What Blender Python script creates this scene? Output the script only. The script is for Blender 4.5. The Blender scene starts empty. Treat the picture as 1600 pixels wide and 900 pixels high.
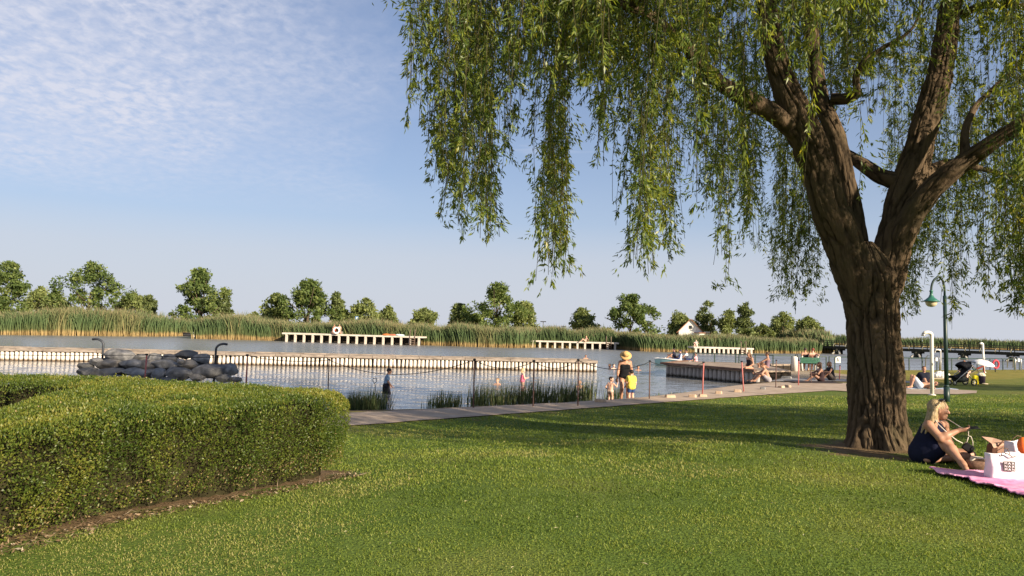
import bpy, bmesh, math, random
import numpy as np
from mathutils import Vector, Matrix

SC = bpy.context.scene
COL = SC.collection
R = math.radians
rng = np.random.default_rng(11)
random.seed(5)

# ------------------------------------------------------------------ camera, sky, sun, exposure
F = 1180.0
CAMZ = 1.6
ROLL = 0.028
PITCH = math.atan(65.0 * math.cos(ROLL) / F)
_f = Vector((0, math.cos(PITCH), math.sin(PITCH)))
_r0 = Vector((1, 0, 0))
_u0 = Vector((0, -math.sin(PITCH), math.cos(PITCH)))
_r = _r0 * math.cos(ROLL) + _u0 * math.sin(ROLL)
_u = _u0 * math.cos(ROLL) - _r0 * math.sin(ROLL)
cd = bpy.data.cameras.new('camera')
cam = bpy.data.objects.new('camera', cd)
COL.objects.link(cam)
cam.matrix_world = Matrix(((_r.x, _u.x, -_f.x, 0), (_r.y, _u.y, -_f.y, 0), (_r.z, _u.z, -_f.z, CAMZ), (0, 0, 0, 1)))
cd.sensor_width = 36
cd.lens = 36 * F / 1600
cd.clip_start = 0.05
cd.clip_end = 9000
SC.camera = cam

SUN_EL, SUN_AZ = 21.0, 135.0      # azimuth clockwise from +Y (the view direction)
SC.view_settings.view_transform = 'Standard'
SC.view_settings.look = 'None'
SC.view_settings.gamma = 1
SC.view_settings.use_curve_mapping = False
SC.view_settings.exposure = 1.12
SC.cycles.use_denoising = True
SC.cycles.max_bounces = 6
SC.cycles.transparent_max_bounces = 8
SC.cycles.caustics_reflective = False
SC.cycles.caustics_refractive = False
SC.cycles.sample_clamp_indirect = 4

world = bpy.data.worlds.new('World')
SC.world = world
world.use_nodes = True


def build_sky():
    nt = world.node_tree
    N, L = nt.nodes, nt.links
    bg = N['Background']
    bg.inputs[1].default_value = 0.0500
    sky = N.new('ShaderNodeTexSky')
    sky.sky_type = 'NISHITA'
    sky.sun_disc = False
    sky.sun_elevation = R(SUN_EL)
    sky.sun_rotation = R(SUN_AZ)
    sky.air_density = 1.0
    sky.dust_density = 0.6
    sky.ozone_density = 2.5
    tc = N.new('ShaderNodeTexCoord')
    sep = N.new('ShaderNodeSeparateXYZ')
    L.new(tc.outputs['Generated'], sep.inputs[0])

    def math_(op, a, b=None, c=None):
        m = N.new('ShaderNodeMath')
        m.operation = op
        for i, v in enumerate((a, b, c)):
            if v is None:
                continue
            if hasattr(v, 'links'):
                L.new(v, m.inputs[i])
            else:
                m.inputs[i].default_value = v
        return m.outputs[0]

    def mix(fac, a, b):
        m = N.new('ShaderNodeMix')
        m.data_type = 'RGBA'
        for s, v in ((0, fac), (6, a), (7, b)):
            if hasattr(v, 'links'):
                L.new(v, m.inputs[s])
            else:
                m.inputs[s].default_value = v
        return m.outputs[2]

    def ramp(v, stops):
        r = N.new('ShaderNodeValToRGB')
        L.new(v, r.inputs[0])
        e = r.color_ramp.elements
        while len(e) < len(stops):
            e.new(0.5)
        for i, (p, c) in enumerate(stops):
            e[i].position = p
            e[i].color = (c, c, c, 1) if not hasattr(c, '__len__') else (*c, 1)
        return r.outputs[0]
    z = math_('MAXIMUM', sep.outputs[2], 0.0)
    # thin haze that veils the blue towards the horizon (values are before the 0.1 strength)
    m = N.new('ShaderNodeMix')
    m.data_type = 'RGBA'
    m.blend_type = 'MULTIPLY'
    m.inputs[0].default_value = 1
    L.new(sky.outputs[0], m.inputs[6])
    m.inputs[7].default_value = SKY_TINT
    veil = ramp(z, [(0.0, 0.92), (0.10, 0.72), (0.20, 0.45), (0.36, 0.26), (0.8, 0.10)])
    base = mix(veil, m.outputs[2], SKY_HAZE)
    # a dim band low over the land
    band = ramp(z, [(0.0, 1.0), (0.09, 0.75), (0.14, 0.0)])
    base = mix(band, base, mix(0.6, base, SKY_BAND))
    # altocumulus sheet on the left: project the direction onto a high plane
    den = math_('ADD', z, 0.16)
    px = math_('DIVIDE', sep.outputs[0], den)
    py = math_('DIVIDE', sep.outputs[1], den)
    comb = N.new('ShaderNodeCombineXYZ')
    L.new(px, comb.inputs[0])
    L.new(py, comb.inputs[1])

    def noise(scale, detail, rough, dist=0.0, vec=None, sx=1.0, sy=1.0):
        mp = N.new('ShaderNodeMapping')
        mp.inputs['Scale'].default_value = (sx, sy, 1)
        mp.inputs['Rotation'].default_value = (0, 0, 0.5)
        L.new(vec or comb.outputs[0], mp.inputs[0])
        n = N.new('ShaderNodeTexNoise')
        n.inputs['Scale'].default_value = scale
        n.inputs['Detail'].default_value = detail
        n.inputs['Roughness'].default_value = rough
        n.inputs['Distortion'].default_value = dist
        L.new(mp.outputs[0], n.inputs['Vector'])
        return n.outputs['Fac']
    cells = ramp(noise(24.0, 4, 0.6, 0.25, sx=1.0, sy=0.9), [(0.34, 0.0), (0.72, 1.0)])
    patch = noise(0.9, 3, 0.5)
    # mask: strong to the left (azimuth), fading to the right and above the horizon
    az = math_('DIVIDE', sep.outputs[0], math_('MAXIMUM', sep.outputs[1], 0.02))
    w_az = math_('ADD', az, math_('MULTIPLY', patch, 0.5))
    maz = ramp(math_('ADD', w_az, 0.75), [(0.44, 1.0), (0.62, 0.65), (0.82, 0.0)])
    mlow = ramp(z, [(0.135, 0.0), (0.19, 0.8), (0.25, 1.0), (0.6, 1.0), (0.8, 0.4)])
    veil2 = math_('MULTIPLY', math_('MULTIPLY', maz, mlow), 0.36)
    big = ramp(noise(3.2, 4, 0.6, 0.4), [(0.34, 0.35), (0.60, 1.0)])
    cl = math_('MULTIPLY', math_('MULTIPLY', math_('MULTIPLY', cells, big), maz), math_('MULTIPLY', mlow, 0.85))
    fac = math_('MINIMUM', math_('ADD', veil2, cl), 0.85)
    # a few small wisps elsewhere
    wis = ramp(noise(2.6, 5, 0.6, 0.6, sx=0.6, sy=1.5), [(0.63, 0.0), (0.8, 0.4)])
    wis = math_('MULTIPLY', wis, mlow)
    base = mix(wis, base, SKY_CLOUD)
    out = mix(fac, base, SKY_CLOUD)
    L.new(out, bg.inputs[0])


SKY_TINT = (0.78, 0.92, 1.15, 1)
SKY_HAZE = (5.2, 5.85, 7.0, 1)
SKY_BAND = (6.1, 6.15, 6.65, 1)
SKY_CLOUD = (6.9, 7.0, 7.9, 1)
build_sky()

sd = bpy.data.lights.new('sun', 'SUN')
sd.energy = 5.0
sd.angle = R(0.5)
sd.color = (1.0, 0.85, 0.64)
sun = bpy.data.objects.new('sun', sd)
COL.objects.link(sun)
TOSUN = Vector((math.sin(R(SUN_AZ)) * math.cos(R(SUN_EL)), math.cos(R(SUN_AZ)) * math.cos(R(SUN_EL)), math.sin(R(SUN_EL))))
sun.rotation_euler = TOSUN.to_track_quat('Z', 'Y').to_euler()
sun.location = TOSUN * 60

# ------------------------------------------------------------------ survey helpers: photo pixel -> point in the place
WZ = -0.75                         # water level


def ray(px, py):
    return _f + _r * ((px - 800) / F) + _u * ((450 - py) / F)


def at_z(px, py, z):
    d = ray(px, py)
    t = (z - CAMZ) / d.z
    return Vector((d.x * t, d.y * t, z))


def at_y(px, py, Y):
    d = ray(px, py)
    t = Y / d.y
    return Vector((d.x * t, Y, CAMZ + d.z * t))


# ------------------------------------------------------------------ numpy noise
def _hash(ix, iy, iz):
    h = (ix * 374761393 + iy * 668265263 + iz * 2147483647 * 7 + iz * 1274126177) & 0xFFFFFFFF
    h = ((h ^ (h >> 13)) * 1274126177) & 0xFFFFFFFF
    h = (h ^ (h >> 16)) & 0xFFFFFF
    return h / float(0xFFFFFF)


def vnoise(p):
    p = np.asarray(p, float)
    i = np.floor(p).astype(np.int64)
    f = p - i
    f = f * f * (3 - 2 * f)
    r = 0
    for dx in (0, 1):
        wx = f[:, 0] if dx else 1 - f[:, 0]
        for dy in (0, 1):
            wy = f[:, 1] if dy else 1 - f[:, 1]
            for dz in (0, 1):
                wz = f[:, 2] if dz else 1 - f[:, 2]
                r = r + wx * wy * wz * _hash(i[:, 0] + dx, i[:, 1] + dy, i[:, 2] + dz)
    return r


def fbm(p, o=4):
    p = np.asarray(p, float)
    r, a, s = 0, 0.5, 0
    for k in range(o):
        r = r + a * vnoise(p * 2.03 ** k + 17.1 * k)
        s += a
        a *= 0.5
    return r / s


# ------------------------------------------------------------------ tags, meshes
def tag(o, label=None, cat=None, group=None, kind=None):
    if label:
        o['label'] = label
    if cat:
        o['category'] = cat
    if group:
        o['group'] = group
    if kind:
        o['kind'] = kind
    return o


def empty(name, loc=(0, 0, 0), rz=0.0):
    o = bpy.data.objects.new(name, None)
    o.empty_display_size = 0.1
    o.location = loc
    o.rotation_euler = (0, 0, rz)
    COL.objects.link(o)
    return o


def link(name, me, parent=None, loc=None, rz=None):
    o = bpy.data.objects.new(name, me)
    COL.objects.link(o)
    if parent is not None:
        o.parent = parent
    if loc is not None:
        o.location = loc
    if rz is not None:
        o.rotation_euler = (0, 0, rz)
    return o


def np_mesh(name, V, Fc, mats, parent=None, attrs=None, smooth=False, mi=None, loc=None, rz=None):
    V = np.asarray(V, np.float32)
    Fc = np.asarray(Fc, np.int32)
    me = bpy.data.meshes.new(name)
    me.vertices.add(len(V))
    me.vertices.foreach_set('co', V.ravel())
    k = Fc.shape[1]
    me.loops.add(Fc.size)
    me.loops.foreach_set('vertex_index', Fc.ravel())
    me.polygons.add(len(Fc))
    me.polygons.foreach_set('loop_start', np.arange(len(Fc), dtype=np.int32) * k)
    if not isinstance(mats, (list, tuple)):
        mats = [mats]
    for m in mats:
        me.materials.append(m)
    if mi is not None:
        me.polygons.foreach_set('material_index', np.asarray(mi, np.int32))
    if smooth:
        me.polygons.foreach_set('use_smooth', np.ones(len(Fc), bool))
    for an, av in (attrs or {}).items():
        a = me.attributes.new(an, 'FLOAT', 'POINT')
        a.data.foreach_set('value', np.asarray(av, np.float32))
    me.update(calc_edges=True)
    return link(name, me, parent, loc, rz)


class MB:
    """collects boxes, beams, tubes and lathes into one mesh"""

    def __init__(s):
        s.V, s.Fc, s.M, s.S = [], [], [], []

    def add(s, vs, fs, m=0, smooth=False):
        o = len(s.V)
        s.V += [tuple(v) for v in vs]
        s.Fc += [tuple(i + o for i in f) for f in fs]
        s.M += [m] * len(fs)
        s.S += [smooth] * len(fs)
        return s

    def box(s, c, d, m=0, rz=0.0, top=1.0):
        x, y, z = d[0] / 2, d[1] / 2, d[2] / 2
        ca, sa = math.cos(rz), math.sin(rz)
        vs = []
        for (a, b, e) in ((-1, -1, -1), (1, -1, -1), (1, 1, -1), (-1, 1, -1), (-1, -1, 1), (1, -1, 1), (1, 1, 1), (-1, 1, 1)):
            k = top if e > 0 else 1
            X, Y = a * x * k, b * y * k
            vs.append((c[0] + X * ca - Y * sa, c[1] + X * sa + Y * ca, c[2] + e * z))
        return s.add(vs, [(0, 3, 2, 1), (4, 5, 6, 7), (0, 1, 5, 4), (1, 2, 6, 5), (2, 3, 7, 6), (3, 0, 4, 7)], m)

    def beam(s, a, b, w, h, m=0):
        a, b = Vector(a), Vector(b)
        d = (b - a).normalized()
        x = d.cross(Vector((0, 0, 1)))
        if x.length < 1e-4:
            x = Vector((1, 0, 0))
        x.normalize()
        z = x.cross(d).normalized()
        vs = []
        for p in (a, b):
            for (i, j) in ((-1, -1), (1, -1), (1, 1), (-1, 1)):
                vs.append(p + x * (i * w / 2) + z * (j * h / 2))
        return s.add(vs, [(0, 1, 2, 3), (7, 6, 5, 4), (0, 4, 5, 1), (1, 5, 6, 2), (2, 6, 7, 3), (3, 7, 4, 0)], m)

    def tube(s, pts, r, n=8, m=0, closed=False, sq=1.0):
        pts = [Vector(p) for p in pts]
        k = len(pts)
        rs = r if hasattr(r, '__len__') else [r] * k
        up = None
        vs = []
        for i, p in enumerate(pts):
            if closed:
                t = pts[(i + 1) % k] - pts[i - 1]
            else:
                t = pts[min(i + 1, k - 1)] - pts[max(i - 1, 0)]
            t.normalize()
            if up is None:
                up = Vector((0, 0, 1)) if abs(t.z) < 0.9 else Vector((1, 0, 0))
            x = t.cross(up).normalized()
            y = x.cross(t).normalized()
            up = y
            for j in range(n):
                a = 2 * math.pi * j / n
                vs.append(p + x * math.cos(a) * rs[i] + y * math.sin(a) * rs[i] * sq)
        fs = []
        for i in range(k if closed else k - 1):
            i2 = (i + 1) % k
            for j in range(n):
                fs.append((i * n + j, i * n + (j + 1) % n, i2 * n + (j + 1) % n, i2 * n + j))
        s.add(vs, fs, m, True)
        if not closed:
            o = len(s.V) - len(vs)
            s.Fc += [tuple(o + j for j in range(n - 1, -1, -1)), tuple(o + (k - 1) * n + j for j in range(n))]
            s.M += [m, m]
            s.S += [False, False]
        return s

    def lathe(s, prof, c=(0, 0, 0), n=16, m=0):
        """prof: (radius, z) from the bottom to the top"""
        vs, fs = [], []
        for (r, z) in prof:
            for j in range(n):
                a = 2 * math.pi * j / n
                vs.append((c[0] + r * math.cos(a), c[1] + r * math.sin(a), c[2] + z))
        for i in range(len(prof) - 1):
            for j in range(n):
                fs.append((i * n + j, i * n + (j + 1) % n, (i + 1) * n + (j + 1) % n, (i + 1) * n + j))
        s.add(vs, fs, m, True)
        o = len(s.V) - len(vs)
        s.Fc += [tuple(o + j for j in range(n - 1, -1, -1)), tuple(o + (len(prof) - 1) * n + j for j in range(n))]
        s.M += [m, m]
        s.S += [False, False]
        return s

    def mesh(s, name, mats):
        me = bpy.data.meshes.new(name)
        me.from_pydata(s.V, [], s.Fc)
        for mm in (mats if isinstance(mats, (list, tuple)) else [mats]):
            me.materials.append(mm)
        me.polygons.foreach_set('material_index', s.M)
        me.polygons.foreach_set('use_smooth', s.S)
        me.update()
        return me

    def build(s, name, mats, parent=None, loc=None, rz=None):
        return link(name, s.mesh(name, mats), parent, loc, rz)


def copy_tree(o, parent=None):
    c = o.copy()
    COL.objects.link(c)
    if parent is not None:
        c.parent = parent
    for ch in list(o.children):
        copy_tree(ch, c)
    return c


# ------------------------------------------------------------------ materials
def new_mat(name):
    m = bpy.data.materials.new(name)
    m.use_nodes = True
    return m, m.node_tree.nodes, m.node_tree.links, m.node_tree.nodes['Principled BSDF']


def mat(name, c, rough=0.7, var=0.18, scale=8.0, metal=0.0, bump=0.0, spec=0.35, stretch=(1, 1, 1), c2=None, thr=None):
    """plain material with noise-driven wear: colour varies by var, or turns to c2 in patches"""
    m, N, L, b = new_mat(name)
    tc = N.new('ShaderNodeTexCoord')
    mp = N.new('ShaderNodeMapping')
    mp.inputs['Scale'].default_value = stretch
    L.new(tc.outputs['Object'], mp.inputs[0])
    n = N.new('ShaderNodeTexNoise')
    n.inputs['Scale'].default_value = scale
    n.inputs['Detail'].default_value = 5
    n.inputs['Roughness'].default_value = 0.6
    L.new(mp.outputs[0], n.inputs['Vector'])
    r = N.new('ShaderNodeValToRGB')
    lo, hi = thr or (0.3, 0.7)
    r.color_ramp.elements[0].position = lo
    r.color_ramp.elements[1].position = hi
    if c2 is None:
        ca = tuple(x * (1 - var) for x in c)
        cb = tuple(min(1, x * (1 + var)) for x in c)
    else:
        ca, cb = c, c2
    r.color_ramp.elements[0].color = (*ca, 1)
    r.color_ramp.elements[1].color = (*cb, 1)
    L.new(n.outputs['Fac'], r.inputs[0])
    L.new(r.outputs[0], b.inputs['Base Color'])
    b.inputs['Roughness'].default_value = rough
    b.inputs['Metallic'].default_value = metal
    b.inputs['Specular IOR Level'].default_value = spec
    if bump:
        bp = N.new('ShaderNodeBump')
        bp.inputs['Strength'].default_value = bump
        bp.inputs['Distance'].default_value = 0.02
        L.new(n.outputs['Fac'], bp.inputs['Height'])
        L.new(bp.outputs[0], b.inputs['Normal'])
    return m


def leaf_mat(name, stops, transl=0.35, rough=0.55, tcol=None, spec=0.25):
    """foliage: colour picked per leaf by the 'rnd' attribute, part of the light goes through"""
    m, N, L, b = new_mat(name)
    at = N.new('ShaderNodeAttribute')
    at.attribute_name = 'rnd'
    r = N.new('ShaderNodeValToRGB')
    e = r.color_ramp.elements
    while len(e) < len(stops):
        e.new(0.5)
    for i, (p, c) in enumerate(stops):
        e[i].position = p
        e[i].color = (*c, 1)
    L.new(at.outputs['Fac'], r.inputs[0])
    L.new(r.outputs[0], b.inputs['Base Color'])
    b.inputs['Roughness'].default_value = rough
    b.inputs['Specular IOR Level'].default_value = spec
    t = N.new('ShaderNodeBsdfTranslucent')
    g = N.new('ShaderNodeMix')
    g.data_type = 'RGBA'
    g.blend_type = 'MULTIPLY'
    g.inputs[0].default_value = 1
    L.new(r.outputs[0], g.inputs[6])
    g.inputs[7].default_value = (*(tcol or (1.5, 1.5, 0.7)), 1)
    L.new(g.outputs[2], t.inputs[0])
    mx = N.new('ShaderNodeMixShader')
    mx.inputs[0].default_value = transl
    L.new(b.outputs[0], mx.inputs[1])
    L.new(t.outputs[0], mx.inputs[2])
    L.new(mx.outputs[0], N['Material Output'].inputs[0])
    return m


def leaf_quads(P, D, S, Ln, Wd, bend=0.0):
    """one lance-shaped quad per leaf: P base, D direction, S side vector"""
    n = len(P)
    Ln = np.broadcast_to(np.asarray(Ln, float), (n,))[:, None]
    Wd = np.broadcast_to(np.asarray(Wd, float), (n,))[:, None]
    mid = P + D * Ln * 0.45
    if bend:
        nn = np.cross(D, S)
        mid = mid + nn * Ln * bend
    V = np.stack([P, mid + S * Wd * 0.5, P + D * Ln, mid - S * Wd * 0.5], 1).reshape(-1, 3)
    return V, np.arange(4 * n).reshape(n, 4)


def unit(v):
    return v / np.maximum(np.linalg.norm(v, axis=1, keepdims=True), 1e-9)


def rand_unit(n):
    return unit(rng.normal(size=(n, 3)))


# ------------------------------------------------------------------ terrain
SHORE = [(-400, -60), (-60, -2), (-30, 13), (-16, 18.4), (-10, 19.5), (-4.1, 20.2), (-1.8, 21.5), (2.0, 23.9), (3.4, 25.2), (5.4, 27.7), (7.9, 31.2),
         (10.5, 34.6), (12.2, 37.2), (12.9, 40.0), (13.2, 44.5), (17.4, 47.4), (22.3, 50.2), (28.6, 53.2), (44.7, 63.0), (80, 80), (400, 200)]
LAND = SHORE + [(400, -400), (-400, -400)]
FARSHORE = [(-900, 20), (-120, 80), (-62, 95), (-53, 106), (-49.2, 110), (-48.5, 124), (-42.6, 124), (-41.5, 105), (-30, 105), (-8, 103), (0, 105), (3, 110),
            (16, 111), (18, 105), (30, 109), (48, 121), (54, 135), (62, 195), (78, 255), (110, 275), (260, 275), (900, 265)]
FARLAND = FARSHORE + [(5000, 265), (5000, 6000), (-5000, 6000), (-5000, 20)]


def poly_dist(P, poly, closed=False):
    d = np.full(len(P), 1e9)
    k = len(poly)
    for i in range(k if closed else k - 1):
        a = np.array(poly[i], float)
        b = np.array(poly[(i + 1) % k], float)
        ab = b - a
        t = np.clip(((P - a) @ ab) / (ab @ ab), 0, 1)
        d = np.minimum(d, np.linalg.norm(P - (a + t[:, None] * ab), axis=1))
    return d


def inside(P, poly):
    c = np.zeros(len(P), bool)
    k = len(poly)
    x, y = P[:, 0], P[:, 1]
    for i in range(k):
        x1, y1 = poly[i]
        x2, y2 = poly[(i + 1) % k]
        if y1 == y2:
            continue
        cond = ((y1 > y) != (y2 > y)) & (x < (x2 - x1) * (y - y1) / (y2 - y1) + x1)
        c ^= cond
    return c


def sstep(a, b, x):
    t = np.clip((x - a) / (b - a), 0, 1)
    return t * t * (3 - 2 * t)


def lawn_u(P):
    """metres from the near edge of the lakeside path, positive towards the camera"""
    return 0.646 * (P[:, 0] - 3.6) - 0.763 * (P[:, 1] - 21.6)


def land_z(P):
    zp = -0.5 + 0.15 * np.clip((P[:, 0] + 3) / 17, 0, 1)
    return zp * sstep(10.0, 0.3, lawn_u(P))


def terrain(P):
    P = np.asarray(P, float)
    d1 = poly_dist(P, SHORE) * np.where(inside(P, LAND), 1, -1)
    d2 = poly_dist(P, FARSHORE) * np.where(inside(P, FARLAND), 1, -1)
    zl = land_z(P)
    z1 = np.where(d1 > 0, WZ - 0.03 + (zl - WZ + 0.03) * sstep(0, 1.5, d1), np.maximum(WZ - 0.03 + 0.22 * d1, -2.2))
    zf = WZ - 0.03 + 0.5 * sstep(0, 6, d2) + 0.0 * d2
    z2 = np.where(d2 > 0, zf, -2.2 + 0 * d2)
    z2 = np.where((d2 <= 0), np.maximum(WZ - 0.03 + 0.2 * d2, -2.2), z2)
    return np.maximum(z1, z2)


def gz(x, y):
    return float(terrain(np.array([[x, y]]))[0])


def gnd(px, py, dz=0.0):
    z = -0.3
    for _ in range(25):
        p = at_z(px, py, z + dz)
        z = 0.5 * z + 0.5 * gz(p.x, p.y)
    p = at_z(px, py, z + dz)
    return Vector((p.x, p.y, gz(p.x, p.y)))
# ------------------------------------------------------------------ shared materials
def ground_material():
    m, N, L, b = new_mat('lawn_and_shore')
    geo = N.new('ShaderNodeNewGeometry')

    def noise(scale, detail=4, sx=1, sy=1):
        mp = N.new('ShaderNodeMapping')
        mp.inputs['Scale'].default_value = (sx, sy, 1)
        L.new(geo.outputs['Position'], mp.inputs[0])
        n = N.new('ShaderNodeTexNoise')
        n.inputs['Scale'].default_value = scale
        n.inputs['Detail'].default_value = detail
        L.new(mp.outputs[0], n.inputs['Vector'])
        return n.outputs['Fac']

    def ramp(v, stops):
        r = N.new('ShaderNodeValToRGB')
        e = r.color_ramp.elements
        while len(e) < len(stops):
            e.new(0.5)
        for i, (p, c) in enumerate(stops):
            e[i].position = p
            e[i].color = (*c, 1) if hasattr(c, '__len__') else (c, c, c, 1)
        L.new(v, r.inputs[0])
        return r.outputs[0]

    def mix(f, a, c, mode='MIX'):
        x = N.new('ShaderNodeMix')
        x.data_type = 'RGBA'
        x.blend_type = mode
        for s, v in ((0, f), (6, a), (7, c)):
            if hasattr(v, 'links'):
                L.new(v, x.inputs[s])
            else:
                x.inputs[s].default_value = v
        return x.outputs[2]

    def attr(n):
        a = N.new('ShaderNodeAttribute')
        a.attribute_name = n
        return a.outputs['Fac']

    def madd(a, c, op='ADD'):
        x = N.new('ShaderNodeMath')
        x.operation = op
        for i, v in enumerate((a, c)):
            if hasattr(v, 'links'):
                L.new(v, x.inputs[i])
            else:
                x.inputs[i].default_value = v
        return x.outputs[0]
    big = noise(0.35, 4)
    fine = noise(38, 3)
    grass = ramp(big, [(0.32, (0.062, 0.104, 0.016)), (0.52, (0.094, 0.134, 0.024)), (0.70, (0.140, 0.145, 0.038))])
    grass = mix(0.75, grass, ramp(fine, [(0.3, 0.8), (0.7, 1.45)]), 'MULTIPLY')
    grass = mix(attr('dry'), grass, ramp(noise(0.9, 5), [(0.3, (0.185, 0.170, 0.036)), (0.7, (0.29, 0.235, 0.065))]))
    soil = ramp(noise(7, 5), [(0.3, (0.11, 0.07, 0.038)), (0.7, (0.22, 0.155, 0.09))])
    sand = ramp(noise(3.0, 6), [(0.3, (0.27, 0.21, 0.145)), (0.7, (0.40, 0.33, 0.24))])
    mud = ramp(noise(2, 4), [(0.3, (0.05, 0.045, 0.035)), (0.7, (0.09, 0.08, 0.06))])
    w = madd(noise(2.2, 5), -0.5)
    ds = ramp(madd(attr('soil'), madd(w, 0.9, 'MULTIPLY')), [(0.42, 0.0), (0.6, 1.0)])
    dn = ramp(madd(attr('sand'), madd(w, 0.5, 'MULTIPLY')), [(0.45, 0.0), (0.55, 1.0)])
    dm = ramp(attr('mud'), [(0.3, 0.0), (0.7, 1.0)])
    c = mix(ds, grass, soil)
    c = mix(dn, c, sand)
    c = mix(dm, c, mud)
    L.new(c, b.inputs['Base Color'])
    b.inputs['Roughness'].default_value = 0.9
    b.inputs['Specular IOR Level'].default_value = 0.1
    bp = N.new('ShaderNodeBump')
    bp.inputs['Strength'].default_value = 0.7
    bp.inputs['Distance'].default_value = 0.03
    L.new(fine, bp.inputs['Height'])
    L.new(bp.outputs[0], b.inputs['Normal'])
    return m


def water_material():
    m, N, L, b = new_mat('lake_water')
    geo = N.new('ShaderNodeNewGeometry')

    def noise(scale, sx, sy, detail, rot=0.0):
        mp = N.new('ShaderNodeMapping')
        mp.inputs['Scale'].default_value = (sx, sy, 1)
        mp.inputs['Rotation'].default_value = (0, 0, rot)
        L.new(geo.outputs['Position'], mp.inputs[0])
        n = N.new('ShaderNodeTexNoise')
        n.inputs['Scale'].default_value = scale
        n.inputs['Detail'].default_value = detail
        n.inputs['Roughness'].default_value = 0.55
        L.new(mp.outputs[0], n.inputs['Vector'])
        return n.outputs['Fac']
    a = noise(1.0, 0.9, 2.6, 4, 0.25)
    c = noise(5.0, 0.8, 1.6, 3, -0.2)
    add = N.new('ShaderNodeMath')
    add.operation = 'MULTIPLY_ADD'
    L.new(c, add.inputs[0])
    add.inputs[1].default_value = 0.22
    L.new(a, add.inputs[2])
    bp = N.new('ShaderNodeBump')
    bp.inputs['Strength'].default_value = 1.0
    bp.inputs['Distance'].default_value = WAVE
    L.new(add.outputs[0], bp.inputs['Height'])
    L.new(bp.outputs[0], b.inputs['Normal'])
    b.inputs['Base Color'].default_value = (0.19, 0.19, 0.185, 1)
    sp = N.new('ShaderNodeSeparateXYZ')
    L.new(geo.outputs['Position'], sp.inputs[0])
    mr = N.new('ShaderNodeMapRange')
    mr.inputs['From Min'].default_value = 42
    mr.inputs['From Max'].default_value = 85
    mr.inputs['To Min'].default_value = 0.05
    mr.inputs['To Max'].default_value = 0.30
    L.new(sp.outputs[1], mr.inputs['Value'])
    L.new(mr.outputs[0], b.inputs['Roughness'])
    b.inputs['IOR'].default_value = 1.33
    return m


WAVE = 0.05
M_ground = ground_material()
M_water = water_material()
M_path = mat('paver_path', (0.33, 0.25, 0.185), 0.9, scale=2.2, c2=(0.47, 0.375, 0.29), bump=0.3, spec=0.15)
M_conc = mat('wet_concrete', (0.17, 0.16, 0.155), 0.7, scale=1.5, c2=(0.30, 0.28, 0.26), spec=0.3)
M_pile = mat('whitewashed_pile', (0.34, 0.27, 0.21), 0.85, scale=3, thr=(0.3, 0.52), c2=(0.70, 0.64, 0.57), spec=0.1, stretch=(6, 6, 1))


def waterline(m, top, col):
    """algae band that the lake leaves on the foot of a pile (object z = 0 is the water)"""
    N, L = m.node_tree.nodes, m.node_tree.links
    b = N['Principled BSDF']
    src = b.inputs['Base Color'].links[0].from_socket
    tc = N.new('ShaderNodeTexCoord')
    sp = N.new('ShaderNodeSeparateXYZ')
    L.new(tc.outputs['Object'], sp.inputs[0])
    n = N.new('ShaderNodeTexNoise')
    n.inputs['Scale'].default_value = 7
    L.new(tc.outputs['Object'], n.inputs['Vector'])
    x = N.new('ShaderNodeMath')
    x.operation = 'MULTIPLY_ADD'
    L.new(n.outputs['Fac'], x.inputs[0])
    x.inputs[1].default_value = -0.16
    L.new(sp.outputs[2], x.inputs[2])
    r = N.new('ShaderNodeMapRange')
    r.inputs['From Min'].default_value = top * 0.3 - 0.08
    r.inputs['From Max'].default_value = top - 0.08
    L.new(x.outputs[0], r.inputs['Value'])
    mx = N.new('ShaderNodeMix')
    mx.data_type = 'RGBA'
    L.new(r.outputs[0], mx.inputs[0])
    mx.inputs[6].default_value = (*col, 1)
    L.new(src, mx.inputs[7])
    L.new(mx.outputs[2], b.inputs['Base Color'])


waterline(M_pile, 0.16, (0.12, 0.085, 0.055))
M_pileg = mat('grey_weathered_pile', (0.24, 0.22, 0.21), 0.9, scale=3, c2=(0.46, 0.43, 0.41), spec=0.1, stretch=(6, 6, 0.8))
waterline(M_pileg, 0.20, (0.055, 0.05, 0.04))
M_cap = mat('weathered_cap_board', (0.14, 0.115, 0.095), 0.9, scale=2.5, c2=(0.34, 0.285, 0.24), spec=0.1, stretch=(0.6, 3, 3))
M_deck = mat('pale_deck_board', (0.42, 0.37, 0.31), 0.85, scale=2, c2=(0.64, 0.58, 0.50), spec=0.15)
M_dark = mat('dark_timber_and_shade', (0.035, 0.028, 0.022), 0.9, var=0.3, spec=0.1)  # also colours the added shade sheet under the piers
M_greenst = mat('green_painted_steel', (0.012, 0.034, 0.028), 0.45, var=0.15, spec=0.5)
M_greydk = mat('dark_grey_steel', (0.05, 0.055, 0.065), 0.5, var=0.2, metal=0.3)
M_redrust = mat('faded_red_paint', (0.36, 0.085, 0.08), 0.7, scale=9, c2=(0.48, 0.19, 0.17))
M_darkrust = mat('rusty_dark_post', (0.085, 0.05, 0.043), 0.8, scale=9, c2=(0.17, 0.095, 0.082))
M_rope = mat('black_rope', (0.015, 0.015, 0.017), 0.9)
M_rock = mat('grey_boulder', (0.10, 0.099, 0.097), 0.85, scale=4.5, c2=(0.30, 0.29, 0.28), bump=0.9, spec=0.2)
M_rockm = mat('mid_grey_boulder', (0.07, 0.070, 0.072), 0.85, scale=5.5, c2=(0.20, 0.197, 0.195), bump=0.9, spec=0.2)
M_rockw = mat('brownish_boulder', (0.10, 0.092, 0.082), 0.85, scale=3.5, c2=(0.25, 0.23, 0.205), bump=0.9, spec=0.2)
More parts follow.
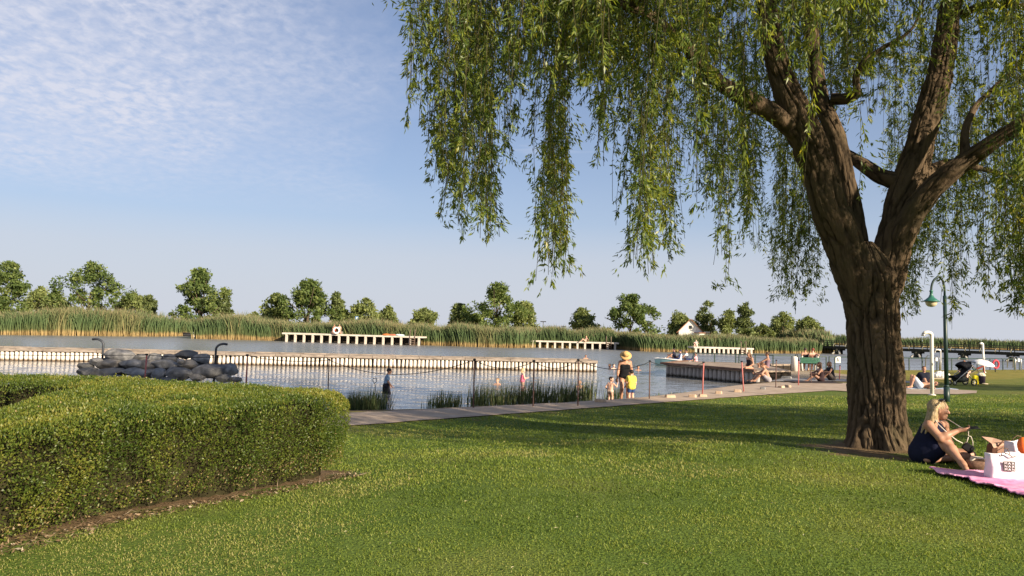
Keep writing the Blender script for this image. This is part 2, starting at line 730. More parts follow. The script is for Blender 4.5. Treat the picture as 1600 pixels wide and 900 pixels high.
M_rockd = mat('dark_boulder', (0.05, 0.05, 0.05), 0.8, scale=3, c2=(0.15, 0.147, 0.143), bump=0.9, spec=0.2)
M_brick = mat('edging_block', (0.36, 0.25, 0.17), 0.9, scale=6, c2=(0.52, 0.40, 0.29))
M_white = mat('white_paint', (0.78, 0.76, 0.72), 0.5, var=0.05, spec=0.4)
M_steel = mat('brushed_steel', (0.55, 0.53, 0.50), 0.35, var=0.1, metal=0.7)
M_black = mat('black_plastic', (0.012, 0.012, 0.013), 0.5, var=0.2)
M_bridge = mat('green_stained_timber', (0.06, 0.062, 0.036), 0.85, scale=2, c2=(0.12, 0.115, 0.07), spec=0.1)
M_bridged = mat('dark_bridge_beam', (0.036, 0.036, 0.026), 0.9, var=0.3, spec=0.1)
M_roof = mat('red_roof_tile', (0.20, 0.085, 0.05), 0.85, scale=3, c2=(0.32, 0.15, 0.09))
M_glass = mat('window_glass', (0.03, 0.035, 0.04), 0.1, var=0.1, spec=0.6)
M_bark_far = mat('grey_brown_bark', (0.09, 0.07, 0.05), 0.95, var=0.3, spec=0.05)
M_reed = None


# ------------------------------------------------------------------ the ground, the lake, the path
def build_ground():
    def axis(a, b, step, far, k):
        v = list(np.arange(a, b + 1e-6, step))
        s = step
        x = b
        while x < far:
            s *= k
            x += s
            v.append(x)
        s = step
        x = a
        lo = []
        while x > -far:
            s *= k
            x -= s
            lo.append(x)
        return np.array(lo[::-1] + v)
    xs = axis(-34, 62, 0.6, 5000, 1.14)
    ys = axis(-6, 72, 0.5, 5000, 1.14)
    X, Y = np.meshgrid(xs, ys)
    P = np.stack([X.ravel(), Y.ravel()], 1)
    z = terrain(P)
    d1 = poly_dist(P, SHORE) * np.where(inside(P, LAND), 1, -1)
    u = lawn_u(P)
    z = z + np.where((u > 0.5), (fbm(np.c_[P * 0.5, 0 * P[:, 0]], 3) - 0.5) * 0.05 * np.clip((u - 0.5) / 3, 0, 1) * (1 - inside(P, PATH_WIDE)), 0)
    tx = np.array([TRUNK[0], TRUNK[1]])
    dt = np.linalg.norm(P - tx, axis=1)
    soil = np.clip(1.05 - np.hypot((P[:, 0] - TRUNK[0] + 0.25) / 1.0, (P[:, 1] - TRUNK[1] + 0.45) / 1.25) / 1.75, 0, 1) * 0.8
    soil = np.maximum(soil, np.clip(0.80 - np.abs(poly_dist(P, HEDGE_FRONT[2:]) - 0.0) / 0.20, 0, 0.64))
    soil = np.maximum(soil, np.where(inside(P, HEDGE_OUT), 0.75, 0))
    soil = np.maximum(soil, 0.8 * np.exp(-((d1 - 1.2) / 0.7) ** 2) * (u < 0.2) * (P[:, 0] < 17))
    soil = np.maximum(soil, 0.42 * np.exp(-((u - 0.4) / 0.7) ** 2) * (P[:, 0] < 17))
    sandz = inside(P, SAND) * 1.0
    mud = np.clip(1 - (d1 + 0.1) / 0.5, 0, 1)
    d2 = poly_dist(P, FARSHORE) * np.where(inside(P, FARLAND), 1, -1)
    mud = mud * np.clip(1 - (d2 + 3) / 3, 0, 1)
    nx, ny = len(xs), len(ys)
    i = np.arange((nx - 1) * (ny - 1))
    r, c = i // (nx - 1), i % (nx - 1)
    Q = np.stack([r * nx + c, r * nx + c + 1, (r + 1) * nx + c + 1, (r + 1) * nx + c], 1)
    dry = sstep(0.5, -1.0, u) * 0.9 + sstep(13, 22, P[:, 0]) * 0.35
    g = np_mesh('ground', np.c_[P, z], Q, M_ground, attrs={'soil': soil, 'sand': sandz, 'mud': mud, 'dry': np.clip(dry, 0, 0.9)}, smooth=True)
    tag(g, kind='structure')
    # the lake: real ripples near the shore, flat farther out
    xs = axis(-36, 18, 0.115, 5000, 1.25)
    ys = np.r_[-200, -60, 0, 10, 14, np.arange(16, 52, 0.075)]
    s_ = 0.075
    while ys[-1] < 700:
        s_ = min(s_ * 1.06, 60)
        ys = np.r_[ys, ys[-1] + s_]
    X, Y = np.meshgrid(xs, ys)
    P = np.stack([X.ravel(), Y.ravel()], 1)
    fade = sstep(14, 18, P[:, 1]) * (1 - sstep(50, 90, P[:, 1])) * (1 - sstep(18, 30, np.abs(P[:, 0] + 9) - 18))
    w = fade > 0
    z = np.zeros(len(P))
    q = P[w]
    n1 = vnoise(np.c_[q[:, 0] * 1.1 + q[:, 1] * 0.5, q[:, 1] * 2.9, 0 * q[:, 0]]) - 0.5
    n2 = vnoise(np.c_[q[:, 0] * 2.3 - q[:, 1] * 0.9, q[:, 1] * 5.2, 0 * q[:, 0] + 3]) - 0.5
    z[w] = (n1 * 0.028 + n2 * 0.013) * (0.65 + 0.7 * fbm(np.c_[q * 0.16, 0 * q[:, 0]], 2)) * fade[w]
    nx, ny = len(xs), len(ys)
    i = np.arange((nx - 1) * (ny - 1))
    r, c = i // (nx - 1), i % (nx - 1)
    Q = np.stack([r * nx + c, r * nx + c + 1, (r + 1) * nx + c + 1, (r + 1) * nx + c], 1)
    w = np_mesh('water', np.c_[P, z + WZ], Q, M_water, smooth=True)
    tag(w, kind='structure')


def ribbon(name, near, far, m, dz, n=160, k=7, jag=0.0):
    """a strip of ground cover between two polylines, draped over the terrain"""
    def samp(poly, n):
        p = np.array(poly, float)
        s = np.r_[0, np.cumsum(np.linalg.norm(np.diff(p, axis=0), axis=1))]
        t = np.linspace(0, s[-1], n)
        return np.c_[np.interp(t, s, p[:, 0]), np.interp(t, s, p[:, 1])]
    a, b = samp(near, n), samp(far, n)
    if jag:
        dn = unit(np.c_[b - a, np.zeros(n)])[:, :2]
        a = a + dn * (fbm(np.c_[a * 2.3, np.zeros(n)], 3)[:, None] - 0.5) * jag
        b = b + dn * (fbm(np.c_[b * 2.3, np.zeros(n) + 9], 3)[:, None] - 0.5) * jag
    P = np.concatenate([a + (b - a) * t for t in np.linspace(0, 1, k)])
    z = terrain(P) + dz
    i = np.arange((k - 1) * (n - 1))
    r, c = i // (n - 1), i % (n - 1)
    Q = np.stack([r * n + c, r * n + c + 1, (r + 1) * n + c + 1, (r + 1) * n + c], 1)
    o = np_mesh(name, np.c_[P, z], Q, m, smooth=True)
    return tag(o, kind='structure')


TRUNK = (5.53, 11.6)
HEDGE_OUT = [(-1.93, 9.2), (-1.96, 8.75), (-2.52, 7.72), (-2.95, 7.2), (-3.3, 6.6), (-3.5, 5.9), (-3.7, 5.2), (-3.95, 4.0), (-4.3, 2.4), (-9.5, 2.2), (-10.5, 10.6),
             (-7.4, 10.9), (-5.6, 10.75), (-4.5, 10.6), (-3.4, 10.2), (-2.55, 9.85), (-2.1, 9.55)]
HEDGE_FRONT = HEDGE_OUT[:9]
HEDGE_HOLE = [(-5.25, 9.35), (-4.95, 7.7), (-4.6, 6.6), (-4.75, 5.2), (-5.2, 3.0), (-8.6, 3.0), (-9.6, 9.5), (-6.6, 9.55)]
PATH_NEAR = [(-26, -3.4), (-3.4, 15.75), (3.6, 21.6), (8.6, 25.85), (12.2, 28.6), (13.6, 26.9), (15.7, 26.6), (16.8, 27.3)]
PATH_FAR = [(-27.2, -1.8), (-4.2, 17.9), (1.8, 21.9), (6.4, 27.0), (9.6, 31.0), (13.5, 34.0), (15.5, 32.6), (17.6, 30.6), (18.0, 29.2)]
SAND = [(8.5, 29.5), (9.9, 33.2), (12.0, 36.5), (13.2, 40.5), (14.0, 45.2), (17.5, 46.5), (18.6, 43.5), (18.6, 36.0), (13.5, 33.5)]

PATH_POLY = PATH_NEAR + PATH_FAR[::-1]
PATH_WIDE = [(-26, -6), (-3.4, 13.9), (3.6, 19.8), (8.6, 24.0), (11.8, 26.6), (13.2, 25.2), (16.2, 25.0), (18.6, 26.6), (19.6, 30), (14, 36), (9, 33), (-5, 19), (-29, -1)]
build_ground()
ribbon('path', PATH_NEAR, PATH_FAR, M_path, 0.02, n=420, k=7, jag=0.35)
ribbon('concrete_apron', [(9.9, 31.8), (11.5, 33.3), (14.5, 34.4), (19, 35.0)], [(10.9, 34.6), (12.4, 35.9), (15.0, 36.4), (19, 36.6)], M_conc, 0.028, n=60, jag=0.3)


# ------------------------------------------------------------------ lawn grass
def build_grass():
    n = 480000
    Y = 2.6 * (26 / 2.6) ** (rng.random(n) ** 1.25)
    X = (rng.random(n) * 2 - 1) * (0.78 * Y + 1.2)
    P = np.c_[X, Y]
    u = lawn_u(P)
    d1 = poly_dist(P, SHORE)
    dt = np.linalg.norm(P - np.array(TRUNK), axis=1)
    clump = fbm(np.c_[P * 5.5, np.zeros(n)], 3)
    keep = (u > 0.1) & ~inside(P, HEDGE_OUT) & ~inside(P, PATH_POLY) & (np.hypot(P[:, 0] - TRUNK[0] + 0.25, (P[:, 1] - TRUNK[1] + 0.45) / 1.2) > 0.62 + 1.1 * rng.random(n)) & (poly_dist(P, HEDGE_FRONT) > 0.06 + 0.36 * rng.random(n) ** 2)
    keep &= (clump + rng.random(n) * 0.5 > 0.52)
    P, Y, clump = P[keep], Y[keep], clump[keep]
    n = len(P)
    z = terrain(P)
    uu = lawn_u(P)
    z = z + (fbm(np.c_[P * 0.5, np.zeros(n)], 3) - 0.5) * 0.05 * np.clip((uu - 0.5) / 3, 0, 1) * (1 - inside(P, PATH_WIDE))
    B = np.c_[P, z - 0.004]
    lod = np.clip(Y / 6.0, 0.75, 4)
    D = unit(np.c_[rng.normal(size=(n, 2)) * 0.62, np.full(n, 1.0)])
    S = unit(np.cross(D, rand_unit(n)))
    V, Q = leaf_quads(B, D, S, (0.012 + 0.017 * rng.random(n) * (0.5 + clump)) * np.clip(lod, 0.9, 1.6), (0.0042 + 0.0042 * rng.random(n)) * lod, 0.12)
    dry = fbm(np.c_[P * 0.8, np.zeros(n) + 4], 4) + 0.10 * np.exp(-((uu - 2.2) / 2.0) ** 2)
    rnd = np.clip(0.47 + (dry - 0.5) * 0.9 + rng.normal(size=n) * 0.12, 0.0, 0.92)
    worn = fbm(np.c_[P * 0.55, np.zeros(n) + 21], 4)
    rnd = np.where((worn > 0.60) & (rng.random(n) < np.clip((worn - 0.60) * 8, 0, 0.7)), 0.80 + 0.18 * rng.random(n), rnd)
    rnd = np.where(rng.random(n) < 0.006, 0.99, rnd)
    m = leaf_mat('grass_blade', [(0.0, (0.026, 0.055, 0.008)), (0.30, (0.098, 0.150, 0.022)), (0.6, (0.182, 0.225, 0.036)), (0.85, (0.25, 0.265, 0.062)), (1.0, (0.34, 0.29, 0.13))], 0.35)
    g = np_mesh('grass', V, Q, m, attrs={'rnd': np.repeat(rnd, 4)})
    tag(g, 'short mown lawn grass between the hedge and the willow', 'grass', kind='stuff')


build_grass()


# ------------------------------------------------------------------ hedge
def build_hedge():
    H = 0.76
    root = empty('hedge', (-4, 7.5, 0))
    tag(root, 'clipped low box hedge with rounded end and sunken hollow beside the lawn', 'hedge')
    pts = np.array(HEDGE_OUT)
    per = [pts]
    hole = np.array(HEDGE_HOLE)

    def loop_samples(poly, n):
        p = np.r_[poly, poly[:1]]
        s = np.r_[0, np.cumsum(np.linalg.norm(np.diff(p, axis=0), axis=1))]
        t = rng.random(n) * s[-1]
        i = np.searchsorted(s, t) - 1
        d = unit(np.c_[np.diff(p, axis=0), np.zeros(len(p) - 1)])[:, :2][i]
        q = np.c_[np.interp(t, s, p[:, 0]), np.interp(t, s, p[:, 1])]
        return q, np.c_[d[:, 1], -d[:, 0]]

    def round_top(P2):
        """rounded shoulder: height of the shell above ground for plan points"""
        e = np.minimum(poly_dist(P2, HEDGE_OUT, True), poly_dist(P2, HEDGE_HOLE, True))
        return H - 0.10 * np.clip(1 - e / 0.16, 0, 1) ** 2 + (fbm(np.c_[P2 * 1.7, np.zeros(len(P2))], 3) - 0.5) * 0.07
    # inner twig mass, 9 cm inside the leaves
    xs = np.arange(-11, -1.9, 0.12)
    ys = np.arange(2, 11.2, 0.12)
    Xg, Yg = np.meshgrid(xs, ys)
    G = np.c_[Xg.ravel(), Yg.ravel()]
    ins = inside(G, HEDGE_OUT) & ~inside(G, HEDGE_HOLE)
    e = np.minimum(poly_dist(G, HEDGE_OUT, True), poly_dist(G, HEDGE_HOLE, True))
    ok = ins & (e > 0.27)
    topz = np.where(ok, round_top(G) - 0.10, 0.0)
    base = np.array([gz(0, 7)])
    nx, ny = len(xs), len(ys)
    b = MB()
    okg = ok.reshape(ny, nx)
    tz = topz.reshape(ny, nx)
    vid = {}
    V = []

    def v(i, j, t):
        k = (i, j, t)
        if k not in vid:
            vid[k] = len(V)
            V.append((xs[j], ys[i], tz[i, j] if t else -0.25))
        return vid[k]
    Fc = []
    cell = np.zeros((ny - 1, nx - 1), bool)
    for i in range(ny - 1):
        for j in range(nx - 1):
            cell[i, j] = okg[i, j] and okg[i + 1, j] and okg[i, j + 1] and okg[i + 1, j + 1]
    for i in range(ny - 1):
        for j in range(nx - 1):
            if not cell[i, j]:
                continue
            Fc.append((v(i, j, 1), v(i, j + 1, 1), v(i + 1, j + 1, 1), v(i + 1, j, 1)))
            for (di, dj, a, c) in ((-1, 0, (i, j), (i, j + 1)), (1, 0, (i + 1, j + 1), (i + 1, j)), (0, -1, (i + 1, j), (i, j)), (0, 1, (i, j + 1), (i + 1, j + 1))):
                ii, jj = i + di, j + dj
                if ii < 0 or jj < 0 or ii >= ny - 1 or jj >= nx - 1 or not cell[ii, jj]:
                    Fc.append((v(*a, 0), v(*c, 0), v(*c, 1), v(*a, 1)))
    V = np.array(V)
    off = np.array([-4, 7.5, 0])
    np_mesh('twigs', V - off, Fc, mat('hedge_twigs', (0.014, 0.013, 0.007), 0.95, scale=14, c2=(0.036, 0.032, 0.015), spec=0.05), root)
    # leaves
    P, Nn = [], []
    nt = 190000
    q = np.c_[rng.random(nt * 2) * 9 - 11, rng.random(nt * 2) * 9 + 2.2]
    q[:, 0] = rng.random(nt * 2) ** 0.8 * 9.2 - 11
    k = inside(q, HEDGE_OUT) & ~inside(q, HEDGE_HOLE)
    # fewer leaves where the hedge is far outside the view
    k &= (q[:, 0] > -0.78 * q[:, 1] - 0.6) | (rng.random(nt * 2) < 0.15)
    q = q[k]
    P.append(np.c_[q, round_top(q) - 0.05 * rng.random(len(q)) ** 2 + 0.012 * rng.normal(size=len(q)) + np.where(fbm(np.c_[q * 9, 0 * q[:, 0]], 2) > 0.70, 0.035 * rng.random(len(q)), 0)])
    Nn.append(np.tile([0, 0, 1.0], (len(q), 1)))
    # standing sides
    for poly, sgn, m in ((pts, 1, 270000), (hole, -1, 30000)):
        s, nn = loop_samples(poly, m)
        mid = poly.mean(0)
        # outward normal
        tst = s + nn * 0.05
        o = np.where(inside(tst, HEDGE_OUT) & ~inside(tst, HEDGE_HOLE), -1, 1)[:, None]
        nn = nn * o
        k = (s[:, 0] > -0.78 * s[:, 1] - 0.8)
        s, nn = s[k], nn[k]
        h = rng.random(len(s)) ** 0.85 * (H + 0.08) - 0.08
        wob = (fbm(np.c_[s * 2.2, h * 2.2], 3) - 0.5) * 0.22
        gapn = fbm(np.c_[s * 5.5 + 7, h * 5.5], 3)
        keep = (gapn + 0.30 * rng.random(len(s)) > 0.52) & (h > -0.09 + 0.06 * rng.random(len(s)))
        dep = -0.085 * rng.random(len(s)) ** 1.5 - np.where(rng.random(len(s)) < 0.30, 0.05 + 0.13 * rng.random(len(s)), 0) + wob * 0.6 - 0.05 * np.clip(0.25 - h, 0, 1) / 0.25 * 1.2
        rnd_top = -0.10 * np.clip((h - (H - 0.16)) / 0.16, 0, 1) ** 2
        p2 = s + nn * (dep + rnd_top)[:, None]
        P.append(np.c_[p2, h][keep])
        Nn.append(np.c_[nn, np.full(len(nn), 0.25)][keep])
    P = np.concatenate(P)
    Nn = unit(np.concatenate(Nn))
    n = len(P)
    top_ = np.clip(Nn[:, 2:3], 0, 1) > 0.9
    D = unit(Nn * np.where(top_, 1.35, 0.7) + rand_unit(n) * 0.9 + np.array([0, 0, 0.25]))
    S = unit(np.cross(D, rand_unit(n)))
    Vv, Q = leaf_quads(P - off, D, S, 0.015 + 0.017 * rng.random(n), 0.008 + 0.008 * rng.random(n), 0.1)
    patch = fbm(P * 2.6, 3)
    top_lit = 0.12 * (Nn[:, 2] > 0.9)      # sunlit look of the top put into the leaf colour
    rnd = np.clip(0.40 + top_lit + (patch - 0.5) * 1.0 + rng.normal(size=n) * 0.17, 0.01, 0.9)
    low = (P[:, 2] < 0.16) & (rng.random(n) < 0.14)
    rnd = np.where(low | (rng.random(n) < 0.006), 0.99, rnd)
    m = leaf_mat('box_leaf', [(0.0, (0.034, 0.064, 0.010)), (0.4, (0.086, 0.124, 0.018)), (0.7, (0.158, 0.178, 0.028)), (0.9, (0.245, 0.225, 0.042)), (1.0, (0.30, 0.21, 0.11))], 0.34, 0.45, spec=0.35)
    np_mesh('foliage', Vv, Q, m, root, attrs={'rnd': np.repeat(rnd, 4)})

    # clippings, dead leaves and twigs on the bare strip
    n = 5200
    fr = np.array(HEDGE_FRONT[:-1])
    s, nn = loop_samples(fr, n)
    k = (poly_dist(s, HEDGE_FRONT) < 0.03)
    s, nn = s[k], nn[k]
    n = len(s)
    tst = s + nn * 0.05
    nn = nn * np.where(inside(tst, HEDGE_OUT), -1, 1)[:, None]
    s = s + nn * (rng.random(n) ** 1.5 * 0.32 - 0.05)[:, None]
    B = np.c_[s, terrain(s) + 0.006 + 0.03 * rng.random(n) ** 2]
    D = unit(np.c_[rng.normal(size=(n, 2)), 0.25 * rng.normal(size=n)])
    S = unit(np.cross(D, np.array([0, 0, 1.0]) + 0.5 * rng.normal(size=(n, 3))))
    tw = rng.random(n) < 0.25
    V2, Q2 = leaf_quads(B, D, S, np.where(tw, 0.06 + 0.12 * rng.random(n), 0.02 + 0.03 * rng.random(n)), np.where(tw, 0.004, 0.012 + 0.012 * rng.random(n)), 0.1)
    ml = leaf_mat('dry_litter', [(0.0, (0.05, 0.035, 0.02)), (0.4, (0.13, 0.085, 0.045)), (0.8, (0.25, 0.17, 0.10)), (1.0, (0.45, 0.38, 0.28))], 0.1)
    lt = np_mesh('leaf_litter', V2, Q2, ml, attrs={'rnd': np.repeat(rng.random(n), 4)})
    tag(lt, 'dry leaves and clippings on the bare soil along the hedge foot', 'leaf litter', kind='stuff')


build_hedge()


# ------------------------------------------------------------------ reeds
def reed_mat(name, dry=0.0):
    m, N, L, b = new_mat(name)
    a = N.new('ShaderNodeAttribute')
    a.attribute_name = 'h'
    r = N.new('ShaderNodeValToRGB')
    e = r.color_ramp.elements
    for _ in range(4):
        e.new(0.5)
    st = [(0.0, (0.27, 0.19, 0.085)), (0.15, (0.30, 0.215, 0.095)), (0.27, (0.085, 0.108, 0.042)), (0.62, (0.062, 0.098, 0.040)), (0.90, (0.095, 0.125, 0.055)), (1.0, (0.23, 0.19, 0.11))]
    for i, (p, c) in enumerate(st):
        e[i].position = p
        e[i].color = (*c, 1)
    at2 = N.new('ShaderNodeAttribute')
    at2.attribute_name = 'rnd'
    L.new(a.outputs['Fac'], r.inputs[0])
    mx = N.new('ShaderNodeMix')
    mx.data_type = 'RGBA'
    L.new(at2.outputs['Fac'], mx.inputs[0])
    L.new(r.outputs[0], mx.inputs[6])
    mx.inputs[7].default_value = (0.235, 0.18, 0.085, 1)
    L.new(mx.outputs[2], b.inputs['Base Color'])
    b.inputs['Roughness'].default_value = 0.8
    b.inputs['Specular IOR Level'].default_value = 0.1
    return m


M_reed = reed_mat('reed_stem')


def reed_bed(name, label, front, n, depth, hgt, width=0.09, hvar=0.22, back_shift=0.0):
    p = np.array(front, float)
    s = np.r_[0, np.cumsum(np.linalg.norm(np.diff(p, axis=0), axis=1))]
    t = rng.random(n) * s[-1]
    q = np.c_[np.interp(t, s, p[:, 0]), np.interp(t, s, p[:, 1])]
    bk = rng.random(n) ** 1.6 * depth
    clump = fbm(np.c_[q * 0.22, np.zeros(n)], 3)
    q[:, 1] += bk + (fbm(np.c_[q * 0.15, np.zeros(n) + 3], 2) - 0.5) * 3.0
    q[:, 0] += rng.normal(size=n) * 0.3
    patchy = fbm(np.c_[q * 0.33, np.zeros(n) + 8], 3)
    h = hgt * (1 + (clump - 0.5) * 2 * hvar + rng.normal(size=n) * 0.07) * (0.93 + 0.07 * np.clip(bk / 2, 0, 1))
    h = h * np.where(rng.random(n) < 0.05, 1.06 + 0.14 * rng.random(n), 1)
    h = h * (1 - 0.24 * sstep(5, 45, q[:, 0]) * (q[:, 1] < 125))
    z0 = np.full(n, WZ - 0.05)
    B = np.c_[q, z0]
    lean = np.c_[rng.normal(size=n) * 0.07 - 0.03, rng.normal(size=n) * 0.06, np.ones(n)]
    D = unit(lean)
    ang = rng.normal(size=n) * 0.9
    S = np.c_[np.cos(ang), np.sin(ang), np.zeros(n)]
    w = width * (0.6 + 0.8 * rng.random(n))
    K = 5
    prof = [0.7, 1.0, 1.0, 0.8, 0.12]
    V = np.zeros((n, K, 2, 3))
    A = np.zeros((n, K, 2))
    bend = rng.normal(size=(n, 1)) * 0.17 + np.array([[-0.05]])
    for k in range(K):
        f = k / (K - 1)
        c = B + D * (h * f)[:, None] + np.c_[np.ones(n), 0.3 * np.ones(n), np.zeros(n)] * (bend * (f ** 2)) * h[:, None]
        V[:, k, 0] = c - S * (w * prof[k] / 2)[:, None]
        V[:, k, 1] = c + S * (w * prof[k] / 2)[:, None]
        A[:, k, :] = (f * (0.9 + 0.2 * rng.random(n)))[:, None]
    base = (np.arange(n) * K * 2)[:, None, None]
    kk = np.arange(K - 1)[None, :, None] * 2
    Q = (base + kk + np.array([0, 1, 3, 2])[None, None, :]).reshape(-1, 4)
    rn = np.clip((patchy - 0.60) * 2.0 + rng.normal(size=n) * 0.13, 0, 0.6)
    o = np_mesh(name, V.reshape(-1, 3), Q, M_reed, attrs={'h': A.ravel(), 'rnd': np.repeat(rn, K * 2)})
    return tag(o, label, 'reeds', kind='stuff')


reed_bed('reed_bed', 'tall green reed belt left of the small inlet across the lake', [(-135, 72), (-62, 90.5), (-52, 101.5), (-49.6, 105)], 28000, 7, 3.15, hvar=0.34)
reed_bed('reed_bed', 'tall green reed belt right of the small inlet, behind the piers', [(-41.2, 99), (-30, 99.5), (-12, 98.5), (-6, 96.5), (0, 98), (3, 105), (16, 105.5), (17.5, 99), (30, 103), (47.5, 116.5)], 46000, 8, 2.65, hvar=0.34)
reed_bed('reed_bed', 'distant low strip of reeds on the shore beyond the timber bridge', [(50, 118), (56, 135), (66, 200), (80, 254), (110, 273), (260, 275)], 15000, 10, 3.6, 0.2)
reed_bed('reed_bed', 'reeds lining both sides of the inlet behind its weir', [(-50.2, 106), (-49.6, 126), (-42, 127), (-41.6, 104)], 4000, 1.5, 2.6)


def shore_clump(px0, px1, base_y, n, hmin, hmax, label, dense=1.0):
    a, b = at_z(px0, base_y[0], WZ), at_z(px1, base_y[1], WZ)
    t = rng.random(n)
    q = np.outer(1 - t, (a.x, a.y)) + np.outer(t, (b.x, b.y))
    q += np.c_[rng.normal(size=n) * 0.12, rng.random(n) * 1.0 - 0.1]
    h = hmin + (hmax - hmin) * rng.random(n) * (0.4 + 0.9 * fbm(np.c_[q * 1.3, np.zeros(n)], 2))
    D = unit(np.c_[rng.normal(size=(n, 2)) * 0.11, np.ones(n)])
    ang = rng.random(n) * 3.14
    S = np.c_[np.cos(ang), np.sin(ang), np.zeros(n)]
    z0 = np.maximum(terrain(q), WZ - 0.25)
    c = np.array([(a.x + b.x) / 2, (a.y + b.y) / 2, WZ])
    V, Q = leaf_quads(np.c_[q, z0] - c, D, S, h + (WZ - z0).clip(0), 0.012 + 0.012 * rng.random(n), 0.05)
    m = bpy.data.materials.get('shore_sedge') or leaf_mat('shore_sedge', [(0.0, (0.03, 0.05, 0.018)), (0.5, (0.06, 0.085, 0.03)), (0.85, (0.11, 0.125, 0.05)), (1.0, (0.3, 0.24, 0.12))], 0.2)
    o = np_mesh('sedge_clump', V, Q, m, attrs={'rnd': np.repeat(np.clip(rng.random(n) * 0.95, 0, 1), 4)}, loc=c)
    return tag(o, label, 'waterside plant', 'sedge clumps along the near shore')


shore_clump(534, 594, (646, 642), 900, 0.25, 0.75, 'dark green sedge clump in the water beside the end of the hedge')
shore_clump(674, 716, (641, 639), 330, 0.25, 0.7, 'small sedge clump standing alone between the hedge end and the long sedge row')
shore_clump(735, 930, (639, 632), 1700, 0.35, 1.05, 'long row of tall sedge along the shore left of the toddler')
shore_clump(955, 968, (631, 630), 130, 0.3, 0.75, 'narrow tuft of sedge between the toddler and the woman in the straw hat')
shore_clump(1020, 1075, (626, 620), 130, 0.1, 0.3, 'thin low sprigs at the shore right of the boy in the yellow shirt')['kind'] = 'stuff'


# ------------------------------------------------------------------ far trees
def far_tree(label, px, top, w, Y, kind, base=None):
    """kind: 0 dark broad irregular, 1 pale rounded willow, 2 slim"""
    p = at_y(px, top, Y)
    zt = p.z
    x = p.x
    zb = -0.35
    H = zt - zb
    W = w / F * Y * 1.08
    root = empty('tree', (x, Y, zb))
    tag(root, label, 'tree', 'trees beyond the reeds')
    tr = MB()
    ch = 0.16 if kind == 1 else 0.13
    lean = random.uniform(-0.03, 0.03) * H
    tr.tube([(0, 0, -0.3), (lean * 0.3, 0, H * 0.2), (lean, 0, H * 0.55)], [0.035 * H, 0.026 * H, 0.012 * H], 7)
    nb = 7 if kind == 0 else 5
    cl = []
    for k in range(nb):
        a = 2 * math.pi * k / nb + random.uniform(-0.4, 0.4)
        z0 = H * random.uniform(0.12, 0.4)
        z1 = H * random.uniform(0.4, 0.9)
        rr = W * 0.42 * (1.0 if z1 < H * 0.62 else 0.6)
        e = (math.cos(a) * rr, math.sin(a) * rr * 0.8, z1)
        tr.tube([(lean * 0.3, 0, z0), (e[0] * 0.55, e[1] * 0.55, z0 + (z1 - z0) * 0.55), e], [0.012 * H, 0.008 * H, 0.003 * H], 5)
    tr.build('trunk', M_bark_far, root)
    # crown: clumps of leaves
    nc = {0: 60, 1: 40, 2: 40}[kind]
    cs = []
    for k in range(nc):
        if kind == 0:
            f = random.random()
            zc = H * (0.14 + 0.80 * f)
            env = 0.5 * W * (math.sin(math.pi * min(1, (f * 0.86 + 0.2))) ** 0.7 if f < 0.95 else 0.25)
            rad = env * random.uniform(0.2, 1.12)
            cr = H * random.uniform(0.07, 0.14)
        elif kind == 1:
            f = random.random()
            zc = H * (0.22 + 0.68 * f)
            env = 0.5 * W * math.sqrt(max(0.05, 1 - (2 * f - 0.9) ** 2))
            rad = env * random.uniform(0.3, 0.85)
            cr = H * random.uniform(0.10, 0.17)
        else:
            f = random.random()
            zc = H * (0.12 + 0.82 * f)
            env = 0.5 * W * (1 - 0.55 * f)
            rad = env * random.uniform(0.2, 0.9)
            cr = H * random.uniform(0.07, 0.12)
        a = random.uniform(0, 2 * math.pi)
        cs.append((math.cos(a) * rad + lean * 0.6, math.sin(a) * rad, min(zc, H - cr * 0.7), cr))
    cs.append((lean, 0, H - H * 0.05, H * 0.05))
    cs = np.array(cs)
    nl = {0: 11000, 1: 8500, 2: 7000}[kind]
    i = rng.integers(0, len(cs), nl)
    ctone = rng.normal(size=len(cs)) * 0.13
    d = rand_unit(nl) * (rng.random((nl, 1)) ** 0.45) * cs[i, 3][:, None]
    d[:, 2] *= 0.75
    P = cs[i, :3] + d
    if kind == 1:
        P[:, 2] -= (rng.random(nl) ** 3) * H * 0.12
    kk = P[:, 2] > 0.05 * H
    kk &= (fbm(P * (3.2 / H * 2.2) + px, 2) + 0.25 * rng.random(nl)) > (0.54 if kind == 0 else 0.52)
    P, i = P[kk], i[kk]
    n = len(P)
    D = unit(rand_unit(n) + np.array([0, 0, -0.7 if kind == 1 else -0.1]))
    S = unit(np.cross(D, rand_unit(n)))
    V, Q = leaf_quads(P, D, S, 0.22 + 0.55 * rng.random(n) ** 1.8, 0.14 + 0.34 * rng.random(n) ** 1.8, 0.08)
    rnd = np.clip(0.5 + ctone[i[:n]] + rng.normal(size=n) * 0.20, 0, 1)
    np_mesh('crown', V, Q, (M_leafdark, M_leafpale, M_leafslim)[kind], root, attrs={'rnd': np.repeat(rnd, 4)})
    return root


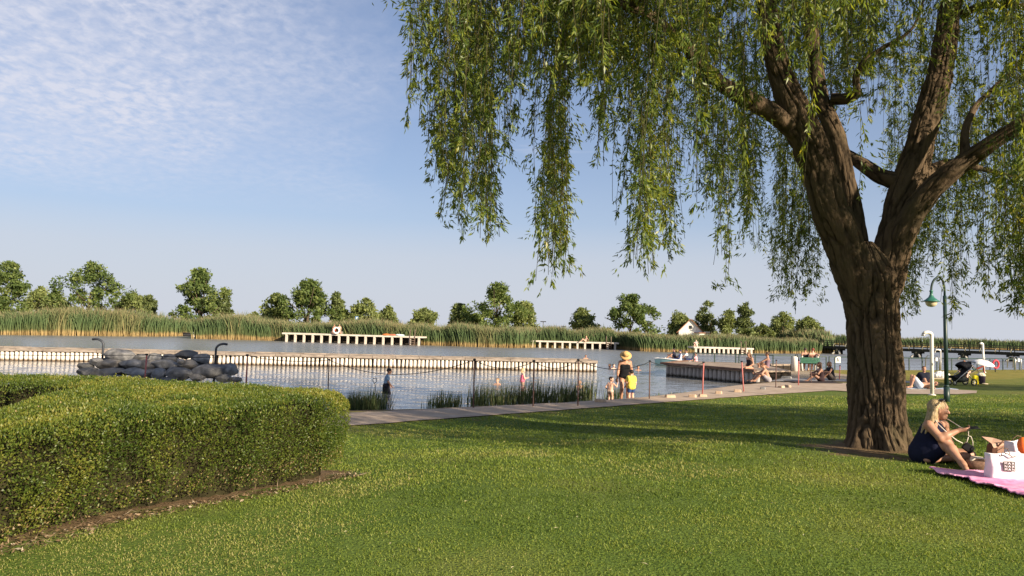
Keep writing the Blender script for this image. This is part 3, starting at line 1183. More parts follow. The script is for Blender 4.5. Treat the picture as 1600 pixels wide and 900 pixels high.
M_leafdark = leaf_mat('maple_leaf', [(0, (0.040, 0.068, 0.020)), (0.5, (0.105, 0.150, 0.042)), (1, (0.21, 0.245, 0.075))], 0.35)
M_leafpale = leaf_mat('pale_willow_leaf', [(0, (0.075, 0.100, 0.032)), (0.5, (0.165, 0.200, 0.065)), (1, (0.26, 0.285, 0.10))], 0.3)
M_leafslim = leaf_mat('grey_green_leaf', [(0, (0.05, 0.072, 0.027)), (0.5, (0.115, 0.145, 0.05)), (1, (0.19, 0.22, 0.08))], 0.25)
for a in (
    ('dark spreading tree at the far left edge above the reeds', 12, 408, 78, 122, 0),
    ('pale hazy low tree second from the far left edge', 62, 446, 44, 150, 1),
    ('pale low bush between the far left tree and its big dark neighbour', 88, 452, 40, 150, 1),
    ('big dark tree with ragged crown left of the inlet', 142, 408, 98, 128, 0),
    ('yellow green bushy tree right beside the big dark tree left of the inlet', 208, 455, 66, 135, 1),
    ('slim dark bushy tree just left of the wooden shelter', 232, 461, 30, 128, 2),
    ('dark leaning tree with open left side right of the inlet', 314, 420, 80, 122, 0),
    ('small sparse tree tucked against the open dark tree right of the inlet', 352, 454, 36, 128, 2),
    ('mid green round tree at the left of the tree group behind the left pier', 432, 456, 46, 128, 1),
    ('tall dark dense tree behind the left end of the left pier', 482, 436, 84, 125, 0),
    ('thin wispy tree right of the tall dark tree behind the left pier', 527, 457, 24, 128, 2),
    ('low dark bush under the wispy tree behind the left pier', 536, 484, 40, 128, 0),
    ('bright willow behind the small blue sign by the left pier', 573, 464, 50, 128, 1),
    ('small round willow right of the bright willow by the blue sign', 608, 476, 30, 140, 1),
    ('low wide willow with see-through crown above the right end of the left pier', 665, 480, 56, 150, 1),
    ('narrow willow just left of the largest dark tree', 717, 472, 34, 132, 1),
    ('largest dark tree in the middle of the far shore', 775, 442, 82, 126, 0),
    ('rounded tree touching the right side of the largest dark tree', 820, 469, 44, 132, 1),
    ('round lone tree behind the middle pier', 908, 479, 50, 134, 1),
    ('wide dark triangular tree right of the middle pier', 986, 460, 92, 126, 0),
    ('pale tree left of the white gabled house', 1059, 483, 34, 150, 1),
    ('green tree rising behind the roof of the white gabled house', 1106, 470, 58, 156, 2),
    ('small pale tree between the house and the tall slim tree', 1140, 482, 28, 150, 1),
    ('tall slim tree right of the white gabled house', 1164, 472, 38, 136, 2),
    ('pale low tree left of the bridge end', 1224, 486, 52, 165, 1),
    ('bright bush tree nearest the left end of the bridge', 1264, 493, 52, 150, 1),
    ('low shrub showing above the reeds left of the mid green round tree', 398, 487, 30, 150, 1),
    ('low dark shrub above the reeds between the middle pier and lone round tree', 868, 514, 42, 135, 0),
    ('low pale shrub above the reeds between the tall slim tree and the bridge trees', 1192, 505, 36, 160, 1),
    ('low shrub at the left foot of the largest dark tree', 742, 492, 34, 128, 0),
):
    far_tree(*a)
# ------------------------------------------------------------------ breakwater and jetty
def pile_mesh(name, r, h, m, n=10):
    b = MB()
    b.lathe([(r * 0.94, -0.5), (r, 0.05), (r, h * 0.6), (r * 0.97, h)], n=n)
    return b.mesh(name, m)


def build_breakwater():
    A, B = at_z(-60, 562.0, WZ), at_z(930, 581.0, WZ)
    d = (B - A)
    Ln = d.length
    d.normalize()
    back = Vector((-d.y, d.x, 0))
    root = empty('breakwater', A)
    tag(root, 'long breakwater of sunlit whitewashed piles under a brown cap, in the lake', 'breakwater')
    H = 0.52
    me = pile_mesh('pile', 0.084, H, M_pile)
    sp = 0.225
    n = int(Ln / sp)
    rest = MB()
    for k in range(n + 1):
        p = d * (Ln - k * sp) + back * random.uniform(-0.02, 0.02)
        if k < 100:
            o = link('pile', me, root, p, random.uniform(0, 6))
            o.scale = (random.uniform(0.82, 1.12), random.uniform(0.85, 1.1), random.uniform(1.03, 1.09))
            o.rotation_euler = (random.gauss(0, 0.02), random.gauss(0, 0.025), random.uniform(0, 6))
        else:
            rest.lathe([(0.086, -0.5), (0.09, 0.05), (0.088, H)], (p.x, p.y, 0), n=10)
    o = rest.build('pile_row', M_pile, root)
    o['kind'] = 'stuff'
    # end return and rear wall
    c = MB()
    segs = 26
    for k in range(segs):
        a = d * (Ln + 0.12) * (k / segs)
        e = d * (Ln + 0.12) * ((k + 1) / segs - 0.0006)
        dz = random.uniform(-0.012, 0.012)
        c.beam(a + Vector((0, 0, H + 0.075 + dz)) - back * 0.03, e + Vector((0, 0, H + 0.075 + dz)) - back * 0.03, 0.26, 0.15)
        c.beam(a + Vector((0, 0, H + 0.05 + dz)) + back * 0.75, e + Vector((0, 0, H + 0.05 + dz)) + back * 0.75, 1.26, 0.12, 1)
        c.beam(a + Vector((0, 0, H + 0.085 - dz)) + back * 1.52, e + Vector((0, 0, H + 0.085 - dz)) + back * 1.52, 0.24, 0.16)
    c.beam(d * (Ln + 0.02) + back * 0.12 + Vector((0, 0, H + 0.06)), d * (Ln + 0.02) + back * 1.4 + Vector((0, 0, H + 0.06)), 0.2, 0.155)
    c.build('cap', [M_cap, mat('earth_fill', (0.085, 0.07, 0.06), 0.95, scale=1.2, c2=(0.20, 0.17, 0.145), spec=0.05)], root)
    c = MB()
    c.beam(back * 0.8 + Vector((0, 0, 0.2)), d * (Ln - 0.06) + back * 0.8 + Vector((0, 0, 0.2)), 1.35, 0.62)
    c.build('core', M_dark, root)
    for k in range(5):
        link('end_pile', me, root, d * (Ln + 0.02) + back * (0.28 + 0.28 * k), k)


build_breakwater()


def build_jetty():
    A, B = at_z(1044, 587, WZ), at_z(1183, 601.5, WZ)
    d = (B - A)
    Ln = d.length
    d.normalize()
    back = Vector((-d.y, d.x, 0))
    root = empty('jetty', A)
    tag(root, 'jetty of shaded grey piles with worn cap board, right of the straw hat woman', 'jetty')
    H = 0.60
    me = pile_mesh('pile', 0.135, H, M_pileg, 12)
    n = 22
    for k in range(n):
        o = link('pile', me, root, d * (Ln * k / (n - 1)), k)
        o.scale = (random.uniform(0.9, 1.04), random.uniform(0.9, 1.04), random.uniform(0.98, 1.0))
    for k in range(1, 15):
        link('pile', me, root, Vector((2.45, 4.9, 0)) * (k / 14), k)
    # deck
    a = Vector((-0.16, -0.08, 0)) - back * 0.16
    P = [a, d * Ln - back * 0.16, d * Ln + Vector((2.2, 1.6, 0)), Vector((6.3, 2.6, 0)), Vector((9.5, 5.4, 0)), Vector((2.3, 5.05, 0))]
    V = [(p.x, p.y, z) for z in (H, H + 0.075) for p in P]
    k = len(P)
    b = MB()
    b.add(V, [tuple(range(k))[::-1], tuple(range(k, 2 * k))] + [(i, (i + 1) % k, k + (i + 1) % k, k + i) for i in range(k)])
    b.build('deck', mat('jetty_deck', (0.22, 0.17, 0.13), 0.9, scale=1.3, c2=(0.40, 0.32, 0.25), spec=0.1), root)
    b = MB()
    b.beam(a + Vector((-0.1, 0.1, H + 0.095)), d * Ln - back * 0.13 + Vector((0, 0, H + 0.095)), 0.2, 0.11)
    b.beam(a + Vector((0.02, 0.2, H + 0.097)), a + Vector((2.5, 5.0, H + 0.097)), 0.2, 0.11)
    b.build('cap', mat('jetty_cap', (0.09, 0.055, 0.045), 0.9, scale=2, c2=(0.20, 0.13, 0.10), spec=0.1), root)
    b = MB()
    V = [(p.x * 0.96 + back.x * 0.34 + 0.08, p.y * 0.96 + back.y * 0.34 + 0.05, z) for z in (-1.2, H - 0.01) for p in P]
    b.add(V, [tuple(range(k))[::-1], tuple(range(k, 2 * k))] + [(i, (i + 1) % k, k + (i + 1) % k, k + i) for i in range(k)])
    b.build('core', M_dark, root)
    return root


build_jetty()


def railing(label, pts, top, posts, wires=3, mid=None):
    """pts: (px, Y) of the line; posts: list of px; rails at z=top"""
    def at(px):
        Y = np.interp(px, [p[0] for p in pts], [p[1] for p in pts])
        q = at_y(px, 560, Y)
        return Vector((q.x, Y, 0))
    o0 = at(posts[0])
    root = empty('railing', (o0.x, o0.y, gz(o0.x, o0.y)))
    tag(root, label, 'railing')
    zo = root.location
    for px in posts:
        p = at(px)
        b = MB()
        zb = max(gz(p.x, p.y), WZ) - 0.1
        b.box((0, 0, (zb + top) / 2 - zo.z), (0.06, 0.06, top - zb))
        b.build('post', M_greenst, root, (p.x - zo.x, p.y - zo.y, 0))
    b = MB()
    for i in range(len(posts) - 1):
        a, c = at(posts[i]) - zo, at(posts[i + 1]) - zo
        a.z = c.z = top - zo.z + 0.03
        b.beam(a, c, 0.09, 0.06)
    b.build('top_rail', M_greenst, root)
    w = MB()
    for i in range(len(posts) - 1):
        a, c = at(posts[i]) - zo, at(posts[i + 1]) - zo
        for k in range(wires):
            z = top - zo.z - 0.14 - 0.22 * k
            m = (a + c) / 2
            sag = random.uniform(0.01, 0.06)
            w.tube([(a.x, a.y, z), (m.x, m.y, z - sag), (c.x, c.y, z)], 0.006, 4)
    w.build('wires', M_greydk, root)
    return at


RAILPTS = [(1083, 47.2), (1208, 46.3), (1304, 46.9), (1420, 49.6), (1600, 56.5), (1760, 66)]
rail_at = railing('green steel railing with slack wires along the back of the jetty', RAILPTS, 0.44, [1083.5, 1116.5, 1149.5, 1154.5, 1180, 1208, 1237, 1264, 1291])
railing('green steel railing along the lake edge of the lawn, behind the willow and stroller', RAILPTS, 0.44,
        [1295.5, 1304.5, 1325, 1343, 1362, 1381, 1400, 1420.5, 1441, 1464, 1487, 1507, 1527, 1547, 1567, 1585, 1593, 1612, 1632, 1655])


# ------------------------------------------------------------------ piers on the far shore
def pier(label, p0, p1, deck_y, npile, w=2.4, ladder=True):
    A, B = at_z(p0[0], p0[1], WZ), at_z(p1[0], p1[1], WZ)
    d = B - A
    Ln = d.length
    d.normalize()
    back = Vector((-d.y, d.x, 0))
    top = at_y(p0[0], deck_y, A.y).z - WZ
    root = empty('pier', A)
    tag(root, label, 'pier', 'bathing piers on the far shore')
    b = MB()
    nb = 6
    for k in range(nb):
        b.beam(d * (Ln * k / nb + 0.01) + back * (w / 2) + Vector((0, 0, top - 0.1)), d * (Ln * (k + 1) / nb - 0.01) + back * (w / 2) + Vector((0, 0, top - 0.1)), w, 0.2)
    b.build('deck', M_deck, root)
    me = MB().box((0, 0, (top - 0.2) / 2 - 0.3), (0.26, 0.26, top + 0.38)).mesh('pile', M_deck)
    ang = math.atan2(d.y, d.x)
    for k in range(npile):
        f = (k + 0.5) / npile
        link('pile', me, root, d * Ln * f + back * 0.16, ang)
    med = MB().box((0, 0, (top - 0.2) / 2 - 0.3), (0.24, 0.24, top + 0.38)).mesh('rear_pile', M_dark)
    b = MB()
    b.beam(d * 0.6 + back * (w * 0.55) + Vector((0, 0, top * 0.42)), d * (Ln - 0.6) + back * (w * 0.55) + Vector((0, 0, top * 0.42)), 0.12, top * 0.72)  # added dark sheet in place of the shade under the deck
    b.build('underdeck_shade', M_dark, root)
    if ladder:
        q = d * (Ln - 1.4) - back * 0.06
        b = MB()
        for s in (-0.32, 0.32):
            b.tube([q + d * s + Vector((0, 0, -0.4)), q + d * s + Vector((0, 0, top + 0.7)), q + d * s + back * 0.25 + Vector((0, 0, top + 0.85)), q + d * s + back * 0.6 + Vector((0, 0, top + 0.5))], 0.05, 6)
        for k in range(4):
            b.tube([q + d * -0.32 + Vector((0, 0, 0.05 + 0.27 * k)), q + d * 0.32 + Vector((0, 0, 0.05 + 0.27 * k))], 0.045, 6)
        b.build('ladder', mat('pier_ladder', (0.16, 0.11, 0.08), 0.7), root)
    return root, top + WZ


pierA, zA = pier('longest pale pier on piles with ladder, in front of the left reeds', (440, 533.6), (661, 540.2), 519.5, 16)
pierB, zB = pier('pale pier in front of the round lone tree and the triangular tree', (826, 542.6), (967, 546.6), 531.5, 12)
pierC, zC = pier('shortest pale pier, behind the jetty and its railing', (1084, 552.2), (1178, 554.6), 541.5, 13)


def build_bridge():
    A, B = Vector((0, 118.0, 0)), Vector((0, 94.0, 0))
    A.x = at_y(1284, 531, 118).x
    B.x = at_y(1712, 545, 94).x
    d = B - A
    A = A - d * 0.10
    d = B - A
    Ln = d.length
    d.normalize()
    sd_ = Vector((-d.y, d.x, 0))
    root = empty('bridge', (A.x, A.y, WZ))
    tag(root, 'long low dark green timber footbridge on piers across the lake', 'bridge')
    zr, zt, zb = 1.30 - WZ, 0.46 - WZ, 0.06 - WZ
    b = MB()
    b.beam(sd_ * 0.9 + Vector((0, 0, (zt + zb) / 2 + 0.08)), d * Ln + sd_ * 0.9 + Vector((0, 0, (zt + zb) / 2 + 0.08)), 1.7, 0.22)
    for s in (0.0, 1.8):
        b.beam(sd_ * s + Vector((0, 0, (zt + zb) / 2)), d * Ln + sd_ * s + Vector((0, 0, (zt + zb) / 2)), 0.16, zt - zb)
    b.build('deck', M_bridged, root)
    n = int(Ln / 1.72)
    for s in (-0.1, 1.9):
        b = MB()
        for z, h in ((zr - 0.05, 0.11), (zr - 0.33, 0.10), (zr - 0.60, 0.10)):
            b.beam(sd_ * s + Vector((0, 0, z)), d * Ln + sd_ * s + Vector((0, 0, z)), 0.07, h)
        b.build('handrail', M_bridge, root)
    pm = MB()
    pm.box((0, 0, (zr + zt) / 2 - 0.12), (0.11, 0.11, zr - zt + 0.18))
    pm = pm.mesh('rail_post', M_bridge)
    br = MB()
    br.beam((0, 0, zt + 0.05), (0, 0, zt + 0.36), 0.12, 0.05)
    brm = MB().beam((-0.05, -0.24, zt - 0.02), (0.05, -0.06, zt + 0.42), 0.10, 0.06).mesh('brace', mat('pale_brace', (0.30, 0.28, 0.2), 0.8))
    ang = math.atan2(d.y, d.x)
    for k in range(min(n, 45)):
        o = link('rail_post', pm, root, d * (k * Ln / n) - sd_ * 0.12, ang)
        link('brace', brm, o, (0, 0, 0), 0)
        link('rail_post', pm, root, d * (k * Ln / n) + sd_ * 1.95, ang)
    pc = mat('pier_footing', (0.20, 0.19, 0.17), 0.8, scale=2, c2=(0.36, 0.34, 0.30))
    for px in (1307, 1366, 1431, 1504, 1580, 1660):
        t = 0.5
        for _ in range(30):       # where this bearing meets the bridge line
            p = A + d * (Ln * t)
            q = at_y(px, 550, p.y)
            t += (q.x - p.x) / (d.x * Ln)
        p = d * (Ln * t)
        b = MB()
        b.beam(p + sd_ * -0.1 + Vector((0, 0, zb - 0.12)), p + sd_ * 2.1 + Vector((0, 0, zb - 0.12)), 1.1, 0.3)
        for s in (0.0, 1.8):
            b.tube([p + sd_ * s + Vector((0, 0, -0.6)), p + sd_ * s + Vector((0, 0, zb))], 0.28, 8)
        o = b.build('pier', M_bridged, root)
        b = MB()
        b.beam(p + sd_ * -0.5 - d * 0.5 + Vector((0, 0, 0.02)), p + sd_ * -0.1 - d * 0.2 + Vector((0, 0, 0.35)), 0.22, 0.22)
        b.beam(p + sd_ * -0.5 + d * 0.7 + Vector((0, 0, 0.02)), p + sd_ * -0.1 + d * 0.4 + Vector((0, 0, 0.4)), 0.22, 0.22)
        b.build('footing', pc, o)


build_bridge()


def build_house():
    c = at_y(1079, 520, 142)
    root = empty('house', (c.x, 142, -0.3), R(-14))
    tag(root, 'small white gabled house with red brown roof among the far trees', 'house')
    w, l, he, hr = 4.3, 6.0, 2.5, 4.75
    b = MB()
    x0, x1 = -w / 2, w / 2
    V = [(x0, 0, 0), (x1, 0, 0), (x1, 0, he), (0, 0, hr), (x0, 0, he), (x0, l, 0), (x1, l, 0), (x1, l, he), (0, l, hr), (x0, l, he)]
    b.add(V, [(0, 1, 2, 3, 4), (9, 8, 7, 6, 5), (0, 4, 9, 5), (1, 6, 7, 2)])
    b.build('wall', M_white, root)
    b = MB()
    for s in (-1, 1):
        n = Vector((s * (hr - he), 0, w / 2)).normalized() * 0.12
        e = Vector((s * (w / 2 + 0.35), 0, he - 0.35 * (hr - he) / (w / 2)))
        r = Vector((0, 0, hr))
        V = [r + Vector((0, -0.3, 0)) + n * 0.1, e + Vector((0, -0.3, 0)) + n * 0.1, e + Vector((0, l + 0.3, 0)) + n * 0.1, r + Vector((0, l + 0.3, 0)) + n * 0.1]
        V += [v + n for v in V]
        b.add(V, [(0, 1, 2, 3), (7, 6, 5, 4), (0, 4, 5, 1), (1, 5, 6, 2), (2, 6, 7, 3), (3, 7, 4, 0)])
    b.build('roof', M_roof, root)
    for x, z, ww, hh in ((-0.9, 1.35, 0.7, 0.9), (0.9, 1.35, 0.7, 0.9)):
        f = MB().box((x, -0.03, z), (ww + 0.16, 0.08, hh + 0.16)).build('window', M_white, root)
        MB().box((x, -0.085, z), (ww, 0.04, hh)).build('pane', M_glass, f)
    MB().box((0, -0.05, 3.3), (0.5, 0.06, 0.6)).build('vent', M_glass, root)
    # low annexe
    c2 = at_y(1097, 526, 141)
    r2 = empty('shed', (c2.x, 141, -0.3), R(8))
    tag(r2, 'low white shed right of the gabled house, behind the reeds', 'shed')
    MB().box((0, 0, 1.1), (2.0, 2.6, 2.2)).build('wall', M_white, r2)
    MB().box((0, 0, 2.28), (2.4, 3.0, 0.14)).build('roof', M_roof, r2)
    MB().box((-0.3, -1.33, 0.95), (0.7, 0.05, 1.7)).build('door', M_dark, r2)


build_house()


# ------------------------------------------------------------------ inlet with its weir, shelter
def build_inlet():
    p = at_y(263, 514, 118)
    root = empty('weir', (p.x, 118, WZ))
    tag(root, 'pale timber weir closing the small inlet between the reed belts', 'weir')
    w = 4.6
    MB().beam((-w / 2, 0, 0.62), (w / 2, 0, 0.62), 0.3, 0.28).build('beam', M_deck, root)
    MB().beam((-w / 2, 3.2, 1.05), (w / 2, 3.2, 1.05), 0.3, 0.22).build('beam', M_cap, root)
    MB().beam((-w / 2, 3.4, 0.4), (w / 2, 3.4, 0.4), 0.1, 0.9).build('boarding', M_cap, root)
    a = at_z(304.5, 526, WZ)
    e = empty('retaining_wall', a)
    tag(e, 'short pile wall at the right bank of the inlet with a white end post', 'wall')
    q = Vector((p.x + 2.0, 116, WZ)) - a
    b = MB()
    for k in range(30):
        f = k / 29
        b.lathe([(0.14, -0.4), (0.14, 0.45 + 0.04 * math.sin(k * 3))], q * f, n=8)
    b.build('pile_row', M_pileg, e)
    MB().beam(Vector((0, 0, 0.5)), q + Vector((0, 0, 0.5)), 0.34, 0.12).build('cap', M_cap, e)
    MB().box((0, -0.22, 0.15), (0.3, 0.3, 1.1)).build('end_post', M_white, e)
    a = at_z(249, 524.5, WZ)
    o = MB().box((0, 0, 0.4), (0.36, 0.36, 1.6)).box((0, 0, 1.23), (0.46, 0.46, 0.08)).build('mooring_post', M_white, None, a)
    tag(o, 'white square post at the left bank of the inlet', 'post')
    a = at_y(246.5, 505, 112)
    s = empty('shelter', (a.x, 112, -0.4))
    tag(s, 'small open wooden shelter among the reeds left of the inlet', 'shelter')
    top = at_y(246, 494, 112).z + 0.4
    for x in (-0.45, 0.45):
        MB().box((x, 0, top / 2), (0.14, 0.14, top)).build('post', M_deck, s)
    MB().box((0, 0, top), (1.35, 0.8, 0.16)).build('roof', M_deck, s)


build_inlet()


# ------------------------------------------------------------------ small far things
def far_post(name, label, px, ytop, ybot, Y, w, m, cat='post', cap=None, group=None):
    a, t = at_y(px, ybot, Y), at_y(px, ytop, Y)
    h = t.z - a.z
    b = MB()
    b.box((0, 0, h / 2 - 0.6), (w, w, h + 1.2), top=0.9)
    b.box((0, 0, h + 0.02), (w * 1.25, w * 1.25, 0.06))
    o = b.build(name, m, None, a)
    return tag(o, label, cat, group)


far_post('wooden_post', 'brown wooden post in the reeds left of the pair on the left pier', 515.5, 501, 520, 112, 0.34, M_cap)
far_post('wooden_post', 'brown wooden post in the reeds right of the pair on the left pier', 538.5, 502, 520, 112, 0.26, M_cap)
far_post('wooden_post', 'short white post in the reeds behind the middle pier', 857.5, 523, 531, 116, 0.22, M_white)


def far_lamp(label, px, ytop, ybot, Y):
    a, t = at_y(px, ybot, Y), at_y(px, ytop, Y)
    h = t.z - a.z
    root = empty('street_lamp', a)
    tag(root, label, 'street lamp')
    MB().tube([(0, 0, -1), (0, 0, h)], [0.09, 0.06], 6).build('pole', M_greydk, root)
    MB().box((0.0, 0, h), (0.95, 0.3, 0.16)).build('lamp_head', M_greydk, root)


far_lamp('thin grey street lamp rising behind the reeds left of the middle pier', 848.3, 502.5, 522, 125)
far_lamp('thin street lamp in the reeds behind the shortest pier', 1104, 519, 541, 118)
far_lamp('faint thin lamp mast between the middle pier and the round lone tree', 880.5, 510, 522, 140)
p = at_y(557.5, 497, 110)
sg = empty('sign', (p.x, 110, -0.3))
tag(sg, 'small blue and white sign on a post behind the left pier', 'sign')
MB().tube([(0, 0, 0), (0, 0, p.z + 0.3 - 0.2)], 0.05, 6).build('post', M_greydk, sg)
MB().box((0, -0.06, p.z + 0.3), (0.45, 0.04, 0.5)).build('panel', mat('sign_blue', (0.10, 0.22, 0.42), 0.5), sg)
MB().box((0.02, -0.09, p.z + 0.3), (0.2, 0.02, 0.28)).build('symbol', M_white, sg)


# ------------------------------------------------------------------ boulder pile
def rock(px, py, w, h, Y, label, m, seed):
    c = at_y(px, py, Y)
    s = Y / F
    rx, rz = w * s / 2 * 1.05, h * s / 2 * 1.04
    ry = max(rz * 1.5, rx * 0.62)
    me = bpy.data.meshes.new('boulder')
    bm_ = ico(4)
    V = bm_[0].copy()
    r0 = np.random.default_rng(seed)
    # flattened faces: soft-clamp against a few random planes, then small noise
    for _ in range(13):
        nrm = r0.normal(size=3)
        nrm /= np.linalg.norm(nrm)
        lim = 0.62 + 0.28 * r0.random()
        dd = V @ nrm
        V = V - np.outer(np.clip(dd - lim, 0, None) * 0.96, nrm)
    V = V * (1 + (fbm(V * 1.7 + seed * 3.1, 3) - 0.5)[:, None] * 0.17 + (fbm(V * 5 + seed, 3) - 0.5)[:, None] * 0.07)
    V = V * np.array([rx, ry, rz]) * 1.13
    a = r0.uniform(-0.12, 0.12)
    ca, sa = math.cos(a), math.sin(a)
    V = np.c_[V[:, 0] * ca - V[:, 2] * sa, V[:, 1], V[:, 0] * sa + V[:, 2] * ca]
    o = np_mesh('boulder', V, bm_[1], m, smooth=True, loc=c)
    return tag(o, label, 'boulder', 'boulders of the rock pile')


_ico = {}


def ico(k):
    if k not in _ico:
        b = bmesh.new()
        bmesh.ops.create_icosphere(b, subdivisions=k, radius=1)
        V = np.array([v.co[:] for v in b.verts])
        Fc = np.array([[v.index for v in f.verts] for f in b.faces])
        b.free()
        _ico[k] = (V, Fc)
    return _ico[k]


ROCKS = [
    # px, py, w, h, depth, dark?, label
    (189, 555.5, 43, 20, 29.6, 0, 'largest grey boulder crowning the left half of the rock pile'),
    (215, 559, 27, 13, 29.7, 0, 'flat brownish boulder right of the crowning boulder, left of the red post'),
    (150, 566, 20, 13, 29.4, 0, 'small boulder just below the left curved pole of the rock pile'),
    (170, 568.5, 36, 16, 29.0, 0, 'pale oval boulder under the left end of the crowning boulder'),
    (206, 569.5, 40, 16, 29.1, 0, 'long grey boulder under the right end of the crowning boulder'),
    (134, 573, 22, 13, 29.4, 1, 'dark boulder at the upper left edge of the rock pile'),
    (137, 583, 32, 16, 28.8, 1, 'dark jagged boulder at the left foot of the rock pile'),
    (168, 584, 48, 16, 28.5, 0, 'long smooth bluish boulder in the lower left of the rock pile'),
    (214, 582.5, 47, 16, 28.5, 0, 'long smooth boulder crossed by the red post in the rock pile'),
    (182, 593, 38, 13, 28.2, 0, 'low flat boulder left of the red post, touching the hedge line'),
    (216, 594, 42, 13, 28.2, 0, 'low flat boulder at the foot of the red post'),
    (234, 571, 24, 18, 29.2, 0, 'upright boulder just right of the red post'),
    (243, 559.5, 26, 14, 29.7, 0, 'rounded boulder in the dip between the two humps of the rock pile'),
    (267, 560, 26, 14, 29.7, 0, 'round topped boulder left of the stack of two flat boulders'),
    (260, 570, 40, 14, 29.1, 0, 'long leaning slab in the middle of the rock pile'),
    (237, 580.5, 18, 9, 28.6, 0, 'small wedged boulder above the egg shaped boulder'),
    (248, 585, 21, 18, 28.4, 0, 'pale egg shaped boulder standing upright in the bottom row'),
    (280, 585, 45, 20, 28.4, 0, 'big smooth boulder right of the egg shaped boulder'),
    (291, 555, 33, 14, 29.8, 1, 'topmost flat dark boulder on the right half of the rock pile'),
    (293, 569.5, 27, 14, 29.2, 0, 'warm grey boulder under the topmost flat dark boulder'),
    (316, 562, 28, 16, 29.6, 0, 'blocky boulder at the upper right beside the right curved pole'),
    (326, 578, 55, 23, 28.6, 0, 'widest boulder at the right end of the rock pile'),
    (360, 579, 21, 20, 28.8, 0, 'blocky boulder at the far right edge of the rock pile'),
    (310, 590, 26, 11, 28.2, 0, 'small flat boulder under the left end of the widest boulder'),
    (349, 591, 28, 12, 28.2, 1, 'low dark boulder under the right end of the widest boulder'),
    (367, 593, 18, 10, 28.4, 1, 'dark pointed stone at the right foot of the rock pile'),
    (282, 564, 11, 8, 28.9, 0, 'fist like small stone wedged in the middle of the rock pile'),
    (182, 573, 60, 26, 30.2, 1, 'added dark fill boulder behind the left part of the rock pile'),  # this and the next two are added to darken gaps in the pile
    (232, 576, 60, 26, 30.2, 1, 'added dark fill boulder behind the red post in the rock pile'),
    (285, 576, 60, 26, 30.2, 1, 'added dark fill boulder behind the right middle of the rock pile'),
    (262, 594, 30, 10, 28.1, 1, 'dark low boulder below the egg shaped boulder'),
]
for i, (px, py, w, h, Y, dk, lab) in enumerate(ROCKS):
    rock(px, py, w, h, Y, lab, M_rockd if dk else (M_rock, M_rockm, M_rock, M_rockw)[i % 4], i + 3)


def hook_pole(label, px, ybase, ytop, dx, Y, group=None):
    a = at_y(px, ybase, Y)
    t = at_y(px + 2, ytop + 10, Y)
    h = t.z - a.z
    lx = t.x - a.x
    s = Y / F
    b = MB()
    pts = [(0, 0, -0.9), (lx, 0, h)]
    for k in range(1, 9):
        an = k / 8 * math.pi / 2
        pts.append((lx + dx * s * (1 - math.cos(an)), 0, h + 9 * s * math.sin(an)))
    pts.append((lx + dx * s * 1.45, 0, h + 8.2 * s))
    b.tube(pts, 0.045, 8)
    o = b.build('curved_pole', M_greydk, None, a)
    return tag(o, label, 'pole')


hook_pole('dark steel pole with its top bent left, at the left end of the rock pile', 159.5, 562, 529, -12, 29.9)
hook_pole('dark steel pole with its top bent right, at the right end of the rock pile', 335.5, 567, 536, 12, 29.9)


# ------------------------------------------------------------------ rope barrier along the shore
POSTS = [  # px base, y base, px top, y top, material, label
    (226, 598, 229.5, 553, 'r', 'faded red barrier post standing in front of the rock pile'),
    (384.5, 604, 386.5, 554, 'r', 'thin reddish barrier post just right of the rock pile'),
    (512, 622, 514.5, 561, 'd', 'dark barrier post behind the right end of the hedge'),
    (739.5, 638, 741.5, 561, 'd', 'dark barrier post at the left end of the long sedge row'),
    (833, 636, 834.5, 563, 'd', 'dark barrier post beside the girl in pink, in the sedge row'),
    (903, 635, 903.5, 561.5, 'd', 'dark barrier post at the right end of the long sedge row'),
    (1014.5, 624, 1015.5, 563.5, 'd', 'dark barrier post right of the boy in the yellow shirt'),
    (1097.5, 617.5, 1099.5, 565.5, 'r', 'faded red barrier post in front of the middle of the jetty wall'),
    (1162, 612.5, 1159, 564.5, 'r', 'faded red barrier post below the woman sitting on the jetty edge'),
    (1212, 606.5, 1213, 562.5, 'd', 'thin dark barrier post right of the shirtless man'),
    (1247.5, 602.5, 1248, 562.5, 'r', 'dull red barrier post left of the green bench'),
    (1267.5, 599.5, 1267, 568, 'd', 'thin dark barrier post in front of the green bench'),
    (1311.5, 594, 1312.5, 571, 'r', 'short thin reddish barrier post under the white railing sign'),
]
TOPS = []
for (bx, by, tx, ty, mm, lab) in POSTS:
    a = gnd(bx, by)
    if bx < 600:
        a = at_z(bx, by, WZ - 0.05)
        a = Vector((a.x, a.y, a.z))
        if bx < 400:
            a = at_y(bx, by, 22.5)
    t = at_y(tx, ty, a.y)
    root = empty('barrier_post', a)
    tag(root, lab, 'post', 'posts of the rope barrier')
    v = t - a
    r = 0.024 if mm == 'r' else 0.019
    MB().tube([v * -0.25, v * 0.5, v * 0.985], r, 8).build('shaft', M_redrust if mm == 'r' else M_darkrust, root)
    MB().tube([v * 0.975, v * 1.0, v * 1.012], [r * 2.0, r * 2.0, r * 1.2], 8).build('cap', M_black, root)
    TOPS.append(t)
b = MB()
o0 = TOPS[0]
far_l = at_y(-60, 552, 22.5)
seq = [(far_l, 0.02)] + [(TOPS[k], s) for k, s in zip(range(8), (0.06, 0.10, 0.42, 0.20, 0.20, 0.24, 0.16, 0))]
for k in range(len(seq) - 1):
    a, c, s = seq[k][0], seq[k + 1][0], seq[k][1]
    pts = []
    for j in range(15):
        f = j / 14
        q = a.lerp(c, f)
        q.z -= s * 4 * f * (1 - f) + 0.03
        pts.append(q - o0 + Vector((0, -0.035, 0)))
    b.tube(pts, 0.010, 6)
tag(b.build('barrier_rope', M_rope, None, o0), 'sagging black rope strung between the barrier posts along the shore', 'rope')

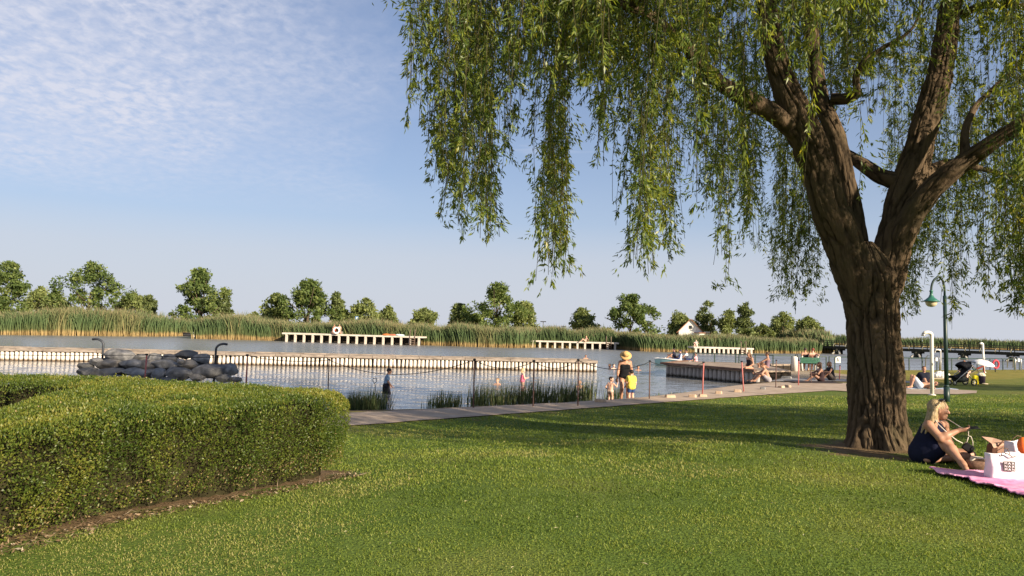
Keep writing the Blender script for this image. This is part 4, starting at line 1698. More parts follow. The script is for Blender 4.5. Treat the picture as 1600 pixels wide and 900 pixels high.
for i, (px, py, w, lab) in enumerate((
    (938, 629, 0.42, 'dark edging block beside the toddler at the shore'),
    (1047, 622, 0.42, 'edging block nearest to the dark post right of the yellow shirt boy'),
    (1082, 621.5, 0.32, 'edging block left of the faded red post before the jetty'),
    (1098, 620.5, 0.34, 'edging block at the foot of the faded red post before the jetty'),
    (1123, 616, 0.30, 'pale edging block midway between the two red posts before the jetty'),
    (1152.5, 613.5, 0.34, 'edging block left of the red post below the woman on the jetty'),
    (1192, 609, 0.26, 'small grey edging stone on the wet apron below the shirtless man'),
    (1221, 606.5, 0.32, 'left one of the two pale edging blocks between the last thin posts'),
    (1231, 606, 0.30, 'right one of the two pale edging blocks between the last thin posts'),
    (1229, 592, 0.62, 'flat pale stone on the sand right of the shirtless man'),
)):
    a = gnd(px, py)
    bb = MB()
    bb.box((0, 0, 0.035), (w * 0.8, 0.2, 0.12 + 0.05 * random.random()), rz=random.uniform(-0.7, 0.7), top=0.86)
    o = bb.build('edging_block', M_brick if i not in (6, 9) else M_rock, None, a)
    bv = o.modifiers.new('bevel', 'BEVEL')
    bv.width = 0.02
    tag(o, lab, 'stone block', 'blocks and stones along the path edge')
# ------------------------------------------------------------------ the willow
def branch_mesh(path, radii, nring, rows, amp, seed, freq=11.0, flare=None):
    """swept limb with bark ridges; path points (Vector), smooth interpolation"""
    P = np.array([p[:] for p in path], float)
    k = len(P)
    s = np.r_[0, np.cumsum(np.linalg.norm(np.diff(P, axis=0), axis=1))]
    t = np.linspace(0, s[-1], rows)

    def cubic(y):
        # Catmull-Rom through samples at s
        m = np.gradient(y, s, axis=0)
        i = np.clip(np.searchsorted(s, t) - 1, 0, k - 2)
        h = (s[i + 1] - s[i])
        u = (t - s[i]) / h
        if y.ndim > 1:
            h, u = h[:, None], u[:, None]
        return ((2 * u ** 3 - 3 * u ** 2 + 1) * y[i] + (u ** 3 - 2 * u ** 2 + u) * h * m[i] + (-2 * u ** 3 + 3 * u ** 2) * y[i + 1] + (u ** 3 - u ** 2) * h * m[i + 1])
    C = cubic(P)
    Rr = np.maximum(cubic(np.array(radii, float)), 0.004)
    T = unit(np.gradient(C, axis=0))
    ref = np.array([0, -1.0, 0])
    X = unit(np.cross(np.tile(ref, (rows, 1)), T))
    Y = np.cross(T, X)
    a = np.linspace(0, 2 * np.pi, nring, endpoint=False)
    ca, sa = np.cos(a), np.sin(a)
    Rm = float(np.mean(Rr))
    # noise domain: around the limb and stretched along it
    A, S = np.meshgrid(a, t)
    wob = (fbm(np.c_[(np.cos(A) * 2).ravel(), (np.sin(A) * 2).ravel(), (S * 1.2).ravel() + seed], 2) - 0.5).reshape(A.shape)
    Aw = A + wob * 0.35
    q = np.c_[(np.cos(Aw) * Rm * freq).ravel(), (np.sin(Aw) * Rm * freq).ravel(), (S * freq * 0.17).ravel() + seed * 7.3]
    warp = (vnoise(q * 0.9 + 5.5) - 0.5)[:, None] * np.array([1.1, 1.1, 0.5])
    n1 = vnoise(q + warp)
    e1 = np.abs(2 * n1 - 1)
    plate = np.clip(e1 / 0.42, 0, 1) ** 0.7            # flat plates parted by fissures
    n2 = vnoise((q + warp * 1.5) * np.array([2.1, 2.1, 3.2]) + 31)
    e2 = np.abs(2 * n2 - 1)
    pl2 = np.clip(e2 / 0.35, 0, 1) ** 0.8
    n3 = vnoise(q * np.array([4.5, 4.5, 11.0]) + 77)
    low = fbm(np.c_[(np.cos(A) * 1.1).ravel(), (np.sin(A) * 1.1).ravel(), (S * 0.9).ravel() + seed], 3) - 0.5
    disp = (amp * (plate - 0.85) + amp * 0.35 * (pl2 - 0.8) + amp * 0.25 * (n3 - 0.5) + low * Rm * 0.24).reshape(A.shape)
    rid, rid2 = plate, 0.6 * pl2 + 0.4 * n3
    rad = Rr[:, None] + disp
    if flare is not None:
        rad = rad + flare(A, S)
    V = C[:, None, :] + rad[:, :, None] * (ca[None, :, None] * X[:, None, :] + sa[None, :, None] * Y[:, None, :])
    cav = (rid * 0.6 + rid2 * 0.4)
    i = np.arange(rows - 1)[:, None] * nring
    j = np.arange(nring)[None, :]
    j2 = (j + 1) % nring
    Q = np.stack([i + j, i + j2, i + nring + j2, i + nring + j], 2).reshape(-1, 4)
    return V.reshape(-1, 3), Q, cav.ravel()


def bark_material():
    m, N, L, b = new_mat('willow_bark')
    at = N.new('ShaderNodeAttribute')
    at.attribute_name = 'ridge'
    tc = N.new('ShaderNodeTexCoord')
    mp = N.new('ShaderNodeMapping')
    mp.inputs['Scale'].default_value = (26, 26, 4)
    L.new(tc.outputs['Object'], mp.inputs[0])
    n = N.new('ShaderNodeTexNoise')
    n.inputs['Scale'].default_value = 1.0
    n.inputs['Detail'].default_value = 6
    n.inputs['Roughness'].default_value = 0.65
    L.new(mp.outputs[0], n.inputs['Vector'])
    r = N.new('ShaderNodeValToRGB')
    e = r.color_ramp.elements
    e[0].position, e[0].color = 0.30, (0.019, 0.0145, 0.010, 1)
    e[1].position, e[1].color = 0.72, (0.110, 0.078, 0.050, 1)
    x = N.new('ShaderNodeMath')
    x.operation = 'MULTIPLY_ADD'
    L.new(at.outputs['Fac'], x.inputs[0])
    x.inputs[1].default_value = 0.55
    y = N.new('ShaderNodeMath')
    y.operation = 'MULTIPLY'
    L.new(n.outputs['Fac'], y.inputs[0])
    y.inputs[1].default_value = 0.5
    L.new(y.outputs[0], x.inputs[2])
    L.new(x.outputs[0], r.inputs[0])
    # old lichen and moss tint in broad patches
    n2 = N.new('ShaderNodeTexNoise')
    n2.inputs['Scale'].default_value = 1.6
    n2.inputs['Detail'].default_value = 5
    L.new(tc.outputs['Object'], n2.inputs['Vector'])
    r2 = N.new('ShaderNodeValToRGB')
    r2.color_ramp.elements[0].position = 0.5
    r2.color_ramp.elements[1].position = 0.75
    r2.color_ramp.elements[1].color = (0.5, 0.5, 0.5, 1)
    L.new(n2.outputs['Fac'], r2.inputs[0])
    mx = N.new('ShaderNodeMix')
    mx.data_type = 'RGBA'
    L.new(r2.outputs[0], mx.inputs[0])
    L.new(r.outputs[0], mx.inputs[6])
    mx.inputs[7].default_value = (0.060, 0.058, 0.030, 1)
    L.new(mx.outputs[2], b.inputs['Base Color'])
    b.inputs['Roughness'].default_value = 0.95
    b.inputs['Specular IOR Level'].default_value = 0.08
    bp = N.new('ShaderNodeBump')
    bp.inputs['Strength'].default_value = 0.8
    bp.inputs['Distance'].default_value = 0.02
    L.new(n.outputs['Fac'], bp.inputs['Height'])
    L.new(bp.outputs[0], b.inputs['Normal'])
    return m


# silhouette of the hanging skirt: lowest leaf (photo y) over photo x
ENV_X = [560, 606, 615, 640, 665, 690, 706, 718, 735, 757, 775, 800, 812, 830, 842, 853, 865, 878, 893, 905, 925, 940, 950, 972, 985, 1000, 1020, 1040, 1055, 1065, 1082, 1100, 1118,
         1131, 1142, 1160, 1176, 1190, 1205, 1222, 1245, 1267, 1285, 1300, 1315, 1340, 1375, 1400, 1414, 1426, 1436, 1445, 1470, 1478, 1486, 1500, 1515, 1540, 1556, 1572, 1590, 1605, 1700, 1900]
ENV_Y = [40, 85, 120, 200, 215, 290, 290, 372, 335, 380, 330, 255, 240, 265, 262, 360, 440, 400, 330, 215, 105, 240, 265, 215, 290, 415, 425, 410, 395, 300, 260, 320, 300,
         448, 345, 330, 395, 330, 330, 455, 490, 470, 430, 360, 190, 120, 130, 430, 512, 500, 425, 395, 395, 440, 520, 470, 400, 468, 480, 380, 470, 520, 560, 560]


def build_willow():
    Y0 = 11.6
    base = Vector((TRUNK[0], TRUNK[1], gz(*TRUNK)))
    root = empty('willow_tree', base)
    tag(root, 'big old weeping willow with furrowed forked trunk and hanging leafy branches', 'tree')
    off = np.array(base[:])
    bark = bark_material()

    def px(x, y, Y):
        return at_y(x, y, Y)
    # trunk
    path = [px(1373, 712, Y0), px(1370, 660, Y0), px(1369, 600, Y0), px(1364, 520, Y0), px(1361, 465, Y0), px(1356, 425, Y0), px(1353, 398, Y0), px(1353, 378, Y0)]
    path[0].z = base.z - 0.15
    s = Y0 / F
    rad = [0.405, 0.395, 0.388, 0.388, 0.405, 0.415, 0.27, 0.08]
    ph = [0.4, 1.5, 2.6, 3.9, 5.2]

    def flare(A, S):
        f = np.exp(-np.clip(S - 0.12, 0, None) / 0.17)
        lob = sum(np.exp(-((((A - p + np.pi) % (2 * np.pi)) - np.pi) / 0.32) ** 2) for p in ph)
        g = np.exp(-np.clip(S - 0.10, 0, None) / 0.45)
        return f * (0.05 + 0.16 * lob) + g * 0.035 * lob
    V, Q, c = branch_mesh(path, rad, 360, 330, 0.050, 1, freq=15.0, flare=flare)
    np_mesh('trunk', V - off, Q, bark, root, {'ridge': c}, True)

    def limb(pts, rad, seed, ring=130, rows=150, amp=0.020):
        V, Q, c = branch_mesh([px(*p) for p in pts], [r * s for r in rad], ring, rows, amp, seed, freq=16.0)
        np_mesh('limb', V - off, Q, bark, root, {'ridge': c}, True)
    limb([(1357, 540, 11.6), (1350, 480, 11.57), (1331, 416, 11.5), (1315, 373, 11.45), (1294, 320, 11.35), (1280, 267, 11.3), (1259, 213, 11.2), (1236, 160, 11.15), (1217, 107, 11.1), (1204, 53, 11.0), (1195, -30, 10.9), (1180, -140, 10.7), (1150, -260, 10.4)],
         [14, 27, 30, 28.5, 26, 25, 26, 22, 17.5, 16, 13, 9, 6], 2, 200, 300, 0.032)
    limb([(1352, 480, 11.75), (1344, 385, 11.9), (1333, 320, 12.05), (1321, 267, 12.15), (1306, 213, 12.25), (1281, 150, 12.4), (1272, 90, 12.5), (1266, 20, 12.7), (1258, -60, 12.8), (1240, -190, 13.1)],
         [10, 13, 13, 13, 15, 14, 12, 10, 8, 5], 3, 120, 200, 0.018)
    limb([(1364, 540, 11.6), (1374, 470, 11.6), (1388, 410, 11.62), (1397, 370, 11.65), (1407, 320, 11.7), (1425, 267, 11.75), (1440, 213, 11.8), (1456, 160, 11.9), (1471, 107, 12.0), (1478, 53, 12.05), (1490, -10, 12.1), (1502, -90, 12.2), (1510, -200, 12.4)],
         [14, 27, 29, 25, 24, 24, 22, 20, 19.5, 17.5, 16, 12, 8], 4, 200, 300, 0.030)
    limb([(1395, 430, 11.5), (1412, 365, 11.4), (1430, 330, 11.3), (1455, 297, 11.15), (1482, 271, 11.0), (1512, 249, 10.9), (1545, 226, 10.7), (1600, 190, 10.4), (1680, 120, 10.1), (1760, 60, 9.9)],
         [12, 18, 18.5, 16.5, 15, 13.5, 12, 10, 7, 4], 5, 120, 200, 0.020)
    limb([(1250, 215, 11.2), (1208, 178, 11.0), (1170, 156, 10.8), (1131, 134, 10.5), (1088, 92, 10.2), (1053, 54, 9.9), (1021, 27, 9.7), (960, 2, 9.5), (890, -40, 9.3), (800, -70, 9.1), (720, -60, 9.0)],
         [14, 14, 13.5, 11, 8.5, 7, 6, 5.5, 5, 4, 2.5], 6, 80, 190, 0.012)
    limb([(1405, 285, 11.75), (1375, 275, 12.0), (1345, 255, 12.3), (1322, 240, 12.6), (1290, 215, 13.2)], [15, 13, 11, 9, 6], 7, 60, 60, 0.01)
    limb([(1300, 155, 12.3), (1330, 152, 12.1), (1346, 142, 12.0)], [10, 9, 7], 8, 50, 40, 0.008)
    limb([(1340, 148, 12.0), (1338, 118, 11.9), (1350, 96, 11.8), (1378, 76, 11.7), (1420, 50, 11.5), (1450, -20, 11.4)], [6, 5.5, 4.5, 3.5, 2.5, 1.5], 9, 40, 60, 0.006)
    limb([(1500, 25, 12.1), (1530, 10, 11.9), (1570, 8, 11.7), (1640, 20, 11.4), (1720, 50, 11.1)], [7, 6, 5, 4, 2.5], 10, 40, 60, 0.006)
    limb([(1508, 246, 10.9), (1508, 205, 11.1), (1522, 170, 11.3), (1550, 140, 11.6), (1590, 100, 12.0), (1640, 40, 12.4)], [7.5, 6, 4.5, 3.5, 2.5, 1.5], 11, 40, 50, 0.006)
    limb([(1440, 275, 11.75), (1480, 256, 12.1), (1525, 262, 12.5), (1580, 275, 13.0), (1650, 290, 13.6)], [12, 8, 5, 3.5, 2], 12, 40, 60, 0.006)

    # upper boughs that carry the skirt
    fine = MB()
    cx, cy = base.x + 0.3, base.y + 0.1
    starts = [px(1196, -30, 10.9), px(1260, -40, 12.8), px(1500, -80, 12.2), px(1600, 185, 10.4), px(985, 15, 9.6), px(1464, 90, 12.0), px(1228, 120, 11.1), px(900, -40, 9.3), px(1570, 8, 11.7), px(1290, 215, 13.2)]
    tips = []
    for k in range(64):
        a = 2 * math.pi * (k * 0.618034) + random.uniform(-0.2, 0.2)
        rho = random.uniform(0.35, 0.98)
        tx, ty = cx + math.cos(a) * 7.0 * rho, cy + math.sin(a) * 5.9 * rho
        tz = 4.6 + 6.6 * math.sqrt(max(0.03, 1 - rho * rho)) + random.uniform(-0.5, 0.5)
        e = Vector((tx, ty, tz))
        st = min(starts, key=lambda q: (q - e).length + (0.6 * max(0, q.z - e.z)))
        mid = st.lerp(e, 0.5) + Vector((0, 0, 0.9))
        pts = [st, st.lerp(mid, 0.55) + Vector((0, 0, 0.3)), mid, mid.lerp(e, 0.55) + Vector((0, 0, 0.12)), e]
        fine.tube([q - base for q in pts], [0.06, 0.05, 0.04, 0.028, 0.012], 6)
        tips += [(mid, 0.5), (e, 1.0), (mid.lerp(e, 0.5), 0.8)]
    fine.build('boughs', M_bark_far, root)

    # hanging strands
    LP, LD, LL, LW, LR = [], [], [], [], []
    stems = MB()
    segs = []
    env = lambda x: np.interp(x, ENV_X, ENV_Y)

    def image_xy(p):
        v = Vector(p) - Vector((0, 0, CAMZ))
        d = v.dot(_f)
        return 800 + F * v.dot(_r) / d, 450 - F * v.dot(_u) / d

    nstr = 0

    def strand(top, zb, dens, tone):
        nonlocal nstr
        L_ = top.z - zb
        if L_ < 0.25:
            return
        nseg = max(3, int(L_ / 0.25))
        ax, ay = random.uniform(-0.12, 0.12), random.uniform(-0.12, 0.12)
        ph1, ph2 = random.uniform(0, 6.3), random.uniform(0, 6.3)
        f = np.linspace(0, 1, nseg + 1)
        C = np.c_[top.x + ax * f * L_ * 0.5 + 0.06 * np.sin(f * L_ * 1.9 + ph1) * f, top.y + ay * f * L_ * 0.5 + 0.06 * np.sin(f * L_ * 1.6 + ph2) * f, top.z - L_ * f]
        segs.append(C)
        n = int(L_ * 46 * dens)
        # leaves in small tufts along the stem, thicker towards the tip, with bare gaps
        nt_ = max(3, int(L_ * 4.6))
        tf = (np.arange(nt_) + rng.random(nt_)) / nt_
        bare = vnoise(np.c_[tf * L_ * 1.3 + ph1 * 9, np.full(nt_, ph2), np.zeros(nt_)]) < 0.27
        tf = tf[~bare]
        if len(tf) == 0:
            return
        i = rng.integers(0, len(tf), n)
        ff = np.clip(tf[i] + rng.normal(size=n) * 0.018, 0, 1)
        B = np.c_[np.interp(ff, f, C[:, 0]), np.interp(ff, f, C[:, 1]), np.interp(ff, f, C[:, 2])]
        tdir = rand_unit(len(tf))
        tdir[:, 2] = -np.abs(tdir[:, 2]) * 0.6 - 0.15
        tdir = unit(tdir)
        tl = 0.05 + 0.27 * rng.random(len(tf)) ** 1.4
        along = rng.random(n)
        B = B + tdir[i] * (tl[i] * along)[:, None]
        D = unit(rand_unit(n) * 0.8 + tdir[i] * 0.9 + np.array([0, 0, -0.6]))
        LP.append(B)
        LD.append(D)
        LL.append(0.055 + 0.055 * rng.random(n))
        LW.append(0.014 + 0.011 * rng.random(n))
        LR.append(np.clip(0.45 + tone + rng.normal(size=n) * 0.17, 0, 0.97))
        nstr += 1

    CL = np.array([650, 668, 692, 719, 742, 757, 800, 864, 870, 948, 1000, 1018, 1045, 1076, 1095, 1128, 1158, 1176, 1226, 1250, 1267, 1290])
    # sample roots over the crown disc
    tries = 0
    want = 2300
    while nstr < want and tries < 26000:
        tries += 1
        a = random.uniform(0, 2 * math.pi)
        rho = math.sqrt(random.uniform(0.0, 1.0))
        x, y = cx + math.cos(a) * 7.25 * rho, cy + math.sin(a) * 6.0 * rho
        if math.hypot(x - base.x, y - base.y) < 0.9:
            continue
        # boughs come in clusters, strands gather below them
        cl = fbm(np.array([[x * 0.8, y * 0.8, 0.3]]), 2)[0]
        if cl + random.uniform(-0.10, 0.10) < 0.515:
            continue
        zt = 4.4 + 6.2 * math.sqrt(max(0.0, 1 - rho * rho)) * random.uniform(0.75, 1.0)
        ix, iy = image_xy((x, y, zt))
        zmin = 2.2
        e = env(ix)
        # the fork itself is almost free of foliage on the near side
        if y < base.y + 0.35 and 1140 < ix < 1570 and random.random() < 0.93:
            e = min(e, random.uniform(20, 130))
        # lowest height allowed at this bearing by the outline of the skirt
        if ix < 612:
            continue
        if ix < 1300 and np.min(np.abs(CL - ix)) > random.uniform(5, 15):
            e = min(e, 75 + 60 * random.random() + 60 * random.random())      # between the tails the skirt ends high up
        if ix < 960 and random.random() < 0.22:
            continue
        elif 960 < ix < 1300 and random.random() < 0.45:
            continue
        elif 1380 < ix < 1640 and random.random() < 0.42:
            continue
        zlim = at_y(ix, e, y).z
        lenmax = random.choice((1.2, 1.8, 2.4, 3.2, 4.2)) * random.uniform(0.8, 1.2)
        if zt - zlim < 0.3:
            zt = max(zt, zlim + 0.4)
        if random.random() < 0.42:
            zb = zlim + abs(random.gauss(0, 0.35))
            zt = min(zt, zb + lenmax * 1.8)
        else:
            zb = max(zlim + abs(random.gauss(0, 0.5)), zt - lenmax)
        zb = max(zb, zmin)
        strand(Vector((x, y, zt)), zb, random.uniform(0.8, 1.6), random.gauss(0, 0.10))
    # the long free-hanging tails
    for (tx, tb, Y, n, w) in ((640, 195, 9.3, 5, 9), (655, 150, 9.8, 7, 14), (692, 288, 9.2, 7, 10), (719, 366, 9.0, 6, 7), (742, 300, 9.4, 5, 8), (757, 378, 9.1, 7, 7), (768, 330, 9.6, 4, 6), (806, 250, 9.8, 3, 6),
                              (866, 440, 9.2, 12, 11), (872, 395, 9.4, 10, 13), (862, 300, 9.6, 8, 18), (845, 250, 10.0, 3, 8), (946, 260, 10.2, 2, 5), (972, 208, 10.4, 2, 4), (1000, 418, 9.3, 8, 9), (1022, 428, 9.4, 9, 10),
                              (1045, 398, 9.8, 8, 9), (1020, 320, 10.2, 9, 22), (1095, 325, 10.0, 6, 12), (1131, 446, 9.6, 5, 6), (1125, 320, 10.3, 8, 18), (1176, 394, 10.0, 6, 9), (1160, 330, 10.6, 9, 20),
                              (1230, 468, 13.2, 9, 13), (1265, 468, 13.5, 9, 15), (1250, 400, 13.0, 10, 22), (1412, 508, 13.0, 3, 5), (1430, 400, 13.4, 6, 9), (1486, 515, 12.6, 3, 4), (1500, 455, 12.8, 6, 12),
                              (1540, 465, 12.0, 5, 10), (1560, 470, 10.2, 6, 12), (1590, 500, 10.0, 10, 12), (1580, 380, 11.0, 9, 22), (1510, 340, 13.5, 9, 26), (1445, 320, 13.8, 7, 16)):
        for k in range(n):
            x = tx + random.gauss(0, w * 0.5)
            yb = tb - abs(random.gauss(0, 26)) * (k > 0)
            Yk = Y + random.gauss(0, 0.25)
            lo = at_y(x, yb, Yk)
            L_ = random.uniform(1.3, 2.7) if tb < 480 else random.uniform(0.8, 1.8)
            strand(Vector((lo.x, Yk, lo.z + L_)), lo.z, random.uniform(0.9, 1.5), random.gauss(0.0, 0.09))
    # the dense upper left of the skirt
    for k in range(260):
        x = random.uniform(640, 1115)
        Yk = random.uniform(8.4, 12.5)
        lo = at_y(x, min(random.gauss(85, 55), env(x) - 10), Yk)
        L_ = random.uniform(1.0, 2.2)
        strand(Vector((lo.x, Yk, lo.z + L_)), lo.z, random.uniform(1.1, 1.9), random.gauss(0.04, 0.10))
    # short leafy shoots along the side branches
    for (x, y, Yk) in ((1350, 96, 11.8), (1378, 76, 11.7), (1400, 62, 11.6), (1420, 50, 11.5), (1436, 15, 11.4), (1522, 170, 11.3), (1550, 140, 11.6), (1570, 118, 11.8), (1590, 100, 12.0), (1525, 262, 12.5), (1560, 272, 12.8),
                       (1600, 190, 10.4), (1640, 155, 10.2), (1570, 8, 11.7), (1540, 10, 11.9), (1600, 14, 11.6), (1088, 92, 10.2), (1053, 54, 9.9), (1021, 27, 9.7), (1110, 112, 10.3)):
        for k in range(5):
            c = at_y(x + random.gauss(0, 8), y + random.gauss(0, 5), Yk + random.gauss(0, 0.2))
            strand(c, c.z - random.uniform(0.35, 1.1), random.uniform(1.1, 1.8), random.gauss(0.05, 0.1))
    # leafy crown above: sprays round the bough ends
    nsp = 560
    for k in range(nsp):
        q, wgt = random.choice(tips)
        c = q + Vector((random.gauss(0, 0.55), random.gauss(0, 0.55), random.gauss(-0.1, 0.45)))
        n = random.randint(50, 110)
        d0 = rand_unit(1)[0]
        d0[2] -= 0.4
        d0 = d0 / np.linalg.norm(d0)
        ln = random.uniform(0.3, 0.8)
        f = rng.random(n)
        B = np.array(c[:]) + np.outer(f * ln, d0) + rng.normal(size=(n, 3)) * 0.10 + np.outer(f ** 2 * ln, (0, 0, -0.5))
        D = unit(rand_unit(n) * 0.9 + d0 * 0.5 + np.array([0, 0, -0.5]))
        LP.append(B)
        LD.append(D)
        LL.append(0.085 + 0.06 * rng.random(n))
        LW.append(0.02 + 0.012 * rng.random(n))
        LR.append(np.clip(0.5 + random.gauss(0, 0.1) + rng.normal(size=n) * 0.16, 0, 0.97))
    for C in segs:
        stems.tube([Vector(c) - base for c in C[::2]] if len(C) > 6 else [Vector(c) - base for c in C], 0.0035, 3)
    P = np.concatenate(LP) - off
    D = np.concatenate(LD)
    n = len(P)
    S = unit(np.cross(D, rand_unit(n)))
    V, Q = leaf_quads(P, D, S, np.concatenate(LL), np.concatenate(LW), 0.07)
    m = leaf_mat('willow_leaf', [(0.0, (0.044, 0.080, 0.024)), (0.4, (0.122, 0.176, 0.038)), (0.7, (0.22, 0.255, 0.050)), (1.0, (0.35, 0.31, 0.055))], 0.50, 0.42, (1.7, 1.5, 0.5), 0.4)
    cr = np_mesh('crown', V, Q, m, root, attrs={'rnd': np.repeat(np.concatenate(LR), 4)})
    stems.build('strands', mat('willow_twig', (0.07, 0.06, 0.022), 0.8), root)
    print('willow: strands', nstr, 'leaves', n, 'tries', tries)


build_willow()
# ------------------------------------------------------------------ people
def surface_nets(f, org, h):
    """quads of the zero level of the sampled field f (inside < 0)"""
    nx, ny, nz = f.shape
    ins = f < 0
    acc = np.zeros((nx - 1, ny - 1, nz - 1, 3), np.float32)
    cnt = np.zeros((nx - 1, ny - 1, nz - 1), np.float32)
    for ax in range(3):
        o = [a for a in range(3) if a != ax]
        for da in (0, 1):
            for db in (0, 1):
                s0, s1 = [None] * 3, [None] * 3
                off = [0.0, 0.0, 0.0]
                s0[ax], s1[ax] = slice(0, f.shape[ax] - 1), slice(1, f.shape[ax])
                for a, d in ((o[0], da), (o[1], db)):
                    sl = slice(d, f.shape[a] - 1 + d)
                    s0[a] = s1[a] = sl
                    off[a] = float(d)
                a_, b_ = f[tuple(s0)], f[tuple(s1)]
                cr = ins[tuple(s0)] != ins[tuple(s1)]
                den = np.where(cr, a_ - b_, 1)
                t = np.where(cr, a_ / den, 0)
                for c in range(3):
                    acc[..., c] += np.where(cr, (t if c == ax else off[c]), 0)
                cnt += cr
    act = cnt > 0
    idx = -np.ones(act.shape, np.int64)
    idx[act] = np.arange(act.sum())
    g = np.argwhere(act)
    V = (g + acc[act] / cnt[act][:, None]) * h + np.array(org)
    Q = []
    for ax in range(3):
        o = [a for a in range(3) if a != ax]
        if ax == 1:
            o = o[::-1]
        s0, s1 = [slice(1, -1)] * 3, [slice(1, -1)] * 3
        s0[ax] = slice(0, f.shape[ax] - 1)
        s1[ax] = slice(1, f.shape[ax])
        a_, b_ = ins[tuple(s0)], ins[tuple(s1)]
        for flip in (False, True):
            w = np.argwhere((a_ & ~b_) if not flip else (~a_ & b_))
            if not len(w):
                continue
            e = w.copy()
            e[:, o[0]] += 1
            e[:, o[1]] += 1
            q = []
            for d0, d1 in ((-1, -1), (0, -1), (0, 0), (-1, 0)):
                c = e.copy()
                c[:, o[0]] += d0
                c[:, o[1]] += d1
                q.append(idx[c[:, 0], c[:, 1], c[:, 2]])
            q = np.stack(q, 1)
            if flip:
                q = q[:, ::-1]
            Q.append(q)
    return V, np.concatenate(Q)


def blob(prims, h, cuts=()):
    """mesh of smoothly joined tapered capsules and ellipsoids.
    prim: ('c', a, b, ra, rb, k) or ('e', centre, radii, k)"""
    lo, hi = np.full(3, 1e9), np.full(3, -1e9)
    for p in prims:
        if p[0] == 'c':
            pts = np.array([p[1], p[2]], float)
            r = max(p[3], p[4])
            lo, hi = np.minimum(lo, pts.min(0) - r), np.maximum(hi, pts.max(0) + r)
        else:
            lo, hi = np.minimum(lo, np.array(p[1]) - p[2]), np.maximum(hi, np.array(p[1]) + p[2])
    lo -= 3 * h
    hi += 3 * h
    n = np.ceil((hi - lo) / h).astype(int) + 1
    f = np.full(n, 1.0, np.float32)
    ax = [lo[i] + h * np.arange(n[i]) for i in range(3)]
    for p in prims:
        k = p[-1]
        if p[0] == 'c':
            a, b = np.array(p[1], float), np.array(p[2], float)
            r = max(p[3], p[4])
            bl, bh = np.minimum(a, b) - r, np.maximum(a, b) + r
        else:
            a = np.array(p[1], float)
            R_ = np.array(p[2], float)
            bl, bh = a - R_, a + R_
        m = 2 * h + k + 0.01
        i0 = np.maximum(((bl - m - lo) / h).astype(int), 0)
        i1 = np.minimum(((bh + m - lo) / h).astype(int) + 2, n)
        X, Y, Z = np.meshgrid(*[ax[i][i0[i]:i1[i]] for i in range(3)], indexing='ij')
        if p[0] == 'c':
            ba = b - a
            L2 = max(float(ba @ ba), 1e-12)
            t = np.clip(((X - a[0]) * ba[0] + (Y - a[1]) * ba[1] + (Z - a[2]) * ba[2]) / L2, 0, 1)
            d = np.sqrt((X - a[0] - t * ba[0]) ** 2 + (Y - a[1] - t * ba[1]) ** 2 + (Z - a[2] - t * ba[2]) ** 2) - (p[3] + (p[4] - p[3]) * t)
        else:
            q0 = np.sqrt(((X - a[0]) / R_[0]) ** 2 + ((Y - a[1]) / R_[1]) ** 2 + ((Z - a[2]) / R_[2]) ** 2)
            q1 = np.sqrt(((X - a[0]) / R_[0] ** 2) ** 2 + ((Y - a[1]) / R_[1] ** 2) ** 2 + ((Z - a[2]) / R_[2] ** 2) ** 2)
            d = q0 * (q0 - 1) / np.maximum(q1, 1e-6)
        sl = tuple(slice(i0[i], i1[i]) for i in range(3))
        o = f[sl]
        hh = np.clip(k - np.abs(o - d), 0, None) / k
        f[sl] = np.minimum(o, d) - hh * hh * k * 0.25
    if cuts:
        X, Y, Z = np.meshgrid(*ax, indexing='ij')
        for (nrm, c) in cuts:        # keep the side where n.p < c
            f = np.maximum(f, nrm[0] * X + nrm[1] * Y + nrm[2] * Z - c)
    return surface_nets(f, lo, h)


def nv(v):
    v = np.asarray(v, float)
    return v / max(np.linalg.norm(v), 1e-9)


def ik(a, c, l1, l2, pole):
    a, c = np.asarray(a, float), np.asarray(c, float)
    v = c - a
    d = np.linalg.norm(v)
    if d > (l1 + l2) * 0.995:
        c = a + v / d * (l1 + l2) * 0.995
        d = (l1 + l2) * 0.995
    u = nv(c - a)
    x = (l1 * l1 - l2 * l2 + d * d) / (2 * d)
    hgt = math.sqrt(max(l1 * l1 - x * x, 0))
    p = np.asarray(pole, float)
    p = nv(p - (p @ u) * u)
    return a + u * x + p * hgt, c


